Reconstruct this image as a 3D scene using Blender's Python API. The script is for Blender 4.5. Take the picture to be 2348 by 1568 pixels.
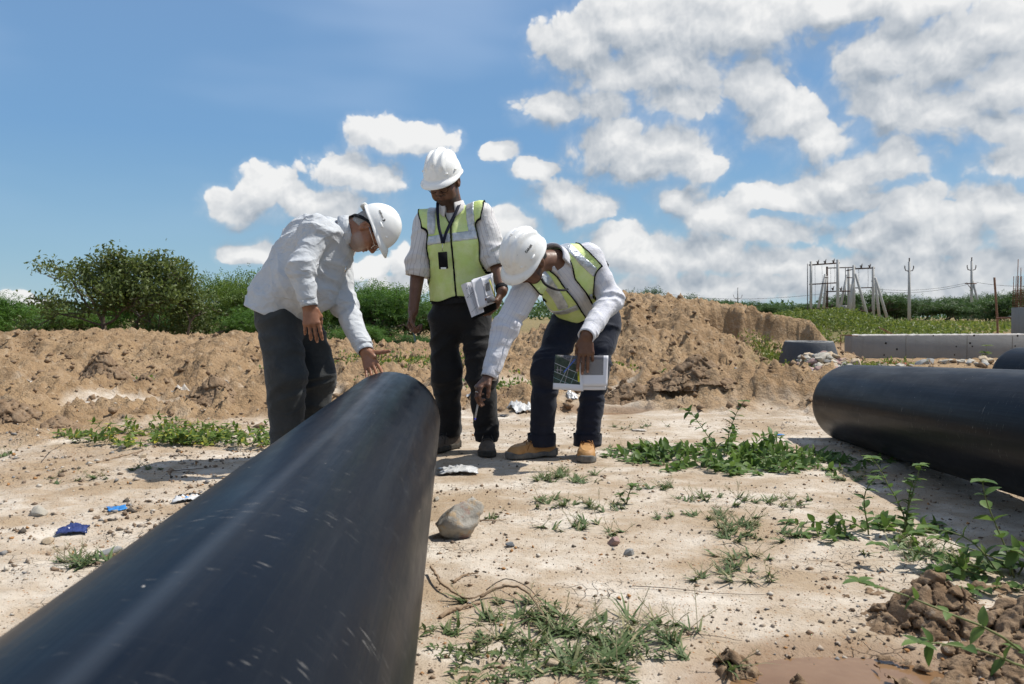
import bpy, math, random
import numpy as np
from mathutils import Vector, Matrix

for _o in list(bpy.data.objects):
    bpy.data.objects.remove(_o)
SC = bpy.context.scene
COL = SC.collection
R = math.radians

# ------------------------------------------------------------------ camera
CAM_H, FPX, CXP, CYP, PITCH = 0.78, 1826.0, 1173.5, 784.0, R(1.82)
cam_d = bpy.data.cameras.new('camera')
cam = bpy.data.objects.new('camera', cam_d)
COL.objects.link(cam)
cam.location = (0, 0, CAM_H)
cam.rotation_euler = (R(90) - PITCH, 0, 0)
cam_d.sensor_width = 36
cam_d.lens = 28.01
cam_d.clip_start, cam_d.clip_end = 0.02, 9000
cam_d.dof.use_dof = True
cam_d.dof.focus_distance = 4.3
cam_d.dof.aperture_fstop = 9.0
SC.camera = cam

# ------------------------------------------------------------------ light, world, exposure
SUN = np.array([0.52, 0.13, 0.85]); SUN = SUN / np.linalg.norm(SUN)
SUN_EL = math.asin(SUN[2]); SUN_AZ = math.atan2(SUN[0], SUN[1])
sun_d = bpy.data.lights.new('sun', 'SUN')
sun_d.energy = 5.0
sun_d.angle = R(0.53)
sun_d.color = (1.0, 0.955, 0.88)
sun = bpy.data.objects.new('sun', sun_d)
COL.objects.link(sun)
sun.location = (20, 5, 40)
sun.rotation_euler = Vector(-SUN).to_track_quat('-Z', 'Y').to_euler()

SC.view_settings.view_transform = 'Standard'
SC.view_settings.look = 'None'
SC.view_settings.exposure = 0.12
SC.view_settings.gamma = 1
SC.view_settings.use_curve_mapping = False
SC.render.engine = 'CYCLES'
SC.cycles.max_bounces = 6
SC.cycles.diffuse_bounces = 3
SC.cycles.glossy_bounces = 3
SC.cycles.transmission_bounces = 5
SC.cycles.transparent_max_bounces = 8
SC.cycles.use_adaptive_sampling = True
SC.cycles.adaptive_threshold = 0.015
SC.cycles.use_denoising = True
SC.cycles.caustics_reflective = False
SC.cycles.caustics_refractive = False

def ray(px, py):
    u, v = (px - CXP) / FPX, -(py - CYP) / FPX
    c, s = math.cos(PITCH), math.sin(PITCH)
    return np.array([u, c + v * s, -s + v * c])

def at(px, py, y):
    """World point at distance y in front of the camera's place, seen at (px, py) of the 2347 px wide survey picture."""
    d = ray(px, py)
    return np.array([0, 0, CAM_H]) + d * (y / d[1])

def gat(px, py, z=0.0):
    d = ray(px, py)
    return np.array([0, 0, CAM_H]) + d * ((z - CAM_H) / d[2])

class NT:
    """tiny helper to wire nodes"""
    def __init__(s, tree):
        s.t = tree
    def n(s, typ, ins=None, **kw):
        nd = s.t.nodes.new(typ)
        for k, v in kw.items():
            setattr(nd, k, v)
        for k, v in (ins or {}).items():
            sk = nd.inputs[k]
            if isinstance(v, bpy.types.NodeSocket):
                s.t.links.new(v, sk)
            else:
                sk.default_value = v
        return nd
    def m(s, op, a, b=None, c=None, clamp=False):
        nd = s.n('ShaderNodeMath', operation=op, use_clamp=clamp)
        for i, v in enumerate((a, b, c)):
            if v is None:
                continue
            if isinstance(v, bpy.types.NodeSocket):
                s.t.links.new(v, nd.inputs[i])
            else:
                nd.inputs[i].default_value = v
        return nd.outputs[0]
    def v(s, op, a, b=None, c=None, out=0):
        nd = s.n('ShaderNodeVectorMath', operation=op)
        for i, q in enumerate((a, b, c)):
            if q is None:
                continue
            if isinstance(q, bpy.types.NodeSocket):
                s.t.links.new(q, nd.inputs[i])
            else:
                nd.inputs[i].default_value = q
        return nd.outputs[out]
    def rng(s, x, a, b, c=0.0, d=1.0, smooth=False):
        return s.n('ShaderNodeMapRange', {0: x, 1: a, 2: b, 3: c, 4: d}, interpolation_type='SMOOTHSTEP' if smooth else 'LINEAR').outputs[0]
    def mix(s, f, a, b, blend='MIX'):
        nd = s.n('ShaderNodeMix', data_type='RGBA', blend_type=blend)
        for i, q in ((0, f), (6, a), (7, b)):
            if isinstance(q, bpy.types.NodeSocket):
                s.t.links.new(q, nd.inputs[i])
            else:
                nd.inputs[i].default_value = q if i == 0 else (*q[:3], 1)
        return nd.outputs[2]
    def noise(s, vec, scale, detail=4, rough=0.55, out=0, lac=2.0, **kw):
        ins = {'Scale': scale, 'Detail': detail, 'Roughness': rough, 'Lacunarity': lac}
        if vec is not None:
            ins['Vector'] = vec
        return s.n('ShaderNodeTexNoise', ins, **kw).outputs[out]
    def vor(s, vec, scale, feature='F1', out=0, **kw):
        ins = {'Scale': scale}
        if vec is not None:
            ins['Vector'] = vec
        return s.n('ShaderNodeTexVoronoi', ins, feature=feature, **kw).outputs[out]
    def link(s, a, b):
        s.t.links.new(a, b)

# ---- sky with cumulus; puffs are given as sky directions with angular radii
PUFFS = [
    # big cloud high on the right
    (1330, 110, 95, 75), (1440, 60, 120, 70), (1400, 170, 120, 50), (1540, 150, 140, 80), (1620, 60, 120, 80), (1560, 235, 120, 45),
    (1740, 60, 150, 60), (1900, 20, 180, 50), (2110, 5, 150, 35), (1725, 200, 70, 70),
    (1265, 250, 75, 42), (1370, 240, 70, 45), (1410, 330, 105, 70), (1530, 340, 115, 65), (1490, 385, 150, 38), (1605, 380, 60, 40),
    (1800, 265, 95, 62), (1880, 310, 80, 52),
    (2030, 120, 105, 75), (2180, 120, 140, 95), (2275, 65, 75, 45), (2040, 230, 100, 75), (2160, 250, 120, 60), (2300, 190, 90, 60),
    (2045, 375, 72, 58), (1945, 415, 95, 52), (1820, 455, 112, 34), (1950, 462, 150, 27),
    (1290, 455, 78, 46), (1365, 478, 52, 34), (1330, 495, 60, 25),
    (2085, 480, 62, 52), (2000, 530, 76, 50), (2080, 560, 90, 55), (2275, 470, 74, 48), (2335, 520, 70, 75), (2205, 540, 70, 60),
    (1560, 455, 62, 40), (1640, 500, 85, 45), (1760, 528, 120, 38),
    (1405, 570, 72, 58), (1500, 600, 90, 50), (1625, 585, 115, 45), (1780, 600, 130, 42), (1930, 620, 130, 42), (2100, 620, 140, 45), (2270, 610, 120, 50), (1650, 660, 330, 38), (2150, 670, 330, 32),
    # scattered clouds behind the men
    (870, 308, 72, 38), (945, 316, 92, 32), (800, 395, 92, 52), (850, 405, 78, 44), (610, 440, 68, 52), (560, 475, 88, 40), (720, 468, 150, 44),
    (560, 585, 50, 26), (605, 575, 36, 32), (846, 612, 56, 30), (900, 655, 90, 26), (935, 610, 40, 45), (20, 690, 42, 22), (75, 715, 40, 20),
    (1150, 345, 40, 26), (1215, 385, 60, 26), (2300, 290, 75, 36), (2310, 365, 70, 36), (1165, 520, 70, 40),
]
world = bpy.data.worlds.new('World')
SC.world = world
world.use_nodes = True
wt = world.node_tree
wt.nodes.clear()
W = NT(wt)
def build_world():
    out = W.n('ShaderNodeOutputWorld')
    sky = W.n('ShaderNodeTexSky', sky_type='NISHITA', sun_disc=False, sun_elevation=SUN_EL, sun_rotation=SUN_AZ,
              altitude=0, air_density=1.0, dust_density=0.15, ozone_density=2.2)
    d = W.v('NORMALIZE', W.n('ShaderNodeTexCoord').outputs['Generated'])
    sep = W.n('ShaderNodeSeparateXYZ', {0: d})
    X, Y, Z = sep.outputs
    az = W.m('ARCTAN2', X, Y)
    el = W.m('ARCSINE', Z)
    P = W.n('ShaderNodeCombineXYZ', {0: az, 1: el}).outputs[0]
    two = dict(noise_dimensions='2D')
    # thin high veil over the blue
    veil = W.noise(W.v('MULTIPLY', P, (1.1, 4.2, 1)), 1.6, 3, 0.55, **two)
    veil = W.m('ADD', W.m('MULTIPLY', W.rng(veil, 0.42, 0.75, 0, 1, True), W.rng(el, 0.05, 0.4, 0.03, 0.26)), 0.10)
    ramp = W.n('ShaderNodeValToRGB', {0: W.rng(el, 0.0, 1.5)})
    cr = ramp.color_ramp
    cr.elements[0].position, cr.elements[0].color = 0.0, (.305, .530, .660, 1)
    cr.elements[1].position, cr.elements[1].color = 1.0, (.085, .190, .430, 1)
    for q, c in ((.053, (.215, .450, .640, 1)), (.14, (.126, .345, .645, 1)), (.333, (.148, .300, .590, 1))):
        e_ = cr.elements.new(q); e_.color = c
    graded = W.v('SCALE', ramp.outputs[0])
    wt.nodes[-1].inputs['Scale'].default_value = 7.3
    blue = W.mix(veil, W.mix(0.8, sky.outputs[0], graded), (4.6, 5.6, 7.2))
    LIT, BELLY = (7.2, 7.2, 7.15), (2.75, 3.2, 3.75)
    # the broken cumulus goes on round the rest of the sky
    gen = W.noise(W.v('MULTIPLY', P, (1.0, 1.5, 1)), 3.2, 4, 0.58, **two)
    ga = W.m('MULTIPLY', W.rng(gen, 0.50, 0.60, 0, 1, True), W.rng(el, 0.0, 0.04))
    rest = W.mix(ga, blue, (5.2, 5.4, 5.7))
    STR = 0.115
    b0 = W.n('ShaderNodeBackground', {'Color': rest, 'Strength': STR})
    # clouds in front of the camera's side: warped smooth union of puffs, billowed
    warp = W.noise(P, 10.0, 4, 0.6, out=1, **two)
    P1 = W.v('ADD', P, W.v('MULTIPLY', W.v('SUBTRACT', warp, (0.5, 0.5, 0.5)), (0.030, 0.026, 0)))
    def billow(p):
        b1 = W.n('ShaderNodeTexVoronoi', {'Vector': p, 'Scale': 24.0, 'Detail': 3.0, 'Roughness': 0.55}, feature='F1', voronoi_dimensions='2D').outputs[0]
        b2 = W.noise(p, 17.0, 4, 0.62, **two)
        return W.m('ADD', W.m('MULTIPLY', W.m('SUBTRACT', 0.48, b1), 0.60), W.m('MULTIPLY', W.m('SUBTRACT', b2, 0.5), 0.60))
    n0, n1 = billow(P1), billow(W.v('ADD', P1, (0.003, 0.009, 0)))
    small = W.m('ADD', W.m('MULTIPLY', W.m('SUBTRACT', n0, n1), 0.75), W.m('MULTIPLY', W.m('SUBTRACT', W.noise(P1, 8.0, 3, 0.55, **two), 0.5), 0.50))
    PS = W.v('ADD', P1, (0.010, 0.030, 0))
    def field_group(puffs):
        g = bpy.data.node_groups.new('cloud_puffs', 'ShaderNodeTree')
        g.interface.new_socket('P', in_out='INPUT', socket_type='NodeSocketVector')
        g.interface.new_socket('F', in_out='OUTPUT', socket_type='NodeSocketFloat')
        T = NT(g)
        p = T.n('NodeGroupInput').outputs[0]
        acc = None
        for (a, e, sx, sy) in puffs:
            ln = T.v('LENGTH', T.v('MULTIPLY_ADD', p, (sx, sy, 0), (-a * sx, -e * sy, 0)), out=1)
            acc = ln if acc is None else T.m('SMOOTH_MIN', acc, ln, 0.30)
        T.link(T.m('SUBTRACT', 1.0, acc), T.n('NodeGroupOutput').inputs[0])
        return g
    pf = []
    for (px, py, rx, ry) in PUFFS:
        r = ray(px, py); r = r / np.linalg.norm(r)
        g_ = 1.08 if px > 1250 else 1.0
        pf.append((math.atan2(r[0], r[1]), math.asin(r[2]), FPX / rx / g_, FPX / ry / g_))
    edges = [math.atan2((q - CXP) / FPX, 1.0) for q in (480, 700, 860, 1100, 1300, 1420, 1560, 1700, 1840, 1980, 2110, 2230)]
    lims = [-0.85] + edges + [0.85]
    def gnode(g, q):
        nd = W.n('ShaderNodeGroup', node_tree=g)
        W.link(q, nd.inputs[0])
        return nd.outputs[0]
    def tile(lo, hi):
        mine = [q for q in pf if q[0] + 1.5 / q[2] > lo - .03 and q[0] - 1.5 / q[2] < hi + .03]
        if not mine:
            return W.n('ShaderNodeBackground', {'Color': blue, 'Strength': STR})
        g = field_group(mine)
        f0, f1 = gnode(g, P1), gnode(g, PS)
        G = W.m('ADD', f0, n0)
        slope = W.m('SUBTRACT', f0, f1)                       # >0 on the sunlit crown, <0 on the belly
        wid = W.rng(slope, -0.3, 0.3, 0.72, 0.24)
        alpha = W.m('DIVIDE', W.m('ADD', G, 0.40), wid, clamp=True)
        alpha = W.m('MULTIPLY', W.m('MULTIPLY', alpha, alpha), W.m('SUBTRACT', 3.0, W.m('MULTIPLY', alpha, 2.0)))
        alpha = W.m('MAXIMUM', alpha, W.m('MULTIPLY', W.rng(W.m('ADD', f0, W.m('MULTIPLY', n0, .6)), -0.60, 0.20, 0, 1, True), 0.34))
        lit = W.m('ADD', 0.42, W.m('ADD', W.m('MULTIPLY', slope, 0.62), small))
        lit = W.m('ADD', lit, W.rng(G, -0.2, 0.4, 0.12, 0.0), clamp=True)
        return W.n('ShaderNodeBackground', {'Color': W.mix(W.m('MULTIPLY', alpha, 0.97), blue, W.mix(lit, BELLY, LIT)), 'Strength': STR})
    sh = None
    for k in range(len(lims) - 1):
        tl = tile(lims[k], lims[k + 1]).outputs[0]
        sh = tl if sh is None else W.n('ShaderNodeMixShader', {0: W.m('GREATER_THAN', az, lims[k]), 1: sh, 2: tl}).outputs[0]
    inside = W.m('MULTIPLY', W.m('LESS_THAN', W.m('ABSOLUTE', az), 0.80), W.m('MULTIPLY', W.m('LESS_THAN', el, 0.52), W.m('GREATER_THAN', el, -.02)))
    W.link(W.n('ShaderNodeMixShader', {0: inside, 1: b0.outputs[0], 2: sh}).outputs[0], out.inputs[0])
    world.cycles.sampling_method = 'MANUAL'
    world.cycles.sample_map_resolution = 512
build_world()

# ------------------------------------------------------------------ numpy helpers
RNG = np.random.default_rng(7)
random.seed(7)
_perm = np.random.default_rng(3).permutation(4096).astype(np.int64)
_grad = np.random.default_rng(5).normal(size=(4096, 3)); _grad /= np.linalg.norm(_grad, axis=1)[:, None]
_grad = _grad.astype(np.float32)
def gnoise(p):
    """gradient noise, p (...,3) -> about -1..1"""
    p = np.asarray(p, np.float32)
    i = np.floor(p).astype(np.int64); f = p - i
    w = f * f * f * (f * (f * 6 - 15) + 10)
    out = np.zeros(p.shape[:-1], np.float32)
    for dx in (0, 1):
        hx = _perm[(i[..., 0] + dx) & 4095]
        wx = w[..., 0] if dx else 1 - w[..., 0]
        for dy in (0, 1):
            hy = _perm[(hx + i[..., 1] + dy) & 4095]
            wy = wx * (w[..., 1] if dy else 1 - w[..., 1])
            for dz in (0, 1):
                h = _perm[(hy + i[..., 2] + dz) & 4095]
                g = _grad[h]
                dd = g[..., 0] * (f[..., 0] - dx) + g[..., 1] * (f[..., 1] - dy) + g[..., 2] * (f[..., 2] - dz)
                out += wy * (w[..., 2] if dz else 1 - w[..., 2]) * dd
    return out * 1.5
def fbm(p, octv=4, gain=0.5, ridge=False):
    a, s, t = 1.0, 0, 0
    p = np.asarray(p, np.float32)
    for k in range(octv):
        n = gnoise(p + 17.3 * k)
        if ridge:
            n = 1 - 2 * np.abs(n)
        s = s + a * n; t += a
        a *= gain; p = p * 2.03
    return s / t
def gnoise2(x, y):
    i, j = np.floor(x), np.floor(y)
    fx, fy = x - i, y - j
    i, j = i.astype(np.int64), j.astype(np.int64)
    wx, wy = fx * fx * fx * (fx * (fx * 6 - 15) + 10), fy * fy * fy * (fy * (fy * 6 - 15) + 10)
    def c(a, b):
        h = _perm[(_perm[(i + a) & 4095] + j + b) & 4095]
        return _g2[h, 0] * (fx - a) + _g2[h, 1] * (fy - b)
    v0 = c(0, 0) * (1 - wx) + c(1, 0) * wx
    v1 = c(0, 1) * (1 - wx) + c(1, 1) * wx
    return (v0 * (1 - wy) + v1 * wy) * 1.45
_ga = np.random.default_rng(9).uniform(0, 2 * math.pi, 4096)
_g2 = np.stack([np.cos(_ga), np.sin(_ga)], 1).astype(np.float32)
def n2(x, y, sc, octv=4, gain=0.5, seed=0.0, ridge=False):
    a, s, t = 1.0, 0, 0
    x = (np.asarray(x) * sc + seed * 13.7).astype(np.float32); y = (np.asarray(y) * sc + seed * 7.9).astype(np.float32)
    for k in range(octv):
        n = gnoise2(x + 17.3 * k, y + 5.1 * k)
        if ridge:
            n = 1 - 2 * np.abs(n)
        s = s + a * n; t += a
        a *= gain; x = x * 2.03; y = y * 2.03
    return s / t
def sstep(x, a, b):
    t = np.clip((x - a) / (b - a), 0, 1)
    return t * t * (3 - 2 * t)
def unit(v):
    v = np.asarray(v, float)
    return v / (np.linalg.norm(v) + 1e-12)
def V3(*a):
    return np.array(a, float)

def root_of(o):
    while o.parent is not None:
        o = o.parent
    return o

def mk(name, V, F, mat=None, parent=None, loc=None, smooth=True, attrs=None, kind=None):
    """one mesh object. V (n,3) in world space; F an (m,3|4) int array or a list of such arrays"""
    V = np.asarray(V, np.float32)
    Fs = F if isinstance(F, list) and not isinstance(F[0], tuple) else [F]
    Fs = [np.asarray(f, np.int32) for f in Fs if len(f)]
    if parent is not None:
        V = V - np.array(root_of(parent).location, np.float32)
    elif loc is not None:
        V = V - np.array(loc, np.float32)
    me = bpy.data.meshes.new(name)
    me.vertices.add(len(V)); me.vertices.foreach_set('co', V.ravel())
    nl = sum(f.size for f in Fs); npoly = sum(len(f) for f in Fs)
    me.loops.add(nl); me.polygons.add(npoly)
    me.loops.foreach_set('vertex_index', np.concatenate([f.ravel() for f in Fs]))
    tot = np.concatenate([np.full(len(f), f.shape[1], np.int32) for f in Fs])
    st = np.concatenate([[0], np.cumsum(tot)[:-1]]).astype(np.int32)
    me.polygons.foreach_set('loop_start', st)
    if smooth:
        me.polygons.foreach_set('use_smooth', np.ones(npoly, bool))
    me.update(calc_edges=True)
    for k, a in (attrs or {}).items():
        a = np.asarray(a, np.float32)
        if a.ndim == 1:
            at_ = me.attributes.new(k, 'FLOAT', 'POINT'); at_.data.foreach_set('value', a)
        else:
            at_ = me.attributes.new(k, 'FLOAT_VECTOR', 'POINT'); at_.data.foreach_set('vector', a.ravel())
    if mat is not None:
        me.materials.append(mat)
    o = bpy.data.objects.new(name, me)
    COL.objects.link(o)
    if parent is not None:
        o.parent = parent
    elif loc is not None:
        o.location = [float(q) for q in loc]
    if kind:
        o['kind'] = kind
    return o

def tag(o, label, cat, group=None, kind=None):
    o['label'] = label; o['category'] = cat
    if group: o['group'] = group
    if kind: o['kind'] = kind
    return o
def thing(name, label, cat, loc, group=None):
    o = bpy.data.objects.new(name, None)
    COL.objects.link(o)
    o.empty_display_size = 0.1
    o.location = [float(q) for q in loc]
    return tag(o, label, cat, group)
def copy_tree(o, parent=None):
    c = o.copy(); COL.objects.link(c); c.parent = parent
    for ch in o.children:
        copy_tree(ch, c)
    return c

def frame_of(d, up=(0, 0, 1)):
    d = unit(d)
    u = np.cross(d, up)
    if np.linalg.norm(u) < 1e-4:
        u = np.cross(d, (0, 1, 0))
    u = unit(u)
    return u, np.cross(u, d), d

class MB:
    """mesh builder: collects primitives into one mesh"""
    def __init__(s):
        s.V, s.T, s.Q, s.n = [], [], [], 0
    def add(s, V, T=None, Q=None):
        V = np.asarray(V, float).reshape(-1, 3)
        if T is not None and len(T): s.T.append(np.asarray(T) + s.n)
        if Q is not None and len(Q): s.Q.append(np.asarray(Q) + s.n)
        s.V.append(V); s.n += len(V)
        return s
    def tube(s, pts, rad, k=8, cap=True, flat=None):
        pts = np.asarray(pts, float); m = len(pts)
        rad = np.broadcast_to(np.asarray(rad, float), (m,))
        tg = np.gradient(pts, axis=0)
        u, v, _ = frame_of(tg[0])
        rows = []
        a = np.linspace(0, 2 * math.pi, k, endpoint=False)
        for i in range(m):
            t = unit(tg[i])
            u = unit(u - t * np.dot(u, t)); v = np.cross(t, u)
            fy = 1 if flat is None else flat
            rows.append(pts[i] + rad[i] * (np.cos(a)[:, None] * u + fy * np.sin(a)[:, None] * v))
        V = np.concatenate(rows)
        Q = []
        for i in range(m - 1):
            for j in range(k):
                j2 = (j + 1) % k
                Q.append((i * k + j, i * k + j2, (i + 1) * k + j2, (i + 1) * k + j))
        T = []
        if cap:
            V = np.concatenate([V, pts[[0]], pts[[-1]]])
            c0, c1 = m * k, m * k + 1
            for j in range(k):
                j2 = (j + 1) % k
                T.append((c0, j2, j)); T.append((c1, (m - 1) * k + j, (m - 1) * k + j2))
        return s.add(V, T, Q)
    def box(s, c, size, rot=None, bev=0.0):
        """box with chamfered edges when bev > 0; rot is 3x3"""
        h = np.asarray(size, float) / 2
        if bev <= 0:
            V = np.array([[x, y, z] for x in (-1, 1) for y in (-1, 1) for z in (-1, 1)], float) * h
            Q = [(0, 1, 3, 2), (4, 6, 7, 5), (0, 4, 5, 1), (2, 3, 7, 6), (0, 2, 6, 4), (1, 5, 7, 3)]
            T = []
        else:
            V, idx = [], {}
            for x in (-1, 1):
                for y in (-1, 1):
                    for z in (-1, 1):
                        for ax in range(3):
                            p = np.array([x, y, z]) * (h - bev)
                            p[ax] = (x, y, z)[ax] * h[ax]
                            idx[(x, y, z, ax)] = len(V); V.append(p)
            Q, T = [], []
            for ax in range(3):
                o1, o2 = (ax + 1) % 3, (ax + 2) % 3
                for sg in (-1, 1):
                    loop = []
                    for a, b in ((-1, -1), (1, -1), (1, 1), (-1, 1)):
                        k = [0, 0, 0]; k[ax] = sg; k[o1] = a; k[o2] = b
                        loop.append(idx[(*k, ax)])
                    Q.append(loop if sg > 0 else loop[::-1])
                for a in (-1, 1):
                    for b in (-1, 1):
                        k0 = [0, 0, 0]; k0[ax] = -1; k0[o1] = a; k0[o2] = b
                        k1 = list(k0); k1[ax] = 1
                        q = [idx[(*k0, o1)], idx[(*k1, o1)], idx[(*k1, o2)], idx[(*k0, o2)]]
                        Q.append(q if a * b < 0 else q[::-1])
            for x in (-1, 1):
                for y in (-1, 1):
                    for z in (-1, 1):
                        t = [idx[(x, y, z, 0)], idx[(x, y, z, 1)], idx[(x, y, z, 2)]]
                        T.append(t if x * y * z > 0 else t[::-1])
            V = np.array(V)
        if rot is not None:
            V = V @ np.asarray(rot).T
        return s.add(V + np.asarray(c, float), T, Q)
    def build(s, name, mat, parent=None, loc=None, smooth=False, attrs=None, kind=None):
        F = []
        if s.T: F.append(np.concatenate(s.T))
        if s.Q: F.append(np.concatenate(s.Q))
        return mk(name, np.concatenate(s.V), F, mat, parent, loc, smooth, attrs, kind)

def rotz(a):
    c, s_ = math.cos(a), math.sin(a)
    return np.array([[c, -s_, 0], [s_, c, 0], [0, 0, 1]])
def rotax(ax, a):
    return np.array(Matrix.Rotation(a, 3, Vector(ax)))

def icosphere(sub):
    t = (1 + 5 ** .5) / 2
    V = [(-1, t, 0), (1, t, 0), (-1, -t, 0), (1, -t, 0), (0, -1, t), (0, 1, t), (0, -1, -t), (0, 1, -t), (t, 0, -1), (t, 0, 1), (-t, 0, -1), (-t, 0, 1)]
    F = [(0, 11, 5), (0, 5, 1), (0, 1, 7), (0, 7, 10), (0, 10, 11), (1, 5, 9), (5, 11, 4), (11, 10, 2), (10, 7, 6), (7, 1, 8), (3, 9, 4), (3, 4, 2), (3, 2, 6), (3, 6, 8), (3, 8, 9), (4, 9, 5), (2, 4, 11), (6, 2, 10), (8, 6, 7), (9, 8, 1)]
    V = [unit(v) for v in V]
    for _ in range(sub):
        mid, NF = {}, []
        def md(a, b):
            k = (min(a, b), max(a, b))
            if k not in mid:
                mid[k] = len(V); V.append(unit(V[a] + V[b]))
            return mid[k]
        for a, b, c in F:
            ab, bc, ca = md(a, b), md(b, c), md(c, a)
            NF += [(a, ab, ca), (b, bc, ab), (c, ca, bc), (ab, bc, ca)]
        F = NF
    return np.array(V), np.array(F)
ICO = {k: icosphere(k) for k in (0, 1, 2, 3)}

def rock_mesh(seed, sub=2, size=(1, 1, 1), cuts=9, rough=0.06):
    """angular broken stone: a sphere cut by random planes, then roughened"""
    rg = np.random.default_rng(seed)
    V, F = ICO[sub]; V = V.copy()
    for _ in range(cuts):
        n = unit(rg.normal(size=3)); d = rg.uniform(0.46, 0.80)
        k = V @ n
        V = np.where((k > d)[:, None], V - np.outer(k - d, n), V)
    V = V * (1 + rough * fbm(V * 2.2 + seed * 3.1, 3)[:, None])
    return V * np.asarray(size), F

# ------------------------------------------------------------------ materials
def new_mat(name):
    m = bpy.data.materials.new(name)
    m.use_nodes = True
    m.node_tree.nodes.clear()
    t = NT(m.node_tree)
    out = t.n('ShaderNodeOutputMaterial')
    b = t.n('ShaderNodeBsdfPrincipled')
    t.link(b.outputs[0], out.inputs[0])
    return m, t, b, out
def setc(t, sock, val):
    if isinstance(val, bpy.types.NodeSocket):
        t.link(val, sock)
    elif hasattr(sock.default_value, '__len__') and len(sock.default_value) == 4:
        sock.default_value = (*val[:3], 1)
    else:
        sock.default_value = val
def simple(name, c1, c2=None, scale=20.0, rough=0.7, bump=0.0, bscale=60.0, metal=0.0, spec=0.4, detail=5, dist=0.004, sheen=0.0):
    """two-tone noise colour with a fine bump"""
    m, t, b, out = new_mat(name)
    co = t.n('ShaderNodeTexCoord').outputs['Object']
    if c2 is not None:
        f = t.rng(t.noise(co, scale, detail, 0.6), 0.3, 0.7)
        col = t.mix(f, c1, c2)
    else:
        col = c1
    setc(t, b.inputs['Base Color'], col)
    b.inputs['Roughness'].default_value = rough
    b.inputs['Metallic'].default_value = metal
    b.inputs['Specular IOR Level'].default_value = spec
    if sheen:
        b.inputs['Sheen Weight'].default_value = sheen
    if bump:
        bn = t.n('ShaderNodeBump', {'Strength': bump, 'Distance': dist, 'Height': t.noise(co, bscale, 5, 0.6)})
        t.link(bn.outputs[0], b.inputs['Normal'])
    return m
# ------------------------------------------------------------------ the ground
MOUNDS = [  # x, y, sx, sy, h : soil heaps on the left and behind the men
    (-4.0, 7.0, .55, .35, .17), (-2.25, 6.6, .30, .22, .16), (-5.3, 8.2, .8, .5, .22), (-3.3, 8.9, .45, .3, .34), (-2.45, 8.3, .25, .22, .20),
    (-1.8, 7.4, .5, .3, .14), (-6.6, 9.6, 1.1, .6, .30), (-3.9, 6.1, .5, .22, .10), (-1.6, 8.9, .6, .4, .15), (-5.0, 6.3, .5, .3, .14),
    (-0.3, 8.3, .5, .3, .16), (.35, 7.1, .35, .22, .12), (1.9, 7.0, .55, .24, .20), (2.55, 7.2, .5, .28, .24), (3.4, 7.3, .45, .26, .14),
    (1.25, 7.5, .35, .25, .20), (3.1, 6.5, .35, .18, .09), (.9, 8.6, .5, .4, .16), (4.3, 8.0, .6, .35, .06), (-.9, 6.6, .35, .22, .08),
    (4.7, 9.3, .9, .50, .15), (6.1, 9.5, 1.1, .55, .18), (8.2, 10.0, 1.6, .6, .20), (3.4, 5.9, .4, .2, .05), (1.9, -.2, .5, .6, .12),
]
PUDDLES = [(.74, 1.67, .29, .20, .05), (.69, 6.55, .40, .17, .06), (-.40, 7.15, .33, .25, .05), (2.72, 5.35, .35, .10, .03)]
def crest(x):
    """height and distance of the spoil bank's crest along x"""
    xs = [-60, -14, -9, -8.0, -6.6, -5.4, -4.4, -3.6, -2.9, -2.4, -1.6, -.6, .0, .5, 1.2, 1.9, 2.7, 3.4, 4.1, 4.75, 5.0, 5.5, 7.5, 14, 60]
    hs = [.36, .36, .38, .42, .43, .36, .38, .36, .30, .20, .20, .20, .24, .46, .98, 1.06, .98, .90, .80, .72, .36, .06, .0, .0, .0]
    return np.interp(x, xs, hs)
def dirt_mask(x, y):
    edge = np.interp(x, [-30, -6, -3, -1.4, -.6, .2, 1.2, 2.2, 3.2, 5, 30], [3.9, 4.2, 5.2, 5.7, 6.1, 6.2, 6.2, 6.4, 6.0, 5.6, 5.2])
    w = n2(x, y, .9, 4, .55, 4.2) * .9
    return sstep(y + w, edge - .25, edge + .7)
def silt(x, y):
    """where pale washed silt has settled between the heaps"""
    return sstep(n2(x, y, 1.1, 3, .5, 21), .04, .24) * (1 - sstep(y, 9.6, 10.6)) * (1 - sstep(x, 2.0, 3.5))
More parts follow.
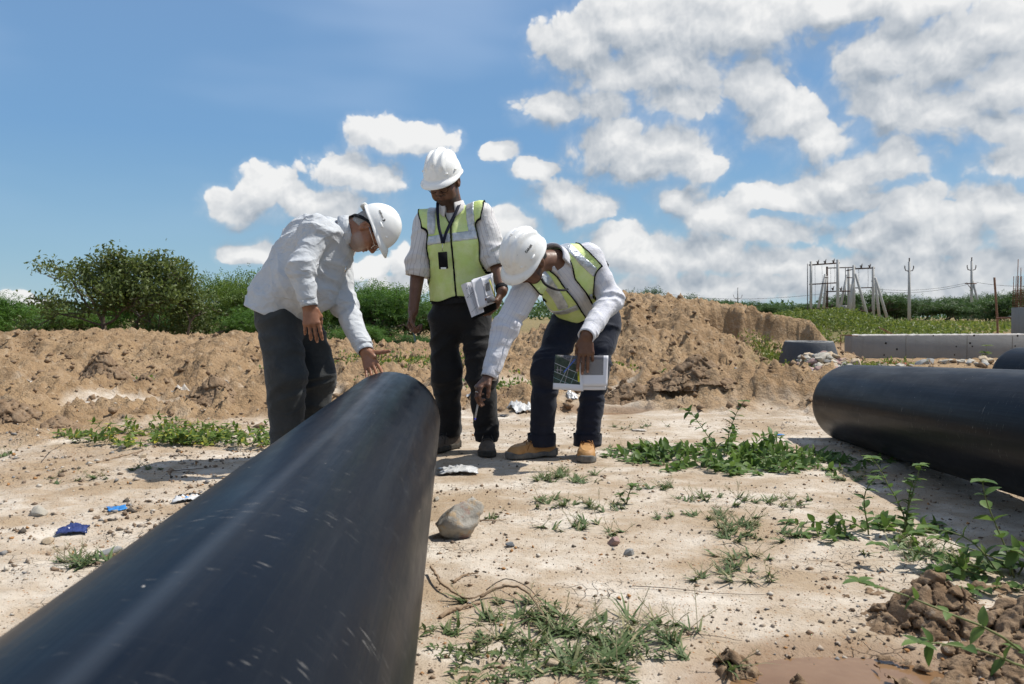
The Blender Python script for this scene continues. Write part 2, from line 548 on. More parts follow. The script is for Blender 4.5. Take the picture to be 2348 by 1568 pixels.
def height(x, y):
    x = np.asarray(x, float); y = np.asarray(y, float)
    far = sstep(y, 60, 140) * 0 + 1
    D = dirt_mask(x, y)
    near = 1 - sstep(np.hypot(x, y - 6), 24, 60)
    z = .010 * n2(x, y, .8, 3, .5, 1.0) + .006 * n2(x, y, 3.3, 3, .5, 2.0)
    rough_left = sstep(-x, .8, 1.6) * (1 - D) * .8
    z += (.006 + .014 * rough_left) * n2(x, y, 9, 3, .6, 3.0) * near + .004 * sstep(n2(x, y, 3.1, 4, .6, 5.5), .05, .2) * near
    for (mx, my, sx, sy, h) in MOUNDS:
        g = np.exp(-(((x - mx) / sx) ** 2 + ((y - my) / sy) ** 2) * .9)
        z += h * g
    # clods and gullies of the dug soil
    cl = n2(x, y, 1.6, 3, .55, 6.0, True) * .060 + n2(x, y, 4.2, 3, .55, 7.0, True) * .050 + np.abs(n2(x, y, 8, 3, .6, 8.0)) * .11 + .055 * sstep(n2(x, y, 5.5, 3, .6, 8.6), .05, .22) + .05 * sstep(n2(x, y, 2.4, 3, .6, 8.8), .1, .25) - .055
    z += D * near * ((cl + .02) * (1 - .85 * silt(x, y))) * (1 - .85 * sstep(x, 3.5, 4.6) * sstep(y, 7.6, 8.8))
    # spoil bank
    c = crest(x) + .05 * n2(x, y * 0, .9, 3, .5, 9.0) + .035 * n2(x, y * 0, 3.5, 3, .55, 9.5)
    yc = np.interp(x, [-60, -9, -5, -2, 0, 1.5, 4, 6, 60], [13, 12.6, 12.4, 12.2, 12.6, 13, 12.7, 12.6, 12.6]) + .35 * n2(x, y * 0, .5, 3, .5, 10)
    wd = np.interp(x, [-60, -3, .3, 1.2, 2.6, 3.5, 4.0, 4.6, 6, 60], [2.0, 1.9, 2.2, 3.6, 3.0, 2.0, .9, .6, 1.6, 1.6])
    t = (y - (yc - wd)) / wd
    gull = .12 * n2(x, y, 1.3, 3, .55, 11.0, True)
    prof = sstep(t + gull, 0.0, 1.0) ** 1.15
    # the cut face below the crest on the right
    cut = sstep(x, 2.6, 3.3) * (1 - sstep(x, 4.7, 5.0))
    prof_c = .42 * sstep(t + gull, 0, .85) + .58 * sstep(t + .05 * n2(x, y, 5, 2, .5, 12.), .86, .99)
    prof = prof * (1 - cut) + prof_c * cut
    back = 1 - sstep(y, yc + 1.0, yc + 4.0)
    z += c * prof * back
    # flutes in the cut face
    z += cut * .035 * np.sin(x * 33 + 9 * n2(x, y * 0, 1.6, 3, .6, 3.3)) * (.5 + n2(x, y * 0, 3, 2, .5, 4.4)) * np.exp(-((t - .86) / .13) ** 2)
    # low green rise beyond the wall and gentle far ground
    z += .80 * np.exp(-(((x - 9.4) / 2.7) ** 2 + ((y - 25) / 5.0) ** 2)) * (1 + .25 * n2(x, y, .5, 3, .5, 14))
    z += .30 * np.exp(-(((x - 24) / 7) ** 2 + ((y - 46) / 6) ** 2)) + .10 * sstep(y, 40, 90)
    for (px, py, sx, sy, dpt) in PUDDLES:
        g = np.exp(-(((x - px) / sx) ** 2 + ((y - py) / sy) ** 2) ** 2)
        z = z * (1 - g) - dpt * g * .7
    # gentle standing places under the men and the pipe
    return z
def gz(x, y):
    return float(height(np.array([x], float), np.array([y], float))[0])

def ground_material():
    m, t, b, out = new_mat('site_soil')
    co = t.n('ShaderNodeTexCoord').outputs['Object']
    dirt = t.n('ShaderNodeAttribute', attribute_name='dirt').outputs['Fac']
    green = t.n('ShaderNodeAttribute', attribute_name='green').outputs['Fac']
    wet = t.n('ShaderNodeAttribute', attribute_name='wet').outputs['Fac']
    nA = t.noise(co, 1.3, 6, 0.66)
    nB = t.noise(co, 7.0, 6, 0.65)
    nC = t.noise(co, 60.0, 4, 0.7)
    flat = t.noise(t.v('MULTIPLY', co, (1.0, 1.35, 1)), 1.9, 5, 0.62)
    pale = t.mix(t.rng(flat, 0.38, 0.62), (0.352, 0.268, 0.182), (0.590, 0.530, 0.450))
    pale = t.mix(t.rng(nB, 0.42, 0.72, 0, 0.65), pale, (0.360, 0.274, 0.188))
    brown = t.mix(t.rng(nA, 0.3, 0.7), (0.245, 0.158, 0.085), (0.410, 0.286, 0.168))
    brown = t.mix(t.rng(nB, 0.56, 0.76, 0, .75), brown, (0.52, 0.42, 0.305))
    f = t.m('ADD', dirt, t.m('MULTIPLY', t.m('SUBTRACT', nB, 0.5), 1.1), clamp=True)
    col = t.mix(f, pale, brown)
    # grit: dark and rust specks
    sp = t.vor(co, 130.0, 'F1')
    spc = t.n('ShaderNodeTexVoronoi', {'Vector': co, 'Scale': 130.0}, feature='F1').outputs['Color']
    pick = t.n('ShaderNodeSeparateColor', {0: spc}).outputs[0]
    smask = t.m('MULTIPLY', t.m('LESS_THAN', sp, 0.34), t.m('GREATER_THAN', pick, t.rng(nB, .3, .7, .93, .62)))
    col = t.mix(t.m('MULTIPLY', smask, .8), col, t.mix(t.m('GREATER_THAN', pick, 0.93), (0.17, 0.12, 0.085), (0.36, 0.16, 0.06)))
    col = t.mix(t.rng(nC, .25, .75, -.18, .18), col, (0.9, 0.8, 0.7), 'MULTIPLY')
    # fine drying cracks
    wv = t.v('ADD', co, t.v('MULTIPLY', t.noise(co, 9, 3, .6, out=1), (.05, .05, 0)))
    cr = t.vor(wv, 24.0, 'DISTANCE_TO_EDGE')
    cmask = t.m('MULTIPLY', t.rng(cr, 0.0, 0.04, 1, 0), t.m('MULTIPLY', t.rng(nA, .52, .62), t.rng(t.noise(co, 5, 3, .6), .42, .6)))
    col = t.mix(t.m('MULTIPLY', cmask, .5), col, (0.20, 0.135, 0.085))
    gcol = t.mix(t.rng(t.noise(co, .9, 6, .65), .35, .65), (0.085, 0.100, 0.030), (0.21, 0.19, 0.08))
    gm = t.m('ADD', green, t.m('MULTIPLY', t.m('SUBTRACT', nA, .5), 1.2), clamp=True)
    col = t.mix(t.m('MULTIPLY', gm, t.m('GREATER_THAN', green, .01)), col, gcol)
    col = t.mix(t.m('MULTIPLY', wet, .75), col, (0.24, 0.15, 0.085))
    setc(t, b.inputs['Base Color'], col)
    setc(t, b.inputs['Roughness'], t.rng(wet, 0, 1, .95, .5))
    b.inputs['Specular IOR Level'].default_value = 0.15
    h = t.m('ADD', t.m('MULTIPLY', nC, .35), t.m('MULTIPLY', t.noise(co, 170, 3, .65), .22))
    h = t.m('ADD', h, t.m('MULTIPLY', t.m('SUBTRACT', t.noise(co, 24, 5, .65), .5), t.rng(dirt, 0, 1, .55, 2.6)))
    h = t.m('ADD', h, t.m('MULTIPLY', t.m('MULTIPLY', t.noise(co, 8, 5, .7), dirt), 3.2))
    h = t.m('SUBTRACT', h, t.m('MULTIPLY', cmask, 1.1))
    h = t.m('ADD', h, t.m('MULTIPLY', smask, .5))
    bn = t.n('ShaderNodeBump', {'Strength': .85, 'Distance': .016, 'Height': h})
    t.link(bn.outputs[0], b.inputs['Normal'])
    return m
M_SOIL = ground_material()

def axis_lines(segs):
    L = [segs[0][0]]
    for a, b, st in segs:
        n = max(1, int(round((b - a) / st)))
        L += list(np.linspace(a, b, n + 1)[1:])
    return np.array(L)
def build_ground():
    gx = lambda a, b, n: list(a * (b / a) ** (np.arange(1, n + 1) / n))
    xm = axis_lines([(-11, -4, .055), (-4, 4.2, .027), (4.2, 12, .06)])
    xs = np.concatenate([-np.array(gx(11, 4000, 46))[::-1], xm, np.array(gx(12, 4000, 46))])
    ym = axis_lines([(-2, 1.2, .16), (1.2, 6.0, .027), (6.0, 14, .040), (14, 18, .14)])
    ys = np.concatenate([-np.array(gx(2, 4000, 24))[::-1], ym, np.array(gx(18, 6000, 60))])
    X, Y = np.meshgrid(xs, ys)
    x, y = X.ravel(), Y.ravel()
    Z = height(x, y)
    D = dirt_mask(x, y)
    D = np.clip(D + .55 * sstep(-x, 1.3, 2.6) * sstep(y, 2.5, 4), 0, 1)
    D *= 1 - .85 * silt(x, y)          # pale silt lies between the heaps
    t = (y - 11.5)
    green = sstep(np.hypot((x - 9.6) / 4.2, (y - 25) / 8.0), 1.0, .55) + .55 * sstep(y, 30, 44) + .0 * x
    green += .8 * np.exp(-(((x - 4.15) / .55) ** 2 + ((y - 10.6) / .7) ** 2)) + .8 * np.exp(-(((x - 3.9) / .5) ** 2 + ((y - 9.6) / .35) ** 2))
    green *= 1 - .9 * np.exp(-(((x - 27) / 9) ** 2 + ((y - 50) / 8) ** 2))
    wet = np.zeros_like(x)
    for (px, py, sx, sy, dpt) in PUDDLES:
        q = ((x - px) / (sx * 1.35)) ** 2 + ((y - py) / (sy * 1.4)) ** 2
        wet = np.maximum(wet, 1 - sstep(q + .35 * n2(x, y, 4, 3, .5, 31), .55, 1.15))
    nx, ny = len(xs), len(ys)
    idx = np.arange(nx * ny).reshape(ny, nx)
    Q = np.stack([idx[:-1, :-1].ravel(), idx[:-1, 1:].ravel(), idx[1:, 1:].ravel(), idx[1:, :-1].ravel()], 1)
    o = mk('ground', np.stack([x, y, Z], 1), Q, M_SOIL, attrs={'dirt': D, 'green': np.clip(green, 0, 1), 'wet': wet}, kind='structure')
    return o
GROUND = build_ground()

# muddy water lying in the hollows
def water_material():
    m, t, b, out = new_mat('muddy_water')
    co = t.n('ShaderNodeTexCoord').outputs['Object']
    setc(t, b.inputs['Base Color'], t.mix(t.rng(t.noise(co, 3, 4, .6), .35, .65), (0.185, 0.105, 0.052), (0.25, 0.152, 0.082)))
    b.inputs['Roughness'].default_value = .10
    b.inputs['Specular IOR Level'].default_value = .35
    bn = t.n('ShaderNodeBump', {'Strength': .06, 'Distance': .01, 'Height': t.noise(co, 30, 3, .5)})
    t.link(bn.outputs[0], b.inputs['Normal'])
    return m
M_WATER = water_material()
def puddle(cx, cy, sx, sy, z, label):
    a = np.linspace(0, 2 * math.pi, 72, endpoint=False)
    rr = 1.12 + .12 * fbm(np.stack([np.cos(a) * 1.5, np.sin(a) * 1.5, np.full_like(a, cx)], -1), 3)
    V = [(cx, cy, z)]
    for k in (.5, 1.0):
        for i in range(72):
            V.append((cx + sx * rr[i] * k * math.cos(a[i]), cy + sy * rr[i] * k * math.sin(a[i]), z))
    T = [(0, 1 + i, 1 + (i + 1) % 72) for i in range(72)]
    Q = [(1 + i, 73 + i, 73 + (i + 1) % 72, 1 + (i + 1) % 72) for i in range(72)]
    o = mk('puddle', V, [np.array(T), np.array(Q)], M_WATER, kind='structure')
    o['label'] = label
puddle(.74, 1.67, .29, .20, -.019, 'brown muddy puddle at the foot of the cracked mud heap')
puddle(.69, 6.55, .40, .17, -.026, 'shallow brown puddle behind the bending man')
puddle(-.40, 7.15, .33, .25, -.020, 'small brown puddle behind the standing man in black trousers')
puddle(2.72, 5.35, .35, .10, -.012, 'thin muddy puddle beyond the leafy weed')

# ------------------------------------------------------------------ pipes
def pipe_material():
    m, t, b, out = new_mat('black_polyethylene')
    co = t.n('ShaderNodeTexCoord').outputs['Object']      # object Z runs along the pipe
    sep = t.n('ShaderNodeSeparateXYZ', {0: co})
    ang = t.m('ARCTAN2', sep.outputs[1], sep.outputs[0])
    cyl = t.n('ShaderNodeCombineXYZ', {0: t.m('MULTIPLY', ang, .25), 1: sep.outputs[2]}).outputs[0]
    dust = t.noise(t.v('MULTIPLY', cyl, (9, 1.6, 1)), 2.0, 5, .6)
    str_ = t.noise(t.v('MULTIPLY', cyl, (60, .7, 1)), 1.0, 3, .6)
    col = t.mix(t.rng(dust, .35, .7), (0.0026, 0.0044, 0.0088), (0.0062, 0.0088, 0.0142))
    col = t.mix(t.rng(str_, .55, .75, 0, .3), col, (0.020, 0.024, 0.030))
    # the extrusion line along the pipe
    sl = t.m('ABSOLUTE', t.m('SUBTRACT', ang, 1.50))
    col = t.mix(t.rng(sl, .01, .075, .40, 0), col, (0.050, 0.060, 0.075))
    # scuffs: short pale scratches in loose bands round the pipe, and flecks of dried mud
    wv = t.v('ADD', cyl, t.v('MULTIPLY', t.noise(cyl, 6, 2, .5, out=1), (.05, .05, 0)))
    s1 = t.noise(t.v('MULTIPLY', wv, (26, 150, 1)), 1.0, 3, .6)
    patch = t.noise(cyl, 7.0, 4, .65)
    scr = t.m('MULTIPLY', t.rng(s1, .62, .68), t.rng(patch, .50, .60))
    vo = t.n('ShaderNodeTexVoronoi', {'Vector': t.v('MULTIPLY', wv, (42, 30, 1)), 'Scale': 1.0}, feature='F1')
    pk = t.n('ShaderNodeSeparateColor', {0: vo.outputs['Color']}).outputs[0]
    fl = t.m('MULTIPLY', t.m('LESS_THAN', vo.outputs['Distance'], t.rng(pk, .75, 1, .02, .085)), t.m('GREATER_THAN', pk, t.rng(patch, .45, .62, .996, .80)))
    rub = t.m('MULTIPLY', t.rng(t.noise(t.v('MULTIPLY', wv, (5, 34, 1)), 1.0, 4, .7), .60, .72), t.rng(t.noise(cyl, 3.0, 3, .6), .45, .6))
    film = t.rng(t.noise(t.v('MULTIPLY', cyl, (24, 1.1, 1)), 1.0, 4, .65), .48, .72)
    msk = t.m('MAXIMUM', t.m('MULTIPLY', scr, .30), t.m('MULTIPLY', fl, .75))
    col = t.mix(t.m('MULTIPLY', film, .12), col, (0.055, 0.055, 0.054))
    col = t.mix(t.m('MULTIPLY', rub, .18), col, (0.10, 0.098, 0.092))
    col = t.mix(msk, col, (0.42, 0.40, 0.37))
    setc(t, b.inputs['Base Color'], col)
    setc(t, b.inputs['Roughness'], t.m('ADD', t.rng(dust, .3, .7, .28, .42), t.m('MULTIPLY', msk, .3)))
    b.inputs['Specular IOR Level'].default_value = .09
    h = t.m('ADD', t.m('MULTIPLY', str_, .5), t.m('MULTIPLY', t.noise(t.v('MULTIPLY', cyl, (3, 3, 1)), 2.0, 3, .5), .9))
    bn = t.n('ShaderNodeBump', {'Strength': .28, 'Distance': .006, 'Height': h})
    t.link(bn.outputs[0], b.inputs['Normal'])
    return m
M_PIPE = pipe_material()
M_PIPE_IN = simple('pipe_bore', (0.012, 0.012, 0.013), (0.02, 0.02, 0.022), 8, .55)
def pipe(p_far, p_near, r, label, wall=.034, roll=0.0):
    p_far, p_near = np.array(p_far, float), np.array(p_near, float)
    root = thing('pipe', label, 'pipe', p_far, 'black plastic pipes lying on the site')
    d = unit(p_near - p_far); L = np.linalg.norm(p_near - p_far)
    q = Vector(d).to_track_quat('Z', 'Y').to_matrix()
    Mr = np.array(q) @ rotz(roll)
    K = 128
    a = np.linspace(0, 2 * math.pi, K, endpoint=False)
    def ring(rr, z):
        return np.stack([rr * np.cos(a), rr * np.sin(a), np.full(K, z)], 1)
    zs = [.005, .012] + list(np.linspace(.05, L - .02, 24)) + [L - .006]
    rings = [ring(r - .006, 0)] + [ring(r - (.002 if k == 0 else 0), z) for k, z in enumerate(zs)] + [ring(r - .006, L)]
    V = np.concatenate(rings)
    def quads(n):
        Q = []
        for i in range(n - 1):
            for j in range(K):
                j2 = (j + 1) % K
                Q.append((i * K + j, i * K + j2, (i + 1) * K + j2, (i + 1) * K + j))
        return np.array(Q)
    def child(name, V, Q, mat):
        me = mk(name, V, Q, mat)
        me.parent = root
        return me
    child('outer_wall', V, quads(len(rings)), M_PIPE)
    inn = np.concatenate([ring(r - .006, 0), ring(r - wall, 0), ring(r - wall, .4), ring(r - wall, L), ring(r - .006, L)])
    child('bore', inn, quads(5), M_PIPE_IN)
    root.rotation_euler = Matrix(Mr.tolist()).to_euler()
    return root
def main_axis(y):
    return np.array([-.307 - .0764 * y, y, .256])
PIPE_END = 3.97
pipe(main_axis(PIPE_END), main_axis(-3.2), .25, 'long scuffed black plastic pipe running from the camera to the men', roll=R(0))
pipe((2.18, 5.1, .222), (2.18 - .069 * 7.5, 5.1 - 7.5, .222 + .050 * 7.5), .25, 'black plastic pipe lying on the right behind the leafy weeds')
pipe((4.32, 6.75, .27), (4.32 - .069 * 8, 6.75 - 8, .27 + .02 * 8), .25, 'black plastic pipe half hidden at the right edge beyond the other pipe')
# ------------------------------------------------------------------ distance-field modelling (used for figures, clothing, mud)
F32 = np.float32
def cap(P, a, b, ra, rb=None):
    rb = ra if rb is None else rb
    a = np.asarray(a, F32); b = np.asarray(b, F32)
    ba = b - a
    t = np.clip(((P - a) @ ba) / (ba @ ba + 1e-9), 0, 1)
    q = P - a - t[:, None] * ba
    return np.sqrt((q * q).sum(1)) - (ra + (rb - ra) * t).astype(F32)
def ecap(P, a, b, A, B, u):
    """tapered capsule of elliptic section; A, B = (half width along u, half depth) at a and b"""
    a = np.asarray(a, F32); b = np.asarray(b, F32)
    ba = b - a; L2 = float(ba @ ba)
    d = ba / math.sqrt(L2)
    u = unit(np.asarray(u) - d * np.dot(u, d)).astype(F32); v = np.cross(d, u).astype(F32)
    t = np.clip(((P - a) @ ba) / L2, 0, 1)
    q = P - a - t[:, None] * ba
    ru = A[0] + (B[0] - A[0]) * t; rv = A[1] + (B[1] - A[1]) * t
    rd = np.minimum(ru, rv)
    x, y, z = q @ u / ru, q @ v / rv, q @ d.astype(F32) / rd
    k0 = np.sqrt(x * x + y * y + z * z) + 1e-6
    k1 = np.sqrt((x / ru) ** 2 + (y / rv) ** 2 + (z / rd) ** 2) + 1e-6
    return k0 * (k0 - 1) / k1
def ell(P, c, r, M=None):
    q = P - np.asarray(c, F32)
    if M is not None:
        q = q @ np.asarray(M, F32)      # columns of M are the ellipsoid's axes
    r = np.asarray(r, F32)
    k0 = np.sqrt(((q / r) ** 2).sum(1)) + 1e-6
    k1 = np.sqrt(((q / (r * r)) ** 2).sum(1)) + 1e-6
    return k0 * (k0 - 1) / k1
def rbox(P, c, h, M, r):
    q = np.abs((P - np.asarray(c, F32)) @ np.asarray(M, F32)) - (np.asarray(h, F32) - r)
    return np.sqrt((np.maximum(q, 0) ** 2).sum(1)) + np.minimum(q.max(1), 0) - r
def smin(a, b, k):
    h = np.clip(.5 + .5 * (b - a) / k, 0, 1)
    return b + (a - b) * h - k * h * (1 - h)
def smax(a, b, k):
    return -smin(-a, -b, k)
def folds(P, a, b, amp, f_along, f_across, seed=0.0, ridge=True):
    """cloth folds lying across the axis a-b"""
    d = unit(np.asarray(b) - a); u, v, _ = frame_of(d)
    q = P - np.asarray(a, F32)
    s = np.stack([q @ d.astype(F32) * f_along + seed, q @ u.astype(F32) * f_across + 3.1 * seed, q @ v.astype(F32) * f_across], 1)
    w = gnoise(s * .5 + 7.7) * 1.1
    s[:, 0] += w
    n = gnoise(s)
    if ridge:
        n = np.clip(1 - 2.6 * np.abs(n), -.6, 1)
        n = np.where(n > 0, np.maximum(n, 0) ** 1.4, n * .8) - .1
    return (amp * n).astype(F32)

def near_only(d, P, fn, lim=.03):
    m = np.abs(d) < lim
    if m.any():
        d = d.copy(); d[m] -= fn(P[m])
    return d
def sdf_mesh(f, lo, hi, h, keep_grid=False):
    lo = np.asarray(lo, float); hi = np.asarray(hi, float)
    B = 8
    nb = np.ceil((hi - lo) / (B * h)).astype(int) + 1
    n = nb * B + 1
    ci = np.stack(np.meshgrid(*[np.arange(k) for k in nb], indexing='ij'), -1).reshape(-1, 3)
    cc = (lo + (ci + .5) * B * h).astype(F32)
    cd = f(cc)
    keep = np.abs(cd) < B * h * 1.45
    vals = np.full(tuple(n), 1.0, F32)
    sgn = np.where(cd < 0, -1.0, 1.0).astype(F32).reshape(tuple(nb))
    big = np.repeat(np.repeat(np.repeat(sgn, B, 0), B, 1), B, 2)
    vals[:-1, :-1, :-1] = big
    off = np.stack(np.meshgrid(*[np.arange(B + 1)] * 3, indexing='ij'), -1).reshape(-1, 3)
    kb = ci[keep]
    for s in range(0, len(kb), 400):
        blk = kb[s:s + 400]
        ii = (blk[:, None, :] * B + off[None]).reshape(-1, 3)
        d = f((lo + ii * h).astype(F32))
        vals[ii[:, 0], ii[:, 1], ii[:, 2]] = d
    samp = None
    if keep_grid:
        def samp(P):
            g = (P - lo.astype(F32)) / h
            i = np.clip(np.floor(g).astype(np.int64), 0, np.array(vals.shape) - 2); t = np.clip(g - i, 0, 1).astype(F32)
            o = 0
            for a in (0, 1):
                for b in (0, 1):
                    for c_ in (0, 1):
                        w = (t[:, 0] if a else 1 - t[:, 0]) * (t[:, 1] if b else 1 - t[:, 1]) * (t[:, 2] if c_ else 1 - t[:, 2])
                        o = o + w * vals[i[:, 0] + a, i[:, 1] + b, i[:, 2] + c_]
            return np.clip(o, -.1, .1)
    # surface nets
    S = vals < 0
    c = [(i, j, k) for i in (0, 1) for j in (0, 1) for k in (0, 1)]
    sl = lambda A, o: A[o[0]:A.shape[0] - 1 + o[0], o[1]:A.shape[1] - 1 + o[1], o[2]:A.shape[2] - 1 + o[2]]
    cnt = sum(sl(S, o).astype(np.uint8) for o in c)
    act = (cnt > 0) & (cnt < 8)
    ids = np.full(act.shape, -1, np.int64)
    A = np.argwhere(act)
    ids[act] = np.arange(len(A))
    acc = np.zeros((len(A), 3), F32); num = np.zeros(len(A), F32)
    for o in c:
        for ax in range(3):
            if o[ax] == 0:
                o2 = list(o); o2[ax] = 1
                v0 = vals[A[:, 0] + o[0], A[:, 1] + o[1], A[:, 2] + o[2]]
                v1 = vals[A[:, 0] + o2[0], A[:, 1] + o2[1], A[:, 2] + o2[2]]
                m = (v0 < 0) != (v1 < 0)
                t = np.where(m, v0 / np.where(m, v0 - v1, 1), 0)
                p = np.zeros((len(A), 3), F32) + np.array(o, F32)
                p[:, ax] += t
                acc += np.where(m[:, None], p, 0); num += m
    V = lo + (A + acc / np.maximum(num, 1)[:, None]) * h
    Q = []
    for ax in range(3):
        a1, a2 = (ax + 1) % 3, (ax + 2) % 3
        sA = [slice(None)] * 3; sB = [slice(None)] * 3
        sA[ax] = slice(0, -1); sB[ax] = slice(1, None)
        e = S[tuple(sA)] != S[tuple(sB)]
        E_ = np.argwhere(e)
        ok = (E_[:, a1] > 0) & (E_[:, a2] > 0) & (E_[:, a1] < act.shape[a1]) & (E_[:, a2] < act.shape[a2])
        E_ = E_[ok]
        inside0 = S[E_[:, 0], E_[:, 1], E_[:, 2]]
        def cid(d1, d2):
            q = E_.copy(); q[:, a1] -= d1; q[:, a2] -= d2
            return ids[q[:, 0], q[:, 1], q[:, 2]]
        q = np.stack([cid(1, 1), cid(0, 1), cid(0, 0), cid(1, 0)], 1)
        q = np.where(inside0[:, None], q, q[:, ::-1])
        Q.append(q)
    Q = np.concatenate(Q)
    Q = Q[(Q >= 0).all(1)]
    return (V, Q, samp) if keep_grid else (V, Q)
def bounds(pts, pad):
    p = np.array(pts)
    return p.min(0) - pad, p.max(0) + pad
def join_meshes(parts):
    Vs, Fs, n = [], [], 0
    for V, F_ in parts:
        Vs.append(V); Fs.append(np.asarray(F_) + n); n += len(V)
    return np.concatenate(Vs), Fs
def relax(V, Q, it=1, lam=.5):
    """Laplacian smoothing"""
    V = V.copy()
    for _ in range(it):
        acc = np.zeros_like(V); num = np.zeros(len(V))
        k = Q.shape[1]
        for i in range(k):
            a, b = Q[:, i], Q[:, (i + 1) % k]
            for ax in range(3):
                acc[:, ax] += np.bincount(a, V[b, ax], len(V)) + np.bincount(b, V[a, ax], len(V))
            num += np.bincount(a, minlength=len(V)) + np.bincount(b, minlength=len(V))
        V += lam * (acc / np.maximum(num, 1)[:, None] - V)
    return V
# ------------------------------------------------------------------ people: shared builders
def skin_material(name, c1, c2, beard, rough=.5, sweat=.3):
    m, t, b, out = new_mat(name)
    co = t.n('ShaderNodeTexCoord').outputs['Object']
    col = t.mix(t.rng(t.noise(co, 26, 4, .6), .3, .7), c1, c2)
    bd = t.n('ShaderNodeAttribute', attribute_name='beard').outputs['Fac']
    st = t.rng(t.noise(co, 420, 2, .6), .35, .65, .55, 1.0)
    col = t.mix(t.m('MULTIPLY', bd, st), col, beard)
    lip = t.n('ShaderNodeAttribute', attribute_name='lip').outputs['Fac']
    col = t.mix(t.m('MULTIPLY', lip, .55), col, (c1[0] * .75, c1[1] * .5, c1[2] * .55))
    nail = t.n('ShaderNodeAttribute', attribute_name='nail').outputs['Fac']
    col = t.mix(t.m('MULTIPLY', nail, .75), col, (min(1, c2[0] * 2.0 + .12), c2[1] * 2.0 + .10, c2[2] * 2.2 + .08))
    setc(t, b.inputs['Base Color'], col)
    setc(t, b.inputs['Roughness'], t.rng(t.noise(co, 60, 3, .6), .3, .7, rough - .1, rough + .12))
    b.inputs['Specular IOR Level'].default_value = sweat
    b.inputs['Subsurface Weight'].default_value = .06
    b.inputs['Subsurface Radius'].default_value = (.012, .005, .003)
    bn = t.n('ShaderNodeBump', {'Strength': .35, 'Distance': .0022, 'Height': t.m('ADD', t.noise(co, 130, 4, .6), t.m('MULTIPLY', t.noise(co, 45, 3, .6), .8))})
    t.link(bn.outputs[0], b.inputs['Normal'])
    return m
def cloth_material(name, c1, c2, stripe=None, period=.02, width=.1, weave=900, rough=.85, wr=.5, trans=0.0, attr='su', cross=0.0):
    m, t, b, out = new_mat(name)
    co = t.n('ShaderNodeTexCoord').outputs['Object']
    col = t.mix(t.rng(t.noise(co, 9, 5, .6), .3, .7), c1, c2)
    if stripe is not None:
        at_ = t.n('ShaderNodeAttribute', attribute_name=attr)
        su = t.n('ShaderNodeSeparateXYZ', {0: at_.outputs['Vector']})
        fr = t.m('ABSOLUTE', t.m('SUBTRACT', t.m('FRACT', t.m('DIVIDE', su.outputs[0], period)), .5))
        msk = t.rng(fr, width * .5, width, 1, 0)
        if cross:
            f2 = t.m('ABSOLUTE', t.m('SUBTRACT', t.m('FRACT', t.m('DIVIDE', su.outputs[1], cross)), .5))
            msk = t.m('MAXIMUM', msk, t.m('MULTIPLY', t.rng(f2, width * .5, width, 1, 0), su.outputs[2]))
        col = t.mix(t.m('MULTIPLY', msk, .8), col, stripe)
    setc(t, b.inputs['Base Color'], col)
    b.inputs['Roughness'].default_value = rough
    b.inputs['Specular IOR Level'].default_value = .2
    b.inputs['Sheen Weight'].default_value = .12
    wv = t.v('ADD', co, t.v('MULTIPLY', t.noise(co, 7, 2, .5, out=1), (.14, .14, .14)))
    cr = t.m('SUBTRACT', 1.0, t.m('MULTIPLY', t.m('ABSOLUTE', t.m('SUBTRACT', t.noise(t.v('MULTIPLY', wv, (1, 1, 1.5)), 11, 2, .45), .5)), 5.0), clamp=True)
    h = t.m('ADD', t.m('MULTIPLY', t.noise(co, 32, 4, .55), wr * .5), t.m('MULTIPLY', t.noise(co, weave, 2, .5), .08))
    h = t.m('ADD', h, t.m('MULTIPLY', cr, wr * .75))
    bn = t.n('ShaderNodeBump', {'Strength': .6, 'Distance': .012, 'Height': h})
    t.link(bn.outputs[0], b.inputs['Normal'])
    if trans:
        tr = t.n('ShaderNodeBsdfTranslucent')
        setc(t, tr.inputs['Color'], col)
        mx = t.n('ShaderNodeMixShader', {0: trans, 1: b.outputs[0], 2: tr.outputs[0]})
        t.link(mx.outputs[0], out.inputs[0])
    return m

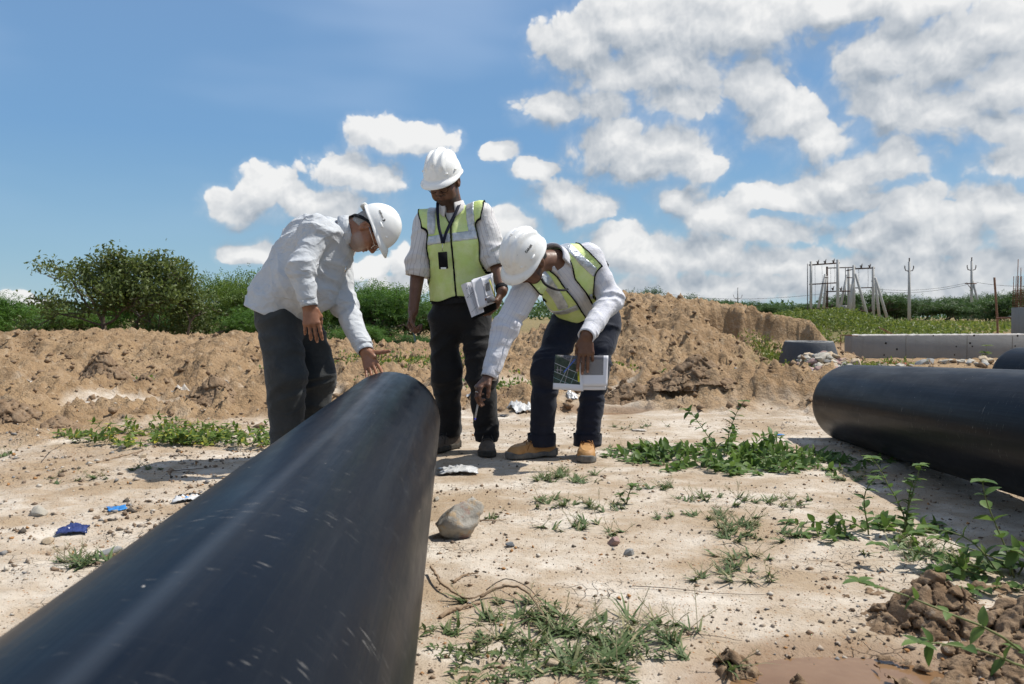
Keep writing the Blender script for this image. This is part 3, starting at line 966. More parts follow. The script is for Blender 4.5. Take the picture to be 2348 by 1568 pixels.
def head_frame(c, f, up_hint):
    f = unit(f); r = unit(np.cross(f, up_hint)); u = np.cross(r, f)
    return np.array(c, float), np.stack([r, f, u], 1)     # columns: right, forward, up
def head_sdf(C, M, neck_to, nr=.056):
    M32 = M.astype(F32); C32 = C.astype(F32)
    def f(P):
        q = (P - C32) @ M32
        d = ell(q, (0, -.012, .028), (.076, .096, .088))
        d = smin(d, ell(q, (0, .026, -.035), (.060, .064, .080)), .035)
        d = smin(d, ell(q, (0, .052, -.092), (.032, .034, .030)), .03)
        ax = np.abs(q[:, 0])
        qa = q.copy(); qa[:, 0] = ax
        d = smin(d, ell(qa, (.046, .045, -.058), (.026, .040, .034)), .03)          # jaw
        d = smin(d, ell(qa, (.043, .064, -.022), (.022, .022, .018)), .022)         # cheekbone
        d = smin(d, cap(qa, (.010, .088, .024), (.048, .072, .026), .010, .009), .018)   # brow
        d = -smin(-d, ell(qa, (.032, .097, .002), (.021, .020, .013)), .014)        # eye socket
        d = smin(d, ell(qa, (.031, .074, .002), (.0135, .0135, .0125)), .004)       # eyeball under lids
        d = smin(d, cap(q, (0, .090, .016), (0, .110, -.024), .0085, .0115), .012)  # nose
        d = smin(d, ell(qa, (.0115, .101, -.030), (.0085, .012, .008)), .006)
        d = smin(d, cap(qa, (0, .094, -.054), (.021, .083, -.058), .0068, .004), .006)   # lips
        d = smin(d, cap(qa, (0, .092, -.067), (.019, .082, -.064), .0076, .004), .006)
        d = smax(d, -cap(qa, (0, .100, -.0605), (.022, .089, -.0610), .0022), .003)
        e = ell(qa, (.080, -.012, -.002), (.010, .021, .034))                         # ears
        e = smax(e, -ell(qa, (.092, -.006, .000), (.010, .011, .020)), .006)
        e = smin(e, ell(qa, (.078, -.004, -.030), (.008, .009, .010)), .008)
        d = smin(d, e, .006)
        n = cap(P, C + M @ np.array([0, -.028, -.045]), neck_to, nr, nr + .012)
        return smin(d, n, .035)
    return f
def head_attrs(V, C, M, style):
    q = (V - C) @ M
    x, y, z = np.abs(q[:, 0]), q[:, 1], q[:, 2]
    lip = (np.exp(-((z + .060) / .010) ** 2 - (x / .022) ** 2) * (y > .078)).astype(F32)
    if style == 'stubble':
        b = .62 * sstep(-z, .040, .062) * sstep(y, -.01, .03) * (1 - .6 * lip)
        b = np.maximum(b, .5 * sstep(-z, .03, .05) * sstep(x, .05, .058) * sstep(y, -.005, .015))
        b = b * (y > -.02)
    else:
        b = .9 * sstep(-z, .066, .080) * sstep(y, .0, .03) + .95 * np.exp(-((z + .045) / .0062) ** 2) * sstep(y, .07, .084) * (x < .030)
        b = np.maximum(b, .85 * sstep(x, .052, .060) * sstep(-z, .015, .035) * sstep(y, -.005, .012) * (y < .045))
        b = np.clip(b, 0, 1)
    return b * (z > -.145), lip
def hair_mesh(C, M, low, front, h=.005, grow=.006):
    M32 = M.astype(F32)
    def f(P):
        q = (P - C.astype(F32)) @ M32
        d = ell(q, (0, -.012, .028), (.076 + grow, .096 + grow, .088 + grow))
        d = smin(d, ell(q, (0, -.045, -.035), (.062 + grow, .050, .050)), .03) + .0022 * gnoise(q * 130)
        cut = np.maximum(low - q[:, 2] - .55 * np.maximum(-q[:, 1] - .02, 0), q[:, 1] - front - .3 * np.maximum(q[:, 2] - .05, 0))
        qa = q.copy(); qa[:, 0] = np.abs(qa[:, 0])
        return np.maximum(np.maximum(d, cut), -ell(qa, (.082, -.008, -.006), (.03, .024, .036)))
    return sdf_mesh(f, C - .16, C + .16, h)

def hand_prims(w, d, n, s, curls, thumb, scale=1.0, spread=.10):
    """w wrist, d towards the fingers, n out of the palm, s towards the thumb; returns prims and nail spots"""
    d = unit(d); n = unit(n - d * np.dot(n, d)); s0 = np.cross(n, d); s = s0 if np.dot(s0, s) > 0 else -s0
    w = np.asarray(w, float); k = scale
    pr = []
    pr.append(('e', w - d * .01 * k, w + d * .088 * k, (.026 * k, .018 * k), (.041 * k, .0135 * k), s))
    pr.append(('c', w + d * .022 * k + s * .018 * k + n * .006 * k, w + d * .058 * k + s * .032 * k + n * .010 * k, .017 * k, .013 * k))
    nails = []
    base = [(.089, .031), (.093, .0105), (.090, -.0105), (.081, -.030)]
    lens = [(.043, .026, .021), (.047, .030, .022), (.043, .028, .021), (.034, .021, .019)]
    rad = [.0088, .0090, .0086, .0076]
    for i in range(4):
        p = w + d * base[i][0] * k + s * base[i][1] * k
        ang = 0.0
        side = s * spread * (1.5 - i) * .6
        for j in range(3):
            ang += curls[i][j]
            dr = unit(d * math.cos(ang) + n * math.sin(ang) + side)
            q = p + dr * lens[i][j] * k
            r0 = rad[i] * (1 - .10 * j) * k
            pr.append(('c', p, q, r0 * 1.04, r0 * .92))
            if j == 2:
                nails.append((q - dr * .004 * k - unit(np.cross(np.cross(dr, n), dr)) * r0 * .8, .0068 * k))
            p = q
    p = w + d * .026 * k + s * .030 * k + n * .004 * k
    for j, (ln, r0) in enumerate(((.038, .0125), (.030, .0105), (.025, .0095))):
        td = unit(d * thumb[j][0] + s * thumb[j][1] + n * thumb[j][2])
        q = p + td * ln * k
        pr.append(('c', p, q, r0 * k, r0 * .9 * k))
        if j == 2:
            nails.append((q - td * .004 * k + unit(np.cross(np.cross(td, s), td)) * 0 - n * r0 * .7, .0075 * k))
        p = q
    return pr, nails
def prims_sdf(pr, k=.007):
    def f(P):
        d = None
        for q in pr:
            e = ecap(P, q[1], q[2], q[3], q[4], q[5]) if q[0] == 'e' else cap(P, q[1], q[2], q[3], q[4])
            d = e if d is None else smin(d, e, k)
        return d
    return f
def hand_mesh(elbow, w, d, n, s, curls, thumb, scale=1.0, h=.0034, fr=(.040, .027), spread=.10, veins=.0008):
    pr, nails = hand_prims(w, d, n, s, curls, thumb, scale, spread)
    g = prims_sdf(pr, .0065)
    w = np.asarray(w, float)
    a0 = w + (np.asarray(elbow) - w) * .92
    def f(P):
        e = cap(P, a0, w, fr[0], fr[1])
        return smin(g(P), e, .02) + veins * gnoise(P * 90)
    pts = [a0, w] + [q[1] for q in pr] + [q[2] for q in pr]
    lo, hi = bounds(pts, .05)
    V, Q = sdf_mesh(f, lo, hi, h)
    nl = np.zeros(len(V), F32)
    for p, r in nails:
        nl = np.maximum(nl, 1 - sstep(np.linalg.norm(V - p, axis=1), r * .75, r * 1.05))
    return V, Q, nl

def body_mesh(name, root, mat, headm, hands, core):
    """head + neck, both hands and the core under the clothes as one mesh"""
    parts = [headm[:2]] + [(h[0], h[1]) for h in hands] + [core]
    V, F_ = join_meshes(parts)
    n0 = len(headm[0])
    beard = np.zeros(len(V)); lip = np.zeros(len(V)); nail = np.zeros(len(V))
    beard[:n0], lip[:n0] = headm[2], headm[3]
    k = n0
    for h in hands:
        nail[k:k + len(h[0])] = h[2]; k += len(h[0])
    return mk(name, V, F_, mat, root, attrs={'beard': beard, 'lip': lip, 'nail': nail})

def helmet(root, C, M, mat, ridges, dirt_label=None, size=1.0):
    """hard hat; C centre of the rim plane, columns of M = right, forward, up"""
    A, Bf, Cz = .106 * size, .134 * size, .142 * size
    KP, KT = 96, 26
    def surf(ph, th, off=0.0):
        ct, st = np.cos(th), np.sin(th)
        x = (A + off) * ct * np.sin(ph); y = (Bf + off) * ct * np.cos(ph); z = (Cz + off) * st
        bump = 0
        if ridges:
            wz = sstep(z, .050, .075) * sstep(.125 - y, 0, .03)
            bump = wz * (.0125 * np.exp(-(x / .014) ** 4) + .0110 * np.exp(-((np.abs(x) - .046) / .0125) ** 4))
        else:
            bump = .002 * sstep(z, .09, .12)
        sc_ = 1 + bump / .12
        fz = 1 + .05 * np.cos(2 * ph) * ct * 0
        return np.stack([x * sc_ * fz, y * sc_, z * sc_], -1)
    ph = np.linspace(0, 2 * math.pi, KP, endpoint=False)
    rows = []
    for th in np.linspace(R(88), R(3), KT):
        rows.append(surf(ph, np.full(KP, th)))
    front = np.clip(np.cos(ph), 0, 1) ** 1.3
    rim = rows[-1]
    outd = np.stack([np.sin(ph) * 1.0, np.cos(ph), np.zeros(KP)], 1)
    outd /= np.linalg.norm(outd, axis=1)[:, None]
    br = (.006 + .036 * front)[:, None]
    r1 = rim + outd * br * .35 + np.array([0, 0, -.004])
    r2 = rim + outd * br + np.stack([np.zeros(KP), np.zeros(KP), -.009 - .020 * front], 1)
    r3 = r2 + np.array([0, 0, -.0045]) - outd * .001
    r4 = rim + outd * br * .2 + np.stack([np.zeros(KP), np.zeros(KP), -.0085 - .002 * front], 1)
    rows += [r1, r2, r3, r4]
    for th in np.linspace(R(2), R(84), 8):
        rows.append(surf(ph, np.full(KP, th), -.0045))
    V = np.concatenate(rows)
    n = len(rows)
    Q = []
    for i in range(n - 1):
        j = np.arange(KP); j2 = (j + 1) % KP
        Q.append(np.stack([i * KP + j, i * KP + j2, (i + 1) * KP + j2, (i + 1) * KP + j], 1)[:, ::-1])
    V = np.concatenate([V, V[:KP].mean(0)[None], V[-KP:].mean(0)[None]])
    T = [(n * KP, j, (j + 1) % KP) for j in range(KP)] + [(n * KP + 1, (n - 1) * KP + (j + 1) % KP, (n - 1) * KP + j) for j in range(KP)]
    toW = lambda v: C + np.asarray(v) @ M.T
    o = mk('hard_hat', toW(V), [np.concatenate(Q), np.array(T)[:, ::-1]], mat, root)
    # accessory slots on both sides
    for sg in (-1, 1):
        p0 = surf(np.array([R(78) * sg]), np.array([R(17)]))[0]
        MB().box(toW(p0 * 1.005), (.008, .036, .012), M @ rotz(-R(6) * sg), .003).build('side_slot', mat, o)
        MB().box(toW(surf(np.array([R(42) * sg]), np.array([R(15)]))[0] * .985), (.018, .012, .012), M @ rotz(-R(45) * sg), .004).build('visor_lug', mat, o)
    # suspension band inside
    band = MB()
    a = np.linspace(0, 2 * math.pi, 33)
    band_pts = np.stack([.082 * np.sin(a), .101 * np.cos(a) - .004, np.full(33, .012)], 1)
    Vb, Qb = [], []
    for p, q in zip(band_pts, a):
        Vb += [p + np.array([0, 0, .014]), p - np.array([0, 0, .014])]
    for i in range(32):
        Qb.append((2 * i, 2 * i + 1, 2 * i + 3, 2 * i + 2))
    band.add(toW(np.array(Vb)), None, Qb)
    band.build('headband', M_BAND, o, smooth=True)
    return o, surf, toW

def text_mesh(txt, size, bold=0.0):
    cu = bpy.data.curves.new('txt', 'FONT')
    cu.body = txt; cu.size = size; cu.align_x = 'CENTER'; cu.align_y = 'CENTER'; cu.offset = bold; cu.resolution_u = 3
    ob = bpy.data.objects.new('txt', cu)
    COL.objects.link(ob)
    dg = bpy.context.evaluated_depsgraph_get()
    me = bpy.data.meshes.new_from_object(ob.evaluated_get(dg))
    V = np.array([v.co[:] for v in me.vertices]); T = []
    for p in me.polygons:
        vs = list(p.vertices)
        for i in range(1, len(vs) - 1):
            T.append((vs[0], vs[i], vs[i + 1]))
    bpy.data.objects.remove(ob); bpy.data.meshes.remove(me)
    return V, np.array(T)

def collar(root, C, u, f, s, a, b, mat, name='collar', open_deg=22, h=.036, tip=.052, flare=1.25, drop=.010):
    """stand and fall of a shirt collar round the neck; u side, f forward, s up the neck"""
    K = 49
    ph = np.linspace(R(open_deg), 2 * math.pi - R(open_deg), K)     # 0 = front
    rows = []
    ct = np.cos(ph)
    fr = np.clip(ct, 0, 1) ** 2
    def row(k, z):
        return C + np.outer(k * a * np.sin(ph), u) + np.outer(k * b * np.cos(ph), f) + np.outer(z, s)
    rows.append(row(1.02, -.012 - .016 * fr))
    rows.append(row(.97, h * (1 - .45 * fr)))
    rows.append(row(1.03, h * (1 - .45 * fr) + .004))
    rows.append(row(1.10, h * .55 * (1 - .6 * fr) - .012 * fr))
    rows.append(row(flare, -drop - tip * fr ** 1.3))
    V = np.concatenate(rows)
    Q = []
    for i in range(len(rows) - 1):
        j = np.arange(K - 1)
        Q.append(np.stack([i * K + j, i * K + j + 1, (i + 1) * K + j + 1, (i + 1) * K + j], 1))
    o = mk(name, V, np.concatenate(Q), mat, root)
    md = o.modifiers.new('t', 'SOLIDIFY'); md.thickness = .0025
    return o

def ring_band(name, root, mat, a, b, ra, rb, u=None, flat=1.0, k=28, wob=.0, n=5):
    """cuff: open-ended tube with a turned-in lip"""
    a, b = np.asarray(a, float), np.asarray(b, float)
    pts = [a + (b - a) * t for t in np.linspace(0, 1, n)]
    d = unit(b - a)
    U, Vv, _ = frame_of(d) if u is None else (unit(np.asarray(u) - d * np.dot(u, d)), None, None)
    Vv = np.cross(d, U)
    an = np.linspace(0, 2 * math.pi, k, endpoint=False)
    rows = []
    prof = [(p, ra + (rb - ra) * i / (n - 1)) for i, p in enumerate(pts)]
    prof += [(b - d * .0005, rb - .004), (b - d * .012, rb - .009)]
    for p, r in prof:
        rr = r * (1 + wob * np.sin(3 * an + 5 * np.dot(p - a, d) * 9))
        rows.append(p + np.outer(rr * np.cos(an), U) + np.outer(rr * flat * np.sin(an), Vv))
    V = np.concatenate(rows); Q = []
    for i in range(len(rows) - 1):
        j = np.arange(k); j2 = (j + 1) % k
        Q.append(np.stack([i * k + j, i * k + j2, (i + 1) * k + j2, (i + 1) * k + j], 1))
    su = np.concatenate([np.stack([an * .045, np.full(k, i * .01), np.zeros(k)], 1) for i in range(len(rows))])
    return mk(name, V, np.concatenate(Q), mat, root, attrs={'su': su})

def shoe(root, heel, toe_dir, mat_up, mat_sole, mat_lace, moc=False, L=.285, tilt=0.0, sock=None):
    """low work shoe; heel = ground point under the ankle"""
    f = unit(np.array([toe_dir[0], toe_dir[1], 0])); r = unit(np.cross(f, (0, 0, 1))); up = np.array([0, 0, 1.0])
    M = np.stack([r, f, up], 1)
    if tilt:
        M = np.array(Matrix.Rotation(tilt, 3, Vector(r))) @ M
    H = np.asarray(heel, float)
    sc = L / .285
    def loc(P):
        return ((P - H.astype(F32)) @ M.astype(F32)) / sc
    def outline(q, grow=0.0):
        w = np.interp(q[:, 1], [-.07, -.05, 0, .06, .13, .17, .215], [.018, .034, .037, .036, .047, .045, .020]).astype(F32) + grow
        c = np.interp(q[:, 1], [-.07, .05, .13, .215], [0, 0, .004, .0]).astype(F32)
        lng = np.maximum(-.075 - grow - q[:, 1], q[:, 1] - .212 - grow)
        return smax(np.abs(q[:, 0] - c) - w, lng, .02)
    def up_sdf(P):
        q = loc(P)
        top = np.interp(q[:, 1], [-.08, -.05, -.005, .04, .10, .16, .20, .22], [.10, .108, .112, .098, .078, .066, .056, .042]).astype(F32)
        wn = np.clip((q[:, 2] - .03) / .09, 0, 1)
        d = smax(outline(q, 0) + wn * wn * .022, q[:, 2] - top, .028)
        d = smax(d, .012 - q[:, 2], .004)
        if moc:
            # raised apron seam
            ap = np.abs(np.hypot(q[:, 0] / .032, (q[:, 1] - .115) / .075) - 1)
            d = d - .0035 * np.exp(-(ap / .08) ** 2) * sstep(q[:, 1], .03, .06)
        return (d + .0012 * gnoise(q * 60)) * sc
    def sole_sdf(P):
        q = loc(P)
        tread = .0035 * (np.sin(q[:, 1] * 240) > .2) * (np.abs(q[:, 1] - .02) > .02)
        arch = .012 * np.exp(-((q[:, 1] - .02) / .024) ** 2) if moc else 0
        top = .030 + .006 * sstep(q[:, 1], .17, .21) + .010 * sstep(-q[:, 1], .01, .05) + .003 * np.sin(q[:, 1] * 70)
        d = smax(outline(q, .006), np.maximum(q[:, 2] - top, tread + arch - q[:, 2]), .005)
        return d * sc
    pad = .05
    c = [H + M @ np.array(p) * sc for p in ((-.06, -.09, 0), (.06, .23, 0), (-.06, .23, .13), (.06, -.09, .13), (.06, .23, .13), (-.06, -.09, .13), (-.06, .23, 0), (.06, -.09, 0))]
    lo, hi = bounds(c, .012)
    V, Q = sdf_mesh(up_sdf, lo, hi, .0042)
    o = mk('shoe', V, Q, mat_up, root)
    V, Q = sdf_mesh(sole_sdf, lo, hi, .0042)
    mk('sole', V, Q, mat_sole, o)
    lc = MB()
    W_ = lambda p: H + M @ np.array(p, float) * sc
    for i in range(5):
        y = .105 - i * .020; z = .083 + i * .0085
        lc.tube([W_((-.026, y + .006, z - .010)), W_((-.012, y, z + .002)), W_((.012, y - .004, z + .003)), W_((.026, y + .004, z - .009))], .0023, 5)
    for sg in (-1, 1):   # bow loops and free ends
        lc.tube([W_((.003 * sg, .03, .112)), W_((.024 * sg, .045, .122)), W_((.042 * sg, .05, .105)), W_((.036 * sg, .055, .092)), W_((.012 * sg, .035, .108))], .0022, 5)
        lc.tube([W_((.002 * sg, .034, .113)), W_((.022 * sg, .07, .104)), W_((.036 * sg, .10, .070)), W_((.043 * sg, .115, .045))], .0022, 5)
    lc.build('lace', mat_lace, o, smooth=True)
    return o

M_HAT = None
M_BAND = simple('headband_plastic', (0.62, 0.60, 0.55), (0.70, 0.69, 0.64), 20, .5)
def hat_material(name, dirt):
    m, t, b, out = new_mat(name)
    co = t.n('ShaderNodeTexCoord').outputs['Object']
    n1 = t.noise(co, 16, 6, .65); n2_ = t.noise(co, 55, 4, .7)
    msk = t.m('MULTIPLY', t.rng(n1, .55, .72), dirt)
    col = t.mix(msk, (0.80, 0.80, 0.78), (0.50, 0.45, 0.36))
    col = t.mix(t.m('MULTIPLY', t.rng(n2_, .68, .74), dirt * .9), col, (0.20, 0.17, 0.14))
    setc(t, b.inputs['Base Color'], col)
    setc(t, b.inputs['Roughness'], t.rng(n1, .3, .7, .28, .48))
    b.inputs['Specular IOR Level'].default_value = .45
    bn = t.n('ShaderNodeBump', {'Strength': .12, 'Distance': .003, 'Height': n2_})
    t.link(bn.outputs[0], b.inputs['Normal'])
    return m
M_HAT_CLEAN = hat_material('white_helmet_plastic', .12)
M_HAT_DIRTY = hat_material('scuffed_white_helmet_plastic', .55)
M_INK = simple('black_print', (0.02, 0.02, 0.022), rough=.6)
M_STRAP = simple('black_webbing', (0.008, 0.008, 0.009), (0.03, 0.03, 0.032), 200, .85, spec=.1)
M_BUTTON = simple('white_button', (0.75, 0.76, 0.76), rough=.35)
M_METAL = simple('bright_metal', (0.65, 0.63, 0.58), rough=.25, metal=1.0)
M_SKIN_L = skin_material('weathered_brown_skin', (0.235, 0.100, 0.052), (0.300, 0.138, 0.075), (0.36, 0.33, 0.30), .46, .45)
M_SKIN_D = skin_material('dark_brown_skin', (0.112, 0.052, 0.031), (0.160, 0.080, 0.049), (0.012, 0.010, 0.009), .48, .4)
M_HAIR_G = simple('grey_hair', (0.14, 0.13, 0.12), (0.42, 0.40, 0.38), 260, .7, .6, 220)
M_HAIR_B = simple('black_hair', (0.010, 0.009, 0.008), (0.022, 0.020, 0.018), 200, .6, .5, 200)

def lerp3(a, b, t):
    return np.asarray(a) + (np.asarray(b) - np.asarray(a)) * t
def limb_uv(V, a, b, r):
    d = unit(np.asarray(b) - a); u, v, _ = frame_of(d, (0, 1, .01))
    q = V - np.asarray(a)
    ang = np.arctan2(q @ u, q @ v)
    return np.stack([ang * r, q @ d, np.full(len(V), .35)], 1)
# ------------------------------------------------------------------ the three men
M_SHIRT_L = cloth_material('pale_blue_linen', (0.455, 0.475, 0.50), (0.525, 0.545, 0.565), weave=500, wr=1.0)
M_TROUS_L = cloth_material('charcoal_check_wool', (0.031, 0.034, 0.035), (0.052, 0.056, 0.057), weave=700, rough=.8)
M_SHIRT_M = cloth_material('white_striped_cotton', (0.56, 0.545, 0.545), (0.62, 0.605, 0.60), stripe=(0.30, 0.275, 0.30), period=.022, width=.07)
M_SHIRT_R = cloth_material('white_pinstriped_cotton', (0.57, 0.57, 0.61), (0.63, 0.63, 0.66), stripe=(0.38, 0.39, 0.50), period=.021, width=.045, cross=.034)
M_BLACK = cloth_material('black_trouser_cloth', (0.0075, 0.0075, 0.0085), (0.012, 0.012, 0.013), rough=.75, wr=.4)
M_NAVY = cloth_material('navy_trouser_cloth', (0.008, 0.0105, 0.022), (0.013, 0.017, 0.032), rough=.75, wr=.4)
def vest_material():
    m, t, b, out = new_mat('fluorescent_mesh')
    co = t.n('ShaderNodeTexCoord').outputs['Object']
    n = t.noise(co, 11, 5, .6)
    col = t.mix(t.rng(n, .35, .65), (0.60, 0.74, 0.25), (0.74, 0.82, 0.44))
    mesh_ = t.vor(co, 330, 'F1')
    col = t.mix(t.rng(mesh_, .2, .5, .0, .30), col, (0.50, 0.64, 0.16))
    setc(t, b.inputs['Base Color'], col)
    b.inputs['Roughness'].default_value = .55
    b.inputs['Specular IOR Level'].default_value = .3
    h = t.m('ADD', t.noise(co, 26, 4, .6), t.m('MULTIPLY', mesh_, .15))
    bn = t.n('ShaderNodeBump', {'Strength': .6, 'Distance': .012, 'Height': h})
    t.link(bn.outputs[0], b.inputs['Normal'])
    return m
M_VEST = vest_material()
def foil_material():
    m, t, b, out = new_mat('silver_reflective_tape')
    co = t.n('ShaderNodeTexCoord').outputs['Object']
    setc(t, b.inputs['Base Color'], t.mix(t.rng(t.noise(co, 30, 4, .6), .35, .65), (0.40, 0.43, 0.46), (0.62, 0.65, 0.68)))
    b.inputs['Roughness'].default_value = .32
    b.inputs['Metallic'].default_value = .35
    bn = t.n('ShaderNodeBump', {'Strength': .8, 'Distance': .010, 'Height': t.noise(co, 45, 3, .6)})
    t.link(bn.outputs[0], b.inputs['Normal'])
    return m
M_FOIL = foil_material()
M_TRIM = simple('black_binding', (0.009, 0.009, 0.010), rough=.8, spec=.1)
M_LEATHER_TAN = simple('tan_leather', (0.36, 0.185, 0.062), (0.47, 0.265, 0.105), 30, .62, .4, 120)
M_LEATHER_BR = simple('dusty_brown_leather', (0.070, 0.050, 0.036), (0.120, 0.092, 0.068), 30, .7, .5, 120)
M_SOLE_GREY = simple('worn_grey_rubber', (0.085, 0.088, 0.088), (0.22, 0.20, 0.17), 24, .85, .5, 90)
M_SOLE_DK = simple('dark_rubber', (0.025, 0.023, 0.020), (0.075, 0.065, 0.05), 24, .85, .5, 90)
M_LACE_TAN = simple('tan_lace', (0.28, 0.13, 0.04), rough=.8)
M_LACE_DK = simple('black_lace', (0.03, 0.027, 0.024), rough=.8)

def leg_sdf(P, hip, knee, ank, r, seed, bag=.0):
    d = smin(cap(P, hip, knee, r[0], r[1]), cap(P, knee, ank, r[1], r[2]), .04)
    a2 = np.asarray(ank, F32); k2 = np.asarray(knee, F32); h2 = np.asarray(hip, F32)
    def g(P):
        return folds(P, hip, ank + V3(.1, 0, 0), .013, 11, 4, seed) * (.35 + .9 * np.exp(-((P - k2) ** 2).sum(1) / .03) + .6 * np.exp(-((P - h2) ** 2).sum(1) / .03)) + folds(P, knee, ank, .013, 22, 4, seed + 4) * np.exp(-((P - a2) ** 2).sum(1) / .014)
    return near_only(d, P, g)
def trousers(root, hips, legs, r, mat, waist, wr_, u, seed, top_cut=None, name='trousers'):
    (hR, kR, aR), (hL, kL, aL) = legs
    def f(P):
        d1 = leg_sdf(P, hR, kR, aR, r, seed)
        d2 = leg_sdf(P, hL, kL, aL, r, seed + 9)
        pel = ecap(P, hips, waist, (wr_[0], wr_[1]), (wr_[2], wr_[3]), u)
        d = smin(smin(pel, d1, .05), d2, .05)
        for a in (aR, aL):
            a = np.asarray(a, F32)
            zc = (P[:, 2] - a[2] + .03)
            near = ((P[:, :2] - a[:2]) ** 2).sum(1) < .035
            d = np.where(near, np.maximum(d, -zc), d)
        return d
    lo, hi = bounds([hR, kR, aR, hL, kL, aL, hips, waist], .19)
    V, Q = sdf_mesh(f, lo, hi, .0092)
    V = relax(V, Q, 1, .3)
    cR = np.minimum(cap(V.astype(F32), hR, kR, .1), cap(V.astype(F32), kR, aR, .1)); cL = np.minimum(cap(V.astype(F32), hL, kL, .1), cap(V.astype(F32), kL, aL, .1))
    su = np.where((cR < cL)[:, None], limb_uv(V, hR, aR, .09), limb_uv(V, hL, aL, .09))
    return mk(name, V, Q, mat, root, attrs={'su': su})
def shirt_mesh(torso_fn, arms, pts, extra_cut=None, h=.0068, seed=0.0, k=.028):
    """arms: list of (shoulder, elbow, end, radii)"""
    def sleeve(P, A, i):
        sh, el, en, r = A
        d = smin(cap(P, sh, el, r[0], r[1]), cap(P, el, en, r[1], r[2]), .035)
        def g(P):
            w = .12 + 1.0 * np.exp(-((P - np.asarray(el, F32)) ** 2).sum(1) / .010) + .6 * np.exp(-((P - np.asarray(sh, F32)) ** 2).sum(1) / .010)
            return folds(P, lerp3(sh, el, .0), en + unit(np.cross(en - np.asarray(sh), (.3, 1, .2))) * .16, .017, 13, 5, seed + i * 3.3) * w + folds(P, sh, en + unit(np.cross(en - np.asarray(sh), (.1, 1, .6))) * .30, .006, 8, 9, seed + i * 1.7)
        d = near_only(d, P, g, .035)
        e = unit(np.asarray(en) - el).astype(F32)
        over = (P - np.asarray(en, F32)) @ e
        return np.where(((P - np.asarray(en, F32)) ** 2).sum(1) < .03, np.maximum(d, over), d)
    def f(P):
        d = torso_fn(P)
        for i, A in enumerate(arms):
            d = smin(d, sleeve(P, A, i), k)
        if extra_cut is not None:
            d = np.maximum(d, extra_cut(P))
        return d
    lo, hi = bounds(pts, .24)
    return sdf_mesh(f, lo, hi, h, True)
def shirt_uv(V, torso_fn, arms, c, u, s):
    P = V.astype(F32)
    ds = [torso_fn(P)]
    uv = [np.stack([(V - c) @ u, (V - c) @ s, np.zeros(len(V))], 1)]
    for (sh, el, en, r) in arms:
        e1, e2 = cap(P, sh, el, r[0], r[1]), cap(P, el, en, r[1], r[2])
        uv1, uv2 = limb_uv(V, sh, el, r[1]), limb_uv(V, el, en, r[2] * 1.1)
        ds.append(np.minimum(e1, e2) + .02)
        uv.append(np.where((e1 < e2)[:, None], uv1, uv2))
    k = np.argmin(np.stack(ds, 1), 1)
    return np.stack(uv, 1)[np.arange(len(V)), k]
def core_mesh(hip, chest, sh, knees):
    def f(P):
        d = ecap(P, hip, chest, (.13, .09), (.15, .10), np.asarray(sh[1]) - sh[0])
        d = smin(d, cap(P, sh[0], sh[1], .045), .04)
        for h, k, a in knees:
            d = smin(d, smin(cap(P, h, k, .07, .05), cap(P, k, a, .05, .035), .02), .03)
        return d
    lo, hi = bounds([hip, chest, *sh] + [p for q in knees for p in q], .18)
    return sdf_mesh(f, lo, hi, .02)
def strip(pts, wid, nrm, thick=.0016):
    """flat ribbon through pts; wid its half width, nrm the side it faces"""
    pts = np.asarray(pts, float); tg = np.gradient(pts, axis=0); m = MB()
    V = []
    for p, t_ in zip(pts, tg):
        sd = unit(np.cross(t_, nrm)) * wid; n = unit(np.cross(sd, t_)) * thick
        V += [p + sd + n, p - sd + n, p - sd - n, p + sd - n]
    Q = []
    for i in range(len(pts) - 1):
        for j in range(4):
            Q.append((4 * i + j, 4 * i + (j + 1) % 4, 4 * i + 4 + (j + 1) % 4, 4 * i + 4 + j))
    Q += [(0, 3, 2, 1), (4 * len(pts) - 4, 4 * len(pts) - 3, 4 * len(pts) - 2, 4 * len(pts) - 1)]
    return m.add(V, None, Q)
def smooth_path(pts, n=24):
    pts = np.asarray(pts, float); m = len(pts)
    t = np.linspace(0, m - 1, n); out = []
    for q in t:
        i = min(int(q), m - 2); f = q - i
        p0, p1, p2, p3 = pts[max(i - 1, 0)], pts[i], pts[i + 1], pts[min(i + 2, m - 1)]
        out.append(.5 * ((2 * p1) + (p2 - p0) * f + (2 * p0 - 5 * p1 + 4 * p2 - p3) * f * f + (3 * p1 - p0 - 3 * p2 + p3) * f ** 3))
    return np.array(out)

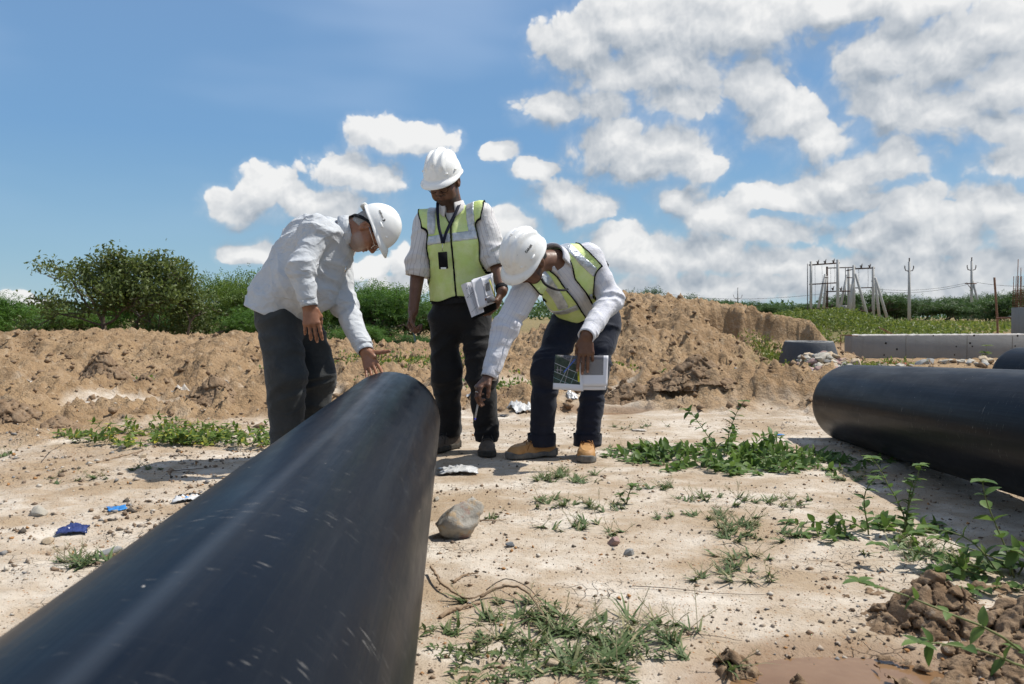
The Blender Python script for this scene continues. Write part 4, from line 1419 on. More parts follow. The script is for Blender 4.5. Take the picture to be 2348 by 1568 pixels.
# ---------------- older man in the pale linen shirt, bending over the pipe end
def man_left():
    base = gat(690, 1062); base[2] = gz(base[0], base[1])
    root = thing('person', 'older man in pale linen shirt and charcoal trousers leaning down to touch the pipe end', 'person', base)
    hip, chest, neckb = at(640, 708, 4.26), at(735, 578, 4.24), at(786, 536, 4.21)
    shR, elR, wrR = at(726, 534, 4.06), at(690, 614, 3.95), at(706, 690, 3.93)
    shL, elL, wrL = at(768, 562, 4.38), at(789, 700, 4.27), at(834, 797, 4.09)
    u = unit(shL - shR); s = unit(neckb - hip)
    lowt = at(622, 735, 4.26)
    p1, p2 = at(566, 700, 4.26), at(700, 752, 4.26)
    along = unit(p2 - p1); nrm = unit(np.cross(along, (0, 1, 0)))
    if nrm[2] > 0: nrm = -nrm
    belly = at(700, 655, 4.20)
    def torso(P):
        d = ecap(P, lowt, chest, (.185, .155), (.195, .150), u)
        d = smin(d, ecap(P, chest, at(768, 548, 4.22), (.19, .145), (.135, .085), u), .06)
        d = smin(d, cap(P, shR, shL, .085, .080), .05)
        d = smin(d, ell(P, belly, (.13, .17, .15)), .07)
        d = smin(d, cap(P, at(706, 545, 4.24), at(632, 668, 4.26), .115, .125), .05)
        d = smin(d, cap(P, at(775, 566, 4.22), at(745, 690, 4.16), .06, .045), .06)
        d = near_only(d, P, lambda P: folds(P, chest, at(700, 690, 4.1), .012, 9, 3.5, 1.7) + folds(P, hip + V3(0, 0, .1), chest + V3(.1, 0, -.1), .008, 13, 5, 5.1))
        hang = (P - p1.astype(F32)) @ nrm.astype(F32) + .006 * np.sin(((P - p1.astype(F32)) @ along.astype(F32)) * 14)
        return smax(d, hang, .008)
    arms = [(shR, elR, wrR, (.070, .060, .045)), (shL, elL, wrL, (.076, .062, .045))]
    V, Q, samp = shirt_mesh(torso, arms, [lowt, chest, neckb, shR, elR, wrR, shL, elL, wrL], seed=2.2)
    sh_o = mk('shirt', V, Q, M_SHIRT_L, root, attrs={'su': np.zeros((len(V), 3))})
    for el, wr, r in ((elR, wrR, .045), (elL, wrL, .043)):
        d = unit(wr - el)
        ring_band('cuff', sh_o, M_SHIRT_L, wr - d * .030, wr + d * .030, r + .004, r, wob=.03, flat=.9)
        b = MB(); bp = wr + V3(-.012, -r, 0)
        b.tube([bp + V3(0, .004, 0), bp - V3(0, .002, 0)], .005, 8); b.build('button', M_BUTTON, sh_o)
    cd = unit(at(826, 520, 4.19) - at(792, 532, 4.2)); cf = unit(V3(.25, -.30, -.92) - cd * np.dot(V3(.25, -.30, -.92), cd)); cu = np.cross(cf, cd)
    collar(sh_o, at(800, 531, 4.205), cu, cf, cd, .072, .078, M_SHIRT_L, h=.030, tip=.050, flare=1.24, drop=.022, open_deg=20)
    # trousers, belt line hidden by the hanging shirt
    legs = ((at(640, 735, 4.17), at(655, 862, 4.11), at(659, 1028, 4.15)), (at(690, 735, 4.36), at(726, 855, 4.34), at(716, 1012, 4.42)))
    trousers(root, at(648, 735, 4.26), legs, (.112, .098, .082), M_TROUS_L, at(632, 690, 4.26), (.165, .125, .15, .12), u, 3.3)
    shoe(root, V3(*(legs[0][2][:2]), gz(*legs[0][2][:2]) + .002), (.9, -.35), M_LEATHER_BR, M_SOLE_DK, M_LACE_DK)
    shoe(root, V3(*(legs[1][2][:2]), gz(*legs[1][2][:2]) + .002), (.9, -.25), M_LEATHER_BR, M_SOLE_DK, M_LACE_DK)
    # head
    C, M = head_frame(at(848, 528, 4.19), (.33, -.10, -.94), (.944, 0, .33))
    f = head_sdf(C, M, at(792, 531, 4.2), .054)
    hv, hq = sdf_mesh(f, C - np.array([.24, .17, .17]), C + np.array([.17, .17, .17]), .0042)
    b, l = head_attrs(hv, C, M, 'stubble')
    c_ = [(.22, .42, .30), (.30, .50, .30), (.34, .55, .35), (.42, .60, .35)]
    dR = unit(at(700, 762, 3.93) - wrR)
    h1 = hand_mesh(elR, wrR + unit(wrR - elR) * .02, unit(at(713, 742, 3.92) - at(707, 700, 3.93)), V3(-.25, 1, 0), V3(1, 0, 0), c_, ((.75, .35, .45), (.9, -.1, .45), (.95, -.2, .3)), 1.06)
    h2 = hand_mesh(elL, wrL + unit(wrL - elL) * .02, unit(at(855, 850, 4.03) - at(836, 803, 4.08)), V3(.1, -1, -.15), V3(1, 0, 0), [(.30, .25, .15), (.34, .30, .15), (.28, .26, .15), (.16, .20, .12)], ((.55, .80, .1), (.35, .92, .05), (.30, .95, 0)), 1.02, spread=.16)
    body_mesh('body', root, M_SKIN_L, (hv, hq, b, l), (h1, h2), core_mesh(hip, chest, (shR, shL), legs))
    hv, hq = hair_mesh(C, M, -.035, -.005)
    mk('hair', hv, hq, M_HAIR_G, root)
    # hard hat worn level with the eyes, chin strap pushed round the nape
    Ch, Mh = head_frame(C + M @ V3(0, -.004, .036), (.42, -.10, -.90), (.9, 0, .42))
    hat, surf, toW = helmet(root, Ch, Mh, M_HAT_CLEAN, False, size=.94)
    def decal(name, V, T, ph0, th0, ang, k=1.0):
        x = V[:, 0] * math.cos(ang) - V[:, 1] * math.sin(ang); y = V[:, 0] * math.sin(ang) + V[:, 1] * math.cos(ang)
        mk(name, toW(surf(ph0 - x / .118, th0 + y / .125, .0018)), T, M_INK, hat, smooth=False)
    V, T = text_mesh('mallcom', .0155, .0005)
    decal('print', V, T, R(104), R(27), R(0))
    ar = np.array([(-.010, .013, 0), (.004, .013, 0), (.013, 0, 0), (.004, -.013, 0), (-.010, -.013, 0), (0, 0, 0)])
    decal('print', ar * .62 + V3(.037, 0, 0), [(0, 1, 5), (1, 2, 5), (2, 3, 5), (3, 4, 5)], R(104), R(27), R(0))
    st = smooth_path([C + M @ V3(*p) for p in ((.094, .040, .030), (.090, .004, .032), (.082, -.030, .018), (.068, -.070, -.020), (.030, -.100, -.055), (-.03, -.104, -.06), (-.070, -.070, -.02), (-.09, 0, .032))], 30)
    strip(st, .011, C - (C + M @ V3(0, .3, 0)) * 0 - C + M @ V3(.4, -.6, 0)).build('chin_strap', M_STRAP, hat, smooth=False)
    kb = MB()
    kb.box(toW((0, -.128, -.008)), (.075, .020, .032), Mh, .006)
    kb.box(toW((.035, -.112, -.012)), (.05, .006, .026), Mh @ rotz(R(-28)), .002)
    kb.build('size_ratchet', M_BAND, hat)
    # spectacles
    g = MB()
    for sg in (-1, 1):
        g.tube([C + M @ V3(.083 * sg, -.002, .012), C + M @ V3(.078 * sg, .05, .010), C + M @ V3(.062 * sg, .100, .006)], .0018, 6)
        a = np.linspace(0, 2 * math.pi, 17)
        g.tube([C + M @ V3(sg * (.034 + .026 * math.cos(q)), .103 - .004 * abs(math.cos(q)), .000 + .018 * math.sin(q)) for q in a], .0016, 6, cap=False)
    g.tube([C + M @ V3(-.009, .106, .004), C + M @ V3(.009, .106, .004)], .0016, 6)
    g.build('glasses', M_METAL, root, smooth=True)
    pn = MB(); pn.tube([at(792, 612, 4.06), at(791, 624, 4.06)], .004, 8); pn.build('pocket_pen', M_METAL, root)
    return root

# ---------------- standing man, vest and black trousers
def vest_parts(root, samp, extra, torso0, arms, frame, hem, vneck, gap, band_z, lo, hi, arm_w=.172, vert_x=.112, off=.007, seed=0.0, hem_tilt=0.0, slope=.45, arm_z=(.16, .30), amar=.012, gx=0.0):
    c, u, f_, s = frame
    c32, M = c.astype(F32), np.stack([u, f_, s], 1).astype(F32)
    def shell(P):
        d = smin(samp(P), extra(P), .02)
        return near_only(d, P, lambda P: .0055 * (1 - 2.2 * np.abs(gnoise(((P - c32) @ M) * np.array([8, 8, 5], F32) + seed))) + .003 * gnoise(((P - c32) @ M) * np.array([14, 14, 20], F32) + seed))
    def cut(P):
        q = (P - c32) @ M
        X, Y, Z = q[:, 0], q[:, 1], q[:, 2]
        k = np.abs(X) - (arm_w + .14 * sstep(-Z, *arm_z) + .02 * sstep(Z, -.06, .03))
        k = np.maximum(k, hem - Z + hem_tilt * X + .007 * np.sin(X * 34 + seed))
        dt = torso0(P)
        for (sh_, el_, en_, r_) in arms:
            k = np.maximum(k, np.where((np.abs(X) > .09) & (Z < .02), dt - cap(P, lerp3(sh_, el_, .22), el_, r_[0] * .9, r_[1]) - amar, -1))
            k = np.maximum(k, dt - cap(P, el_, en_, r_[1] * .9, r_[2]) - .010)
            k = np.maximum(k, np.where(Z < -.10, dt - cap(P, lerp3(sh_, el_, .5), el_, r_[1], r_[1]) - .010, -1))
        front = np.minimum(gap + np.maximum(Z - vneck, 0) * slope, .075) - np.abs(X - gx * (1 - sstep(Z, -.12, .0)))
        k = np.maximum(k, np.where(Y > -.01, front, .062 - np.hypot(X, Y)))
        return k
    def limited(P, b, fn, m=.02):
        d = np.maximum(b, 0.0) + .0
        k = b < m
        d = np.where(k, 0, b).astype(F32)
        if k.any():
            d[k] = np.maximum(fn(P[k]), b[k])
        return d
    V, Q, sv = sdf_mesh(lambda P: shell(P) - off, lo, hi, .0068, True)
    V, Q = sdf_mesh(lambda P: smax(sv(P), cut(P), .003), lo, hi, .0062)
    vo = mk('safety_vest', V, Q, M_VEST, root)
    def bands(P):
        q = (P - c32) @ M
        return np.abs(q[:, 2] - band_z - .05 * q[:, 0]) - .026
    def verts(P):
        q = (P - c32) @ M
        return np.maximum(np.abs(np.abs(q[:, 0]) - vert_x + .12 * np.minimum(q[:, 2] + .05, 0)) - .024, band_z + .027 - q[:, 2])
    for nm, bf in (('reflective_band', bands), ('reflective_shoulder_strip', verts)):
        g = lambda P, bf=bf: limited(P, bf(P), lambda P: np.maximum(np.maximum(sv(P) - .0045, -sv(P) - .012), cut(P) + .004))
        V, Q = sdf_mesh(g, lo, hi, .0062)
        if nm == 'reflective_band':
            mk(nm, V, Q, M_FOIL, vo)
        else:
            sd = ((V - c) @ u) > 0
            for k in (True, False):      # one strip over each shoulder
                Qs = Q[(sd[Q] == k).all(1)]
                us = np.unique(Qs); mp = np.zeros(len(V), int); mp[us] = np.arange(len(us))
                mk(nm, V[us], mp[Qs], M_FOIL, vo)
    g = lambda P: limited(P, np.abs(cut(P)) - .0034, lambda P: np.maximum(sv(P) - .0045, -sv(P) - .008))
    V, Q = sdf_mesh(g, lo, hi, .0050)
    mk('edge_binding', V, Q, M_TRIM, vo)
    return vo
def man_middle():
    base = gat(1075, 1040); base[2] = gz(base[0], base[1])
    root = thing('person', 'young man standing upright in yellow vest and black trousers, holding papers and looking down', 'person', base)
    hip, chest, neckb = at(1055, 702, 4.68), at(1046, 560, 4.66), at(1037, 486, 4.64)
    shR, elR, wrR = at(978, 514, 4.65), at(958, 622, 4.64), at(947, 712, 4.57)
    shL, elL, wrL = at(1104, 496, 4.62), at(1138, 604, 4.57), at(1151, 668, 4.44)
    u = unit(shL - shR); s = unit(neckb - hip); u = unit(u - s * np.dot(u, s)); fw = np.cross(u, s)
    def torso0(P):
        d = ecap(P, hip + s * .05, chest, (.150, .105), (.174, .120), u)
        d = smin(d, ecap(P, chest, at(1041, 520, 4.65), (.174, .120), (.145, .092), u), .05)
        d = smin(d, smin(cap(P, neckb - s * .022, shR, .046, .062), cap(P, neckb - s * .022, shL, .046, .062), .03), .04)
        return d
    def torso(P):
        return near_only(torso0(P), P, lambda P: folds(P, hip, chest, .004, 6, 5, 3.7))
    endR, endL = lerp3(elR, wrR, .10), lerp3(elL, wrL, .08)
    arms = [(shR, lerp3(shR, elR, .85), endR, (.076, .070, .066)), (shL, lerp3(shL, elL, .85), endL, (.076, .068, .062))]
    V, Q, samp = shirt_mesh(torso, arms, [hip, chest, neckb, shR, endR, shL, endL], seed=6.1)
    so = mk('shirt', V, Q, M_SHIRT_M, root, attrs={'su': shirt_uv(V, torso0, arms, neckb, u, s)})
    for a, e, r in ((elR, endR, .071), (elL, endL, .066)):
        d = unit(e - (shR if a is elR else shL))
        ring_band('rolled_cuff', so, M_SHIRT_M, e - d * .062, e + d * .008, r + .003, r, wob=.03)
    collar(so, neckb + s * .020 + fw * .006, u, fw, s, .066, .074, M_SHIRT_M, h=.036, tip=.062, flare=1.34, drop=.002, open_deg=22)
    lo, hi = bounds([hip, chest, neckb, shR, shL], .21)
    vex = lambda P: ecap(P, hip, chest, (.163, .118), (.172, .118), u)
    vest = vest_parts(root, samp, vex, torso0, arms, (neckb, u, fw, s), -.492, -.085, .0016, -.150, lo, hi, seed=2.0, hem_tilt=.10)
    legs = ((at(1016, 735, 4.68), at(1024, 862, 4.66), at(1030, 990, 4.68)), (at(1090, 735, 4.66), at(1104, 862, 4.58), at(1116, 1000, 4.58)))
    tr = trousers(root, at(1055, 730, 4.68), legs, (.088, .080, .068), M_BLACK, at(1052, 690, 4.68), (.150, .108, .152, .110), u, 7.3)
    b = MB(); a = np.linspace(0, 2 * math.pi, 41)
    cb = at(1055, 686, 4.68)
    b.add(*(lambda P: (P, None, [(2 * i, 2 * i + 1, 2 * i + 3, 2 * i + 2) for i in range(40)]))(np.concatenate([[cb + .172 * math.cos(q) * u + .126 * math.sin(q) * fw + V3(0, 0, .016), cb + .172 * math.cos(q) * u + .126 * math.sin(q) * fw - V3(0, 0, .016)] for q in a])))
    b.build('belt', M_STRAP, tr, smooth=True)
    shoe(root, V3(legs[0][2][0] + .01, legs[0][2][1] + .0, gz(*legs[0][2][:2]) + .004), (-.55, -.83), M_LEATHER_BR, M_SOLE_DK, M_LACE_DK)
    shoe(root, V3(legs[1][2][0], legs[1][2][1], gz(*legs[1][2][:2]) + .004), (.06, -1), M_LEATHER_BR, M_SOLE_DK, M_LACE_DK)
    C, M = head_frame(at(1019, 416, 4.57), (-.28, -.74, -.52), (-.03, -.1, 1))
    f = head_sdf(C, M, neckb + s * .0, .055)
    hv, hq = sdf_mesh(f, C - np.array([.17, .17, .27]), C + np.array([.17, .2, .17]), .0042)
    bd, l = head_attrs(hv, C, M, 'beard')
    cR = [(.75, 1.25, .6), (.85, 1.35, .7), (.9, 1.4, .7), (.95, 1.4, .7)]
    h1 = hand_mesh(elR, wrR, unit(at(942, 745, 4.55) - wrR), V3(1, -.25, 0), V3(0, -1, 0), cR, ((.85, .45, .2), (.85, .15, .5), (.8, -.1, .6)), 1.04, fr=(.042, .028))
    cL = [(.45, .55, .3), (.5, .6, .3), (.55, .65, .35), (.6, .7, .4)]
    h2 = hand_mesh(elL, wrL, unit(V3(-.30, .10, -.86)), V3(-1, .05, .12), V3(0, -1, 0), cL, ((.65, .70, .15), (.25, .35, .90), (.10, .10, 1.0)), 1.04, fr=(.042, .029))
    body_mesh('body', root, M_SKIN_D, (hv, hq, bd, l), (h1, h2), core_mesh(hip, chest, (shR, shL), legs))
    hv, hq = hair_mesh(C, M, -.012, .02)
    mk('hair', hv, hq, M_HAIR_B, root)
    Ch, Mh = head_frame(C + M @ V3(0, -.002, .038), M[:, 1] + M[:, 2] * .08, M[:, 2])
    hat, surf, toW = helmet(root, Ch, Mh, M_HAT_DIRTY, True)
    mk('badge_disc', toW(surf(np.concatenate([[R(0)], np.linspace(0, 2 * math.pi, 24, endpoint=False) * 0 + .24 * np.sin(np.linspace(0, 2 * math.pi, 24, endpoint=False))]), np.concatenate([[R(17)], R(17) + .17 * np.cos(np.linspace(0, 2 * math.pi, 24, endpoint=False))]), .0014)), [(0, 1 + i, 1 + (i + 1) % 24) for i in range(24)], M_HAT_CLEAN, hat, smooth=True)
    g = MB()
    for sg in (-1, 1):
        g.tube([C + M @ V3(.083 * sg, -.002, .008), C + M @ V3(.062 * sg, .100, .004)], .0018, 6)
        a = np.linspace(0, 2 * math.pi, 17)
        g.tube([C + M @ V3(sg * (.034 + .026 * math.cos(q)), .104 - .004 * abs(math.cos(q)), -.004 + .019 * math.sin(q)) for q in a], .0016, 6, cap=False)
    g.tube([C + M @ V3(-.009, .107, .0), C + M @ V3(.009, .107, .0)], .0016, 6)
    g.build('glasses', M_TRIM, root, smooth=True)
    # lanyard with card holder, wristwatch
    fr = lambda px, py, d=0.0: at(px, py, 4.495 + d)
    ly = strip(smooth_path([at(1003, 464, 4.60), fr(1003, 490, .045), fr(1006, 520, .02), fr(1012, 545), fr(1014, 558)], 14), .0085, V3(0, -1, 0))
    l2 = strip(smooth_path([at(1055, 462, 4.60), fr(1047, 482, .04), fr(1033, 510, .015), fr(1022, 535), fr(1016, 558)], 14), .0085, V3(0, -1, 0))
    for V_, Q_ in zip(l2.V, l2.Q): ly.add(V_, None, Q_ - Q_.min())
    lo_ = ly.build('lanyard', simple('navy_ribbon', (0.008, 0.010, 0.022), (0.02, 0.022, 0.04), 120, .7, spec=.12), root)
    k = MB(); k.tube([fr(1014, 557), fr(1014, 576)], .0022, 6); k.build('clip', M_METAL, lo_)
    k = MB(); k.box(fr(1015.5, 597, -.004), (.052, .009, .096), rotax((0, 1, 0), R(-4)), .003); k.build('card_holder', M_TRIM, lo_)
    k = MB(); k.box(fr(1016.5, 615, -.010), (.030, .003, .010), None, .001); k.build('card_edge', M_BUTTON, lo_)
    k = MB(); dz = unit(wrL - elL)
    w0 = lerp3(elL, wrL, .90)
    ring_band('wristwatch', root, M_STRAP, w0 - dz * .013, w0 + dz * .013, .036, .036, k=20)
    return root

# ---------------- man bending forward on the right, papers in one hand and a pen in the other
def man_right():
    base = gat(1290, 1056); base[2] = gz(base[0], base[1])
    root = thing('person', 'young man in yellow vest and navy trousers bending forward with pen and papers', 'person', base)
    hip, chest, neckb = at(1350, 716, 4.60), at(1310, 640, 4.36), at(1270, 598, 4.21)
    shR, elR, wrR = at(1214, 648, 4.16), at(1160, 750, 4.10), at(1125, 852, 4.02)
    shL, elL, wrL = at(1347, 592, 4.32), at(1400, 684, 4.30), at(1348, 764, 4.03)
    u = unit(shL - shR); s = unit(neckb - hip); u = unit(u - s * np.dot(u, s)); fw = np.cross(u, s)
    def torso0(P):
        d = ecap(P, hip, chest, (.150, .105), (.174, .120), u)
        d = smin(d, ecap(P, chest, lerp3(chest, neckb, .6), (.174, .120), (.142, .090), u), .05)
        d = smin(d, smin(cap(P, neckb - s * .03, shR, .046, .064), cap(P, neckb - s * .03, shL, .046, .064), .03), .04)
        return d
    def torso(P):
        return near_only(torso0(P), P, lambda P: folds(P, hip, chest, .004, 8, 5, 5.7))
    arms = [(shR, elR, wrR, (.076, .059, .043)), (shL, elL, wrL, (.078, .061, .045))]
    V, Q, samp = shirt_mesh(torso, arms, [hip, chest, neckb, shR, elR, wrR, shL, elL, wrL], seed=9.4)
    so = mk('shirt', V, Q, M_SHIRT_R, root, attrs={'su': shirt_uv(V, torso0, arms, neckb, u, s)})
    for el, wr, r in ((elR, wrR, .041), (elL, wrL, .043)):
        d = unit(wr - el)
        ring_band('cuff', so, M_SHIRT_R, wr - d * .030, wr + d * .032, r + .004, r + .001, wob=.02)
    collar(so, neckb + s * .014, u, fw, s, .070, .076, M_SHIRT_R, h=.040, tip=.060, flare=1.26, drop=.006, open_deg=26)
    lo, hi = bounds([hip, chest, neckb, shR, shL], .22)
    vest_parts(root, samp, lambda P: ecap(P, hip, chest, (.155, .112), (.17, .115), u), torso0, arms, (neckb, u, fw, s), -.41, -.10, .036, -.255, lo, hi, seed=5.0, arm_w=.168, vert_x=.105, slope=.2, amar=.035, gx=-.024)
    legs = ((at(1300, 745, 4.52), at(1252, 842, 4.36), at(1241, 1008, 4.42)), (at(1384, 742, 4.56), at(1364, 850, 4.44), at(1346, 1008, 4.42)))
    trousers(root, at(1346, 738, 4.58), legs, (.098, .075, .063), M_NAVY, at(1349, 712, 4.58), (.160, .118, .155, .112), u, 11.3)
    for lg in legs:
        a = lg[2]
        ring_band('turned_hem', [c for c in root.children if c.name.startswith('trousers')][0], M_NAVY, a + V3(0, 0, .035), a - V3(0, 0, .032), .080, .078, wob=.04)
    shoe(root, V3(legs[0][2][0] + .012, legs[0][2][1] + .005, gz(*legs[0][2][:2]) + .003), (-.93, -.42), M_LEATHER_TAN, M_SOLE_GREY, M_LACE_TAN, True, .30)
    shoe(root, V3(legs[1][2][0], legs[1][2][1] + .01, gz(*legs[1][2][:2]) + .003), (-.10, -1), M_LEATHER_TAN, M_SOLE_GREY, M_LACE_TAN, True, .30)
    C, M = head_frame(at(1210, 598, 4.08), (-.50, -.32, -.80), (-.40, -.62, .65))
    f = head_sdf(C, M, neckb - s * .01, .055)
    hv, hq = sdf_mesh(f, C - np.array([.18, .18, .18]), C + np.array([.22, .24, .18]), .0042)
    bd, l = head_attrs(hv, C, M, 'beard')
    c1 = [(.55, .55, .3), (.50, .70, .4), (.7, 1.0, .6), (.8, 1.1, .6)]
    h1 = hand_mesh(elR, wrR + unit(wrR - elR) * .015, unit(at(1098, 886, 3.99) - at(1124, 857, 4.02)), V3(.55, .25, -.75), V3(.2, -.9, 0), c1, ((.80, .45, .35), (.75, -.05, .70), (.7, -.2, .75)), 1.02)
    c2 = [(.10, .12, .08), (.08, .10, .08), (.10, .14, .1), (.4, .7, .4)]
    h2 = hand_mesh(elL, wrL + unit(wrL - elL) * .015, V3(-.06, -.03, -1), V3(.1, 1, 0), V3(-1, 0, 0), c2, ((.75, .35, .50), (.85, .05, .5), (.95, 0, .3)), 1.04, spread=.08)
    body_mesh('body', root, M_SKIN_D, (hv, hq, bd, l), (h1, h2), core_mesh(hip, chest, (shR, shL), legs))
    hv, hq = hair_mesh(C, M, -.012, .02)
    mk('hair', hv, hq, M_HAIR_B, root)
    Ch, Mh = head_frame(C + M @ V3(0, -.002, .038), M[:, 1] + M[:, 2] * .05, M[:, 2])
    hat, surf, toW = helmet(root, Ch, Mh, M_HAT_DIRTY, True)
    V, T = text_mesh('KARAM', .017, .0005)
    ang = 0.0
    x = V[:, 0] * math.cos(ang) - V[:, 1] * math.sin(ang); y = V[:, 0] * math.sin(ang) + V[:, 1] * math.cos(ang)
    mk('print', toW(surf(R(-84) - x / .118, R(36) + y / .125, .0018)), T, M_INK, hat, smooth=False)
    # lanyard hanging loose under the chin
    ly = strip(smooth_path([at(1240, 636, 4.10), at(1250, 652, 4.06), at(1272, 663, 4.05), at(1292, 665, 4.10), at(1302, 662, 4.16)], 24), .006, V3(0, -1, .3))
    ly.build('lanyard', M_STRAP, root)
    rg = MB(); a = np.linspace(0, 2 * math.pi, 13)
    pr, _ = hand_prims(wrR + unit(wrR - elR) * .015, unit(at(1098, 886, 3.99) - at(1124, 857, 4.02)), V3(.55, .25, -.75), V3(.2, -.9, 0), c1, ((.80, .45, .35), (.75, -.05, .70), (.7, -.2, .75)), 1.02)
    A_, B_ = pr[5][1], pr[5][2]
    pc = lerp3(A_, B_, .45); U, Vv, _ = frame_of(B_ - A_)
    rg.tube([pc + .0105 * (math.cos(q) * U + math.sin(q) * Vv) for q in a], .0022, 6, cap=False)
    rg.build('ring', M_METAL, root, smooth=True)
    return root
man_left(); man_middle(); man_right()
# ------------------------------------------------------------------ things in the men's hands
def sheet_obj(name, corners, bow, mat, parent=None, loc=None, nx=14, ny=10, thick=.0008):
    """paper sheet through corners TL, TR, BR, BL with a gentle bow along its normal"""
    tl, tr, br, bl = [np.asarray(c, float) for c in corners]
    U, W_ = np.meshgrid(np.linspace(0, 1, nx), np.linspace(0, 1, ny))
    u, w = U.ravel()[:, None], W_.ravel()[:, None]
    P = (tl * (1 - u) + tr * u) * (1 - w) + (bl * (1 - u) + br * u) * w
    n = unit(np.cross(tr - tl, bl - tl))
    P = P + n * (bow[0] * np.sin(u * math.pi) + bow[1] * np.sin(w * math.pi) + bow[2] * u * w)
    idx = np.arange(nx * ny).reshape(ny, nx)
    Q = np.stack([idx[:-1, :-1].ravel(), idx[1:, :-1].ravel(), idx[1:, 1:].ravel(), idx[:-1, 1:].ravel()], 1)
    o = mk(name, P, Q, mat, parent, loc, attrs={'uvp': np.concatenate([u, 1 - w, u * 0], 1)})
    md = o.modifiers.new('t', 'SOLIDIFY'); md.thickness = thick
    return o
def print_material(name, fn):
    m, t, b, out = new_mat(name)
    at_ = t.n('ShaderNodeAttribute', attribute_name='uvp')
    sp = t.n('ShaderNodeSeparateXYZ', {0: at_.outputs['Vector']})
    setc(t, b.inputs['Base Color'], fn(t, at_.outputs['Vector'], sp.outputs[0], sp.outputs[1]))
    b.inputs['Roughness'].default_value = .6
    b.inputs['Specular IOR Level'].default_value = .2
    return m
PAPER = (0.70, 0.70, 0.74)
def box_mask(t, u, v, u0, u1, v0, v1):
    a = t.m('MULTIPLY', t.m('GREATER_THAN', u, u0), t.m('LESS_THAN', u, u1))
    return t.m('MULTIPLY', a, t.m('MULTIPLY', t.m('GREATER_THAN', v, v0), t.m('LESS_THAN', v, v1)))
def line_mask(t, u, v, a, b, c, w):
    return t.m('LESS_THAN', t.m('ABSOLUTE', t.m('ADD', t.m('ADD', t.m('MULTIPLY', u, a), t.m('MULTIPLY', v, b)), c)), w)
def map_print(t, uv, u, v):
    n = t.noise(uv, 9, 5, .6)
    g = t.mix(t.rng(n, .35, .65), (0.028, 0.045, 0.034), (0.060, 0.078, 0.060))
    town = t.mix(t.rng(t.noise(uv, 26, 4, .7), .4, .62), (0.05, 0.05, 0.055), (0.22, 0.21, 0.22))
    col = t.mix(t.m('GREATER_THAN', t.m('ADD', v, t.m('MULTIPLY', u, .35)), 1.02), g, town)
    for a, b, c, w, k in ((.30, 1, -.76, .006, (.55, .56, .6)), (.30, 1, -.52, .006, (.5, .55, .58)), (.30, 1, -.34, .005, (.25, .4, .42)), (1, -.55, -.12, .007, (.5, .5, .5)), (1, -.5, -.50, .006, (.25, .38, .36)), (1, -.3, -.33, .006, (.5, .42, .42))):
        col = t.mix(line_mask(t, u, v, a, b, c, w), col, k)
    blk = box_mask(t, u, v, .06, .30, .47, .66)
    grid = t.m('MAXIMUM', t.m('LESS_THAN', t.m('FRACT', t.m('MULTIPLY', u, 9)), .16), t.m('LESS_THAN', t.m('FRACT', t.m('MULTIPLY', v, 9)), .16))
    col = t.mix(t.m('MULTIPLY', blk, t.m('MULTIPLY', grid, .8)), col, (.42, .36, .40))
    dg = t.m('MULTIPLY', line_mask(t, u, v, 1, -1.05, .19, .022), box_mask(t, u, v, .34, .80, .5, .9))
    col = t.mix(dg, col, (.06, .14, .55))
    col = t.mix(box_mask(t, u, v, .83, .90, .26, .84), col, (.52, .50, .03))
    return t.mix(box_mask(t, u, v, 0.0, .90, .18, 1.0), PAPER, col)
def speckle_print(t, uv, u, v):
    n = t.noise(t.v('MULTIPLY', uv, (1, 1.25, 1)), 46, 4, .75)
    col = t.mix(t.rng(n, .44, .56), (0.02, 0.02, 0.025), (0.42, 0.41, 0.42))
    col = t.mix(t.m('GREATER_THAN', v, .86), col, (0.16, 0.16, 0.18))
    return t.mix(box_mask(t, u, v, 0.06, .84, .36, 1.0), PAPER, col)
def drawing_print(t, uv, u, v):
    l = t.m('MAXIMUM', line_mask(t, u, v, 1, .25, -.52, .008), line_mask(t, u, v, -.25, 1, -.55, .008))
    l = t.m('MAXIMUM', l, t.m('MULTIPLY', box_mask(t, u, v, .15, .6, .55, .9), t.m('GREATER_THAN', t.noise(uv, 22, 2, .5), .60)))
    l = t.m('MAXIMUM', l, line_mask(t, u, v, -.2, 1, -.12, .006))
    return t.mix(t.m('MULTIPLY', l, t.m('MULTIPLY', box_mask(t, u, v, .1, .9, .05, .95), .85)), (.62, .62, .66), (.12, .12, .14))
M_PAPER = simple('white_paper', PAPER, rough=.6, spec=.2)
M_MAP = print_material('printed_satellite_map', map_print)
M_SPECK = print_material('printed_photo_block', speckle_print)
M_DRAW = print_material('printed_line_drawing', drawing_print)

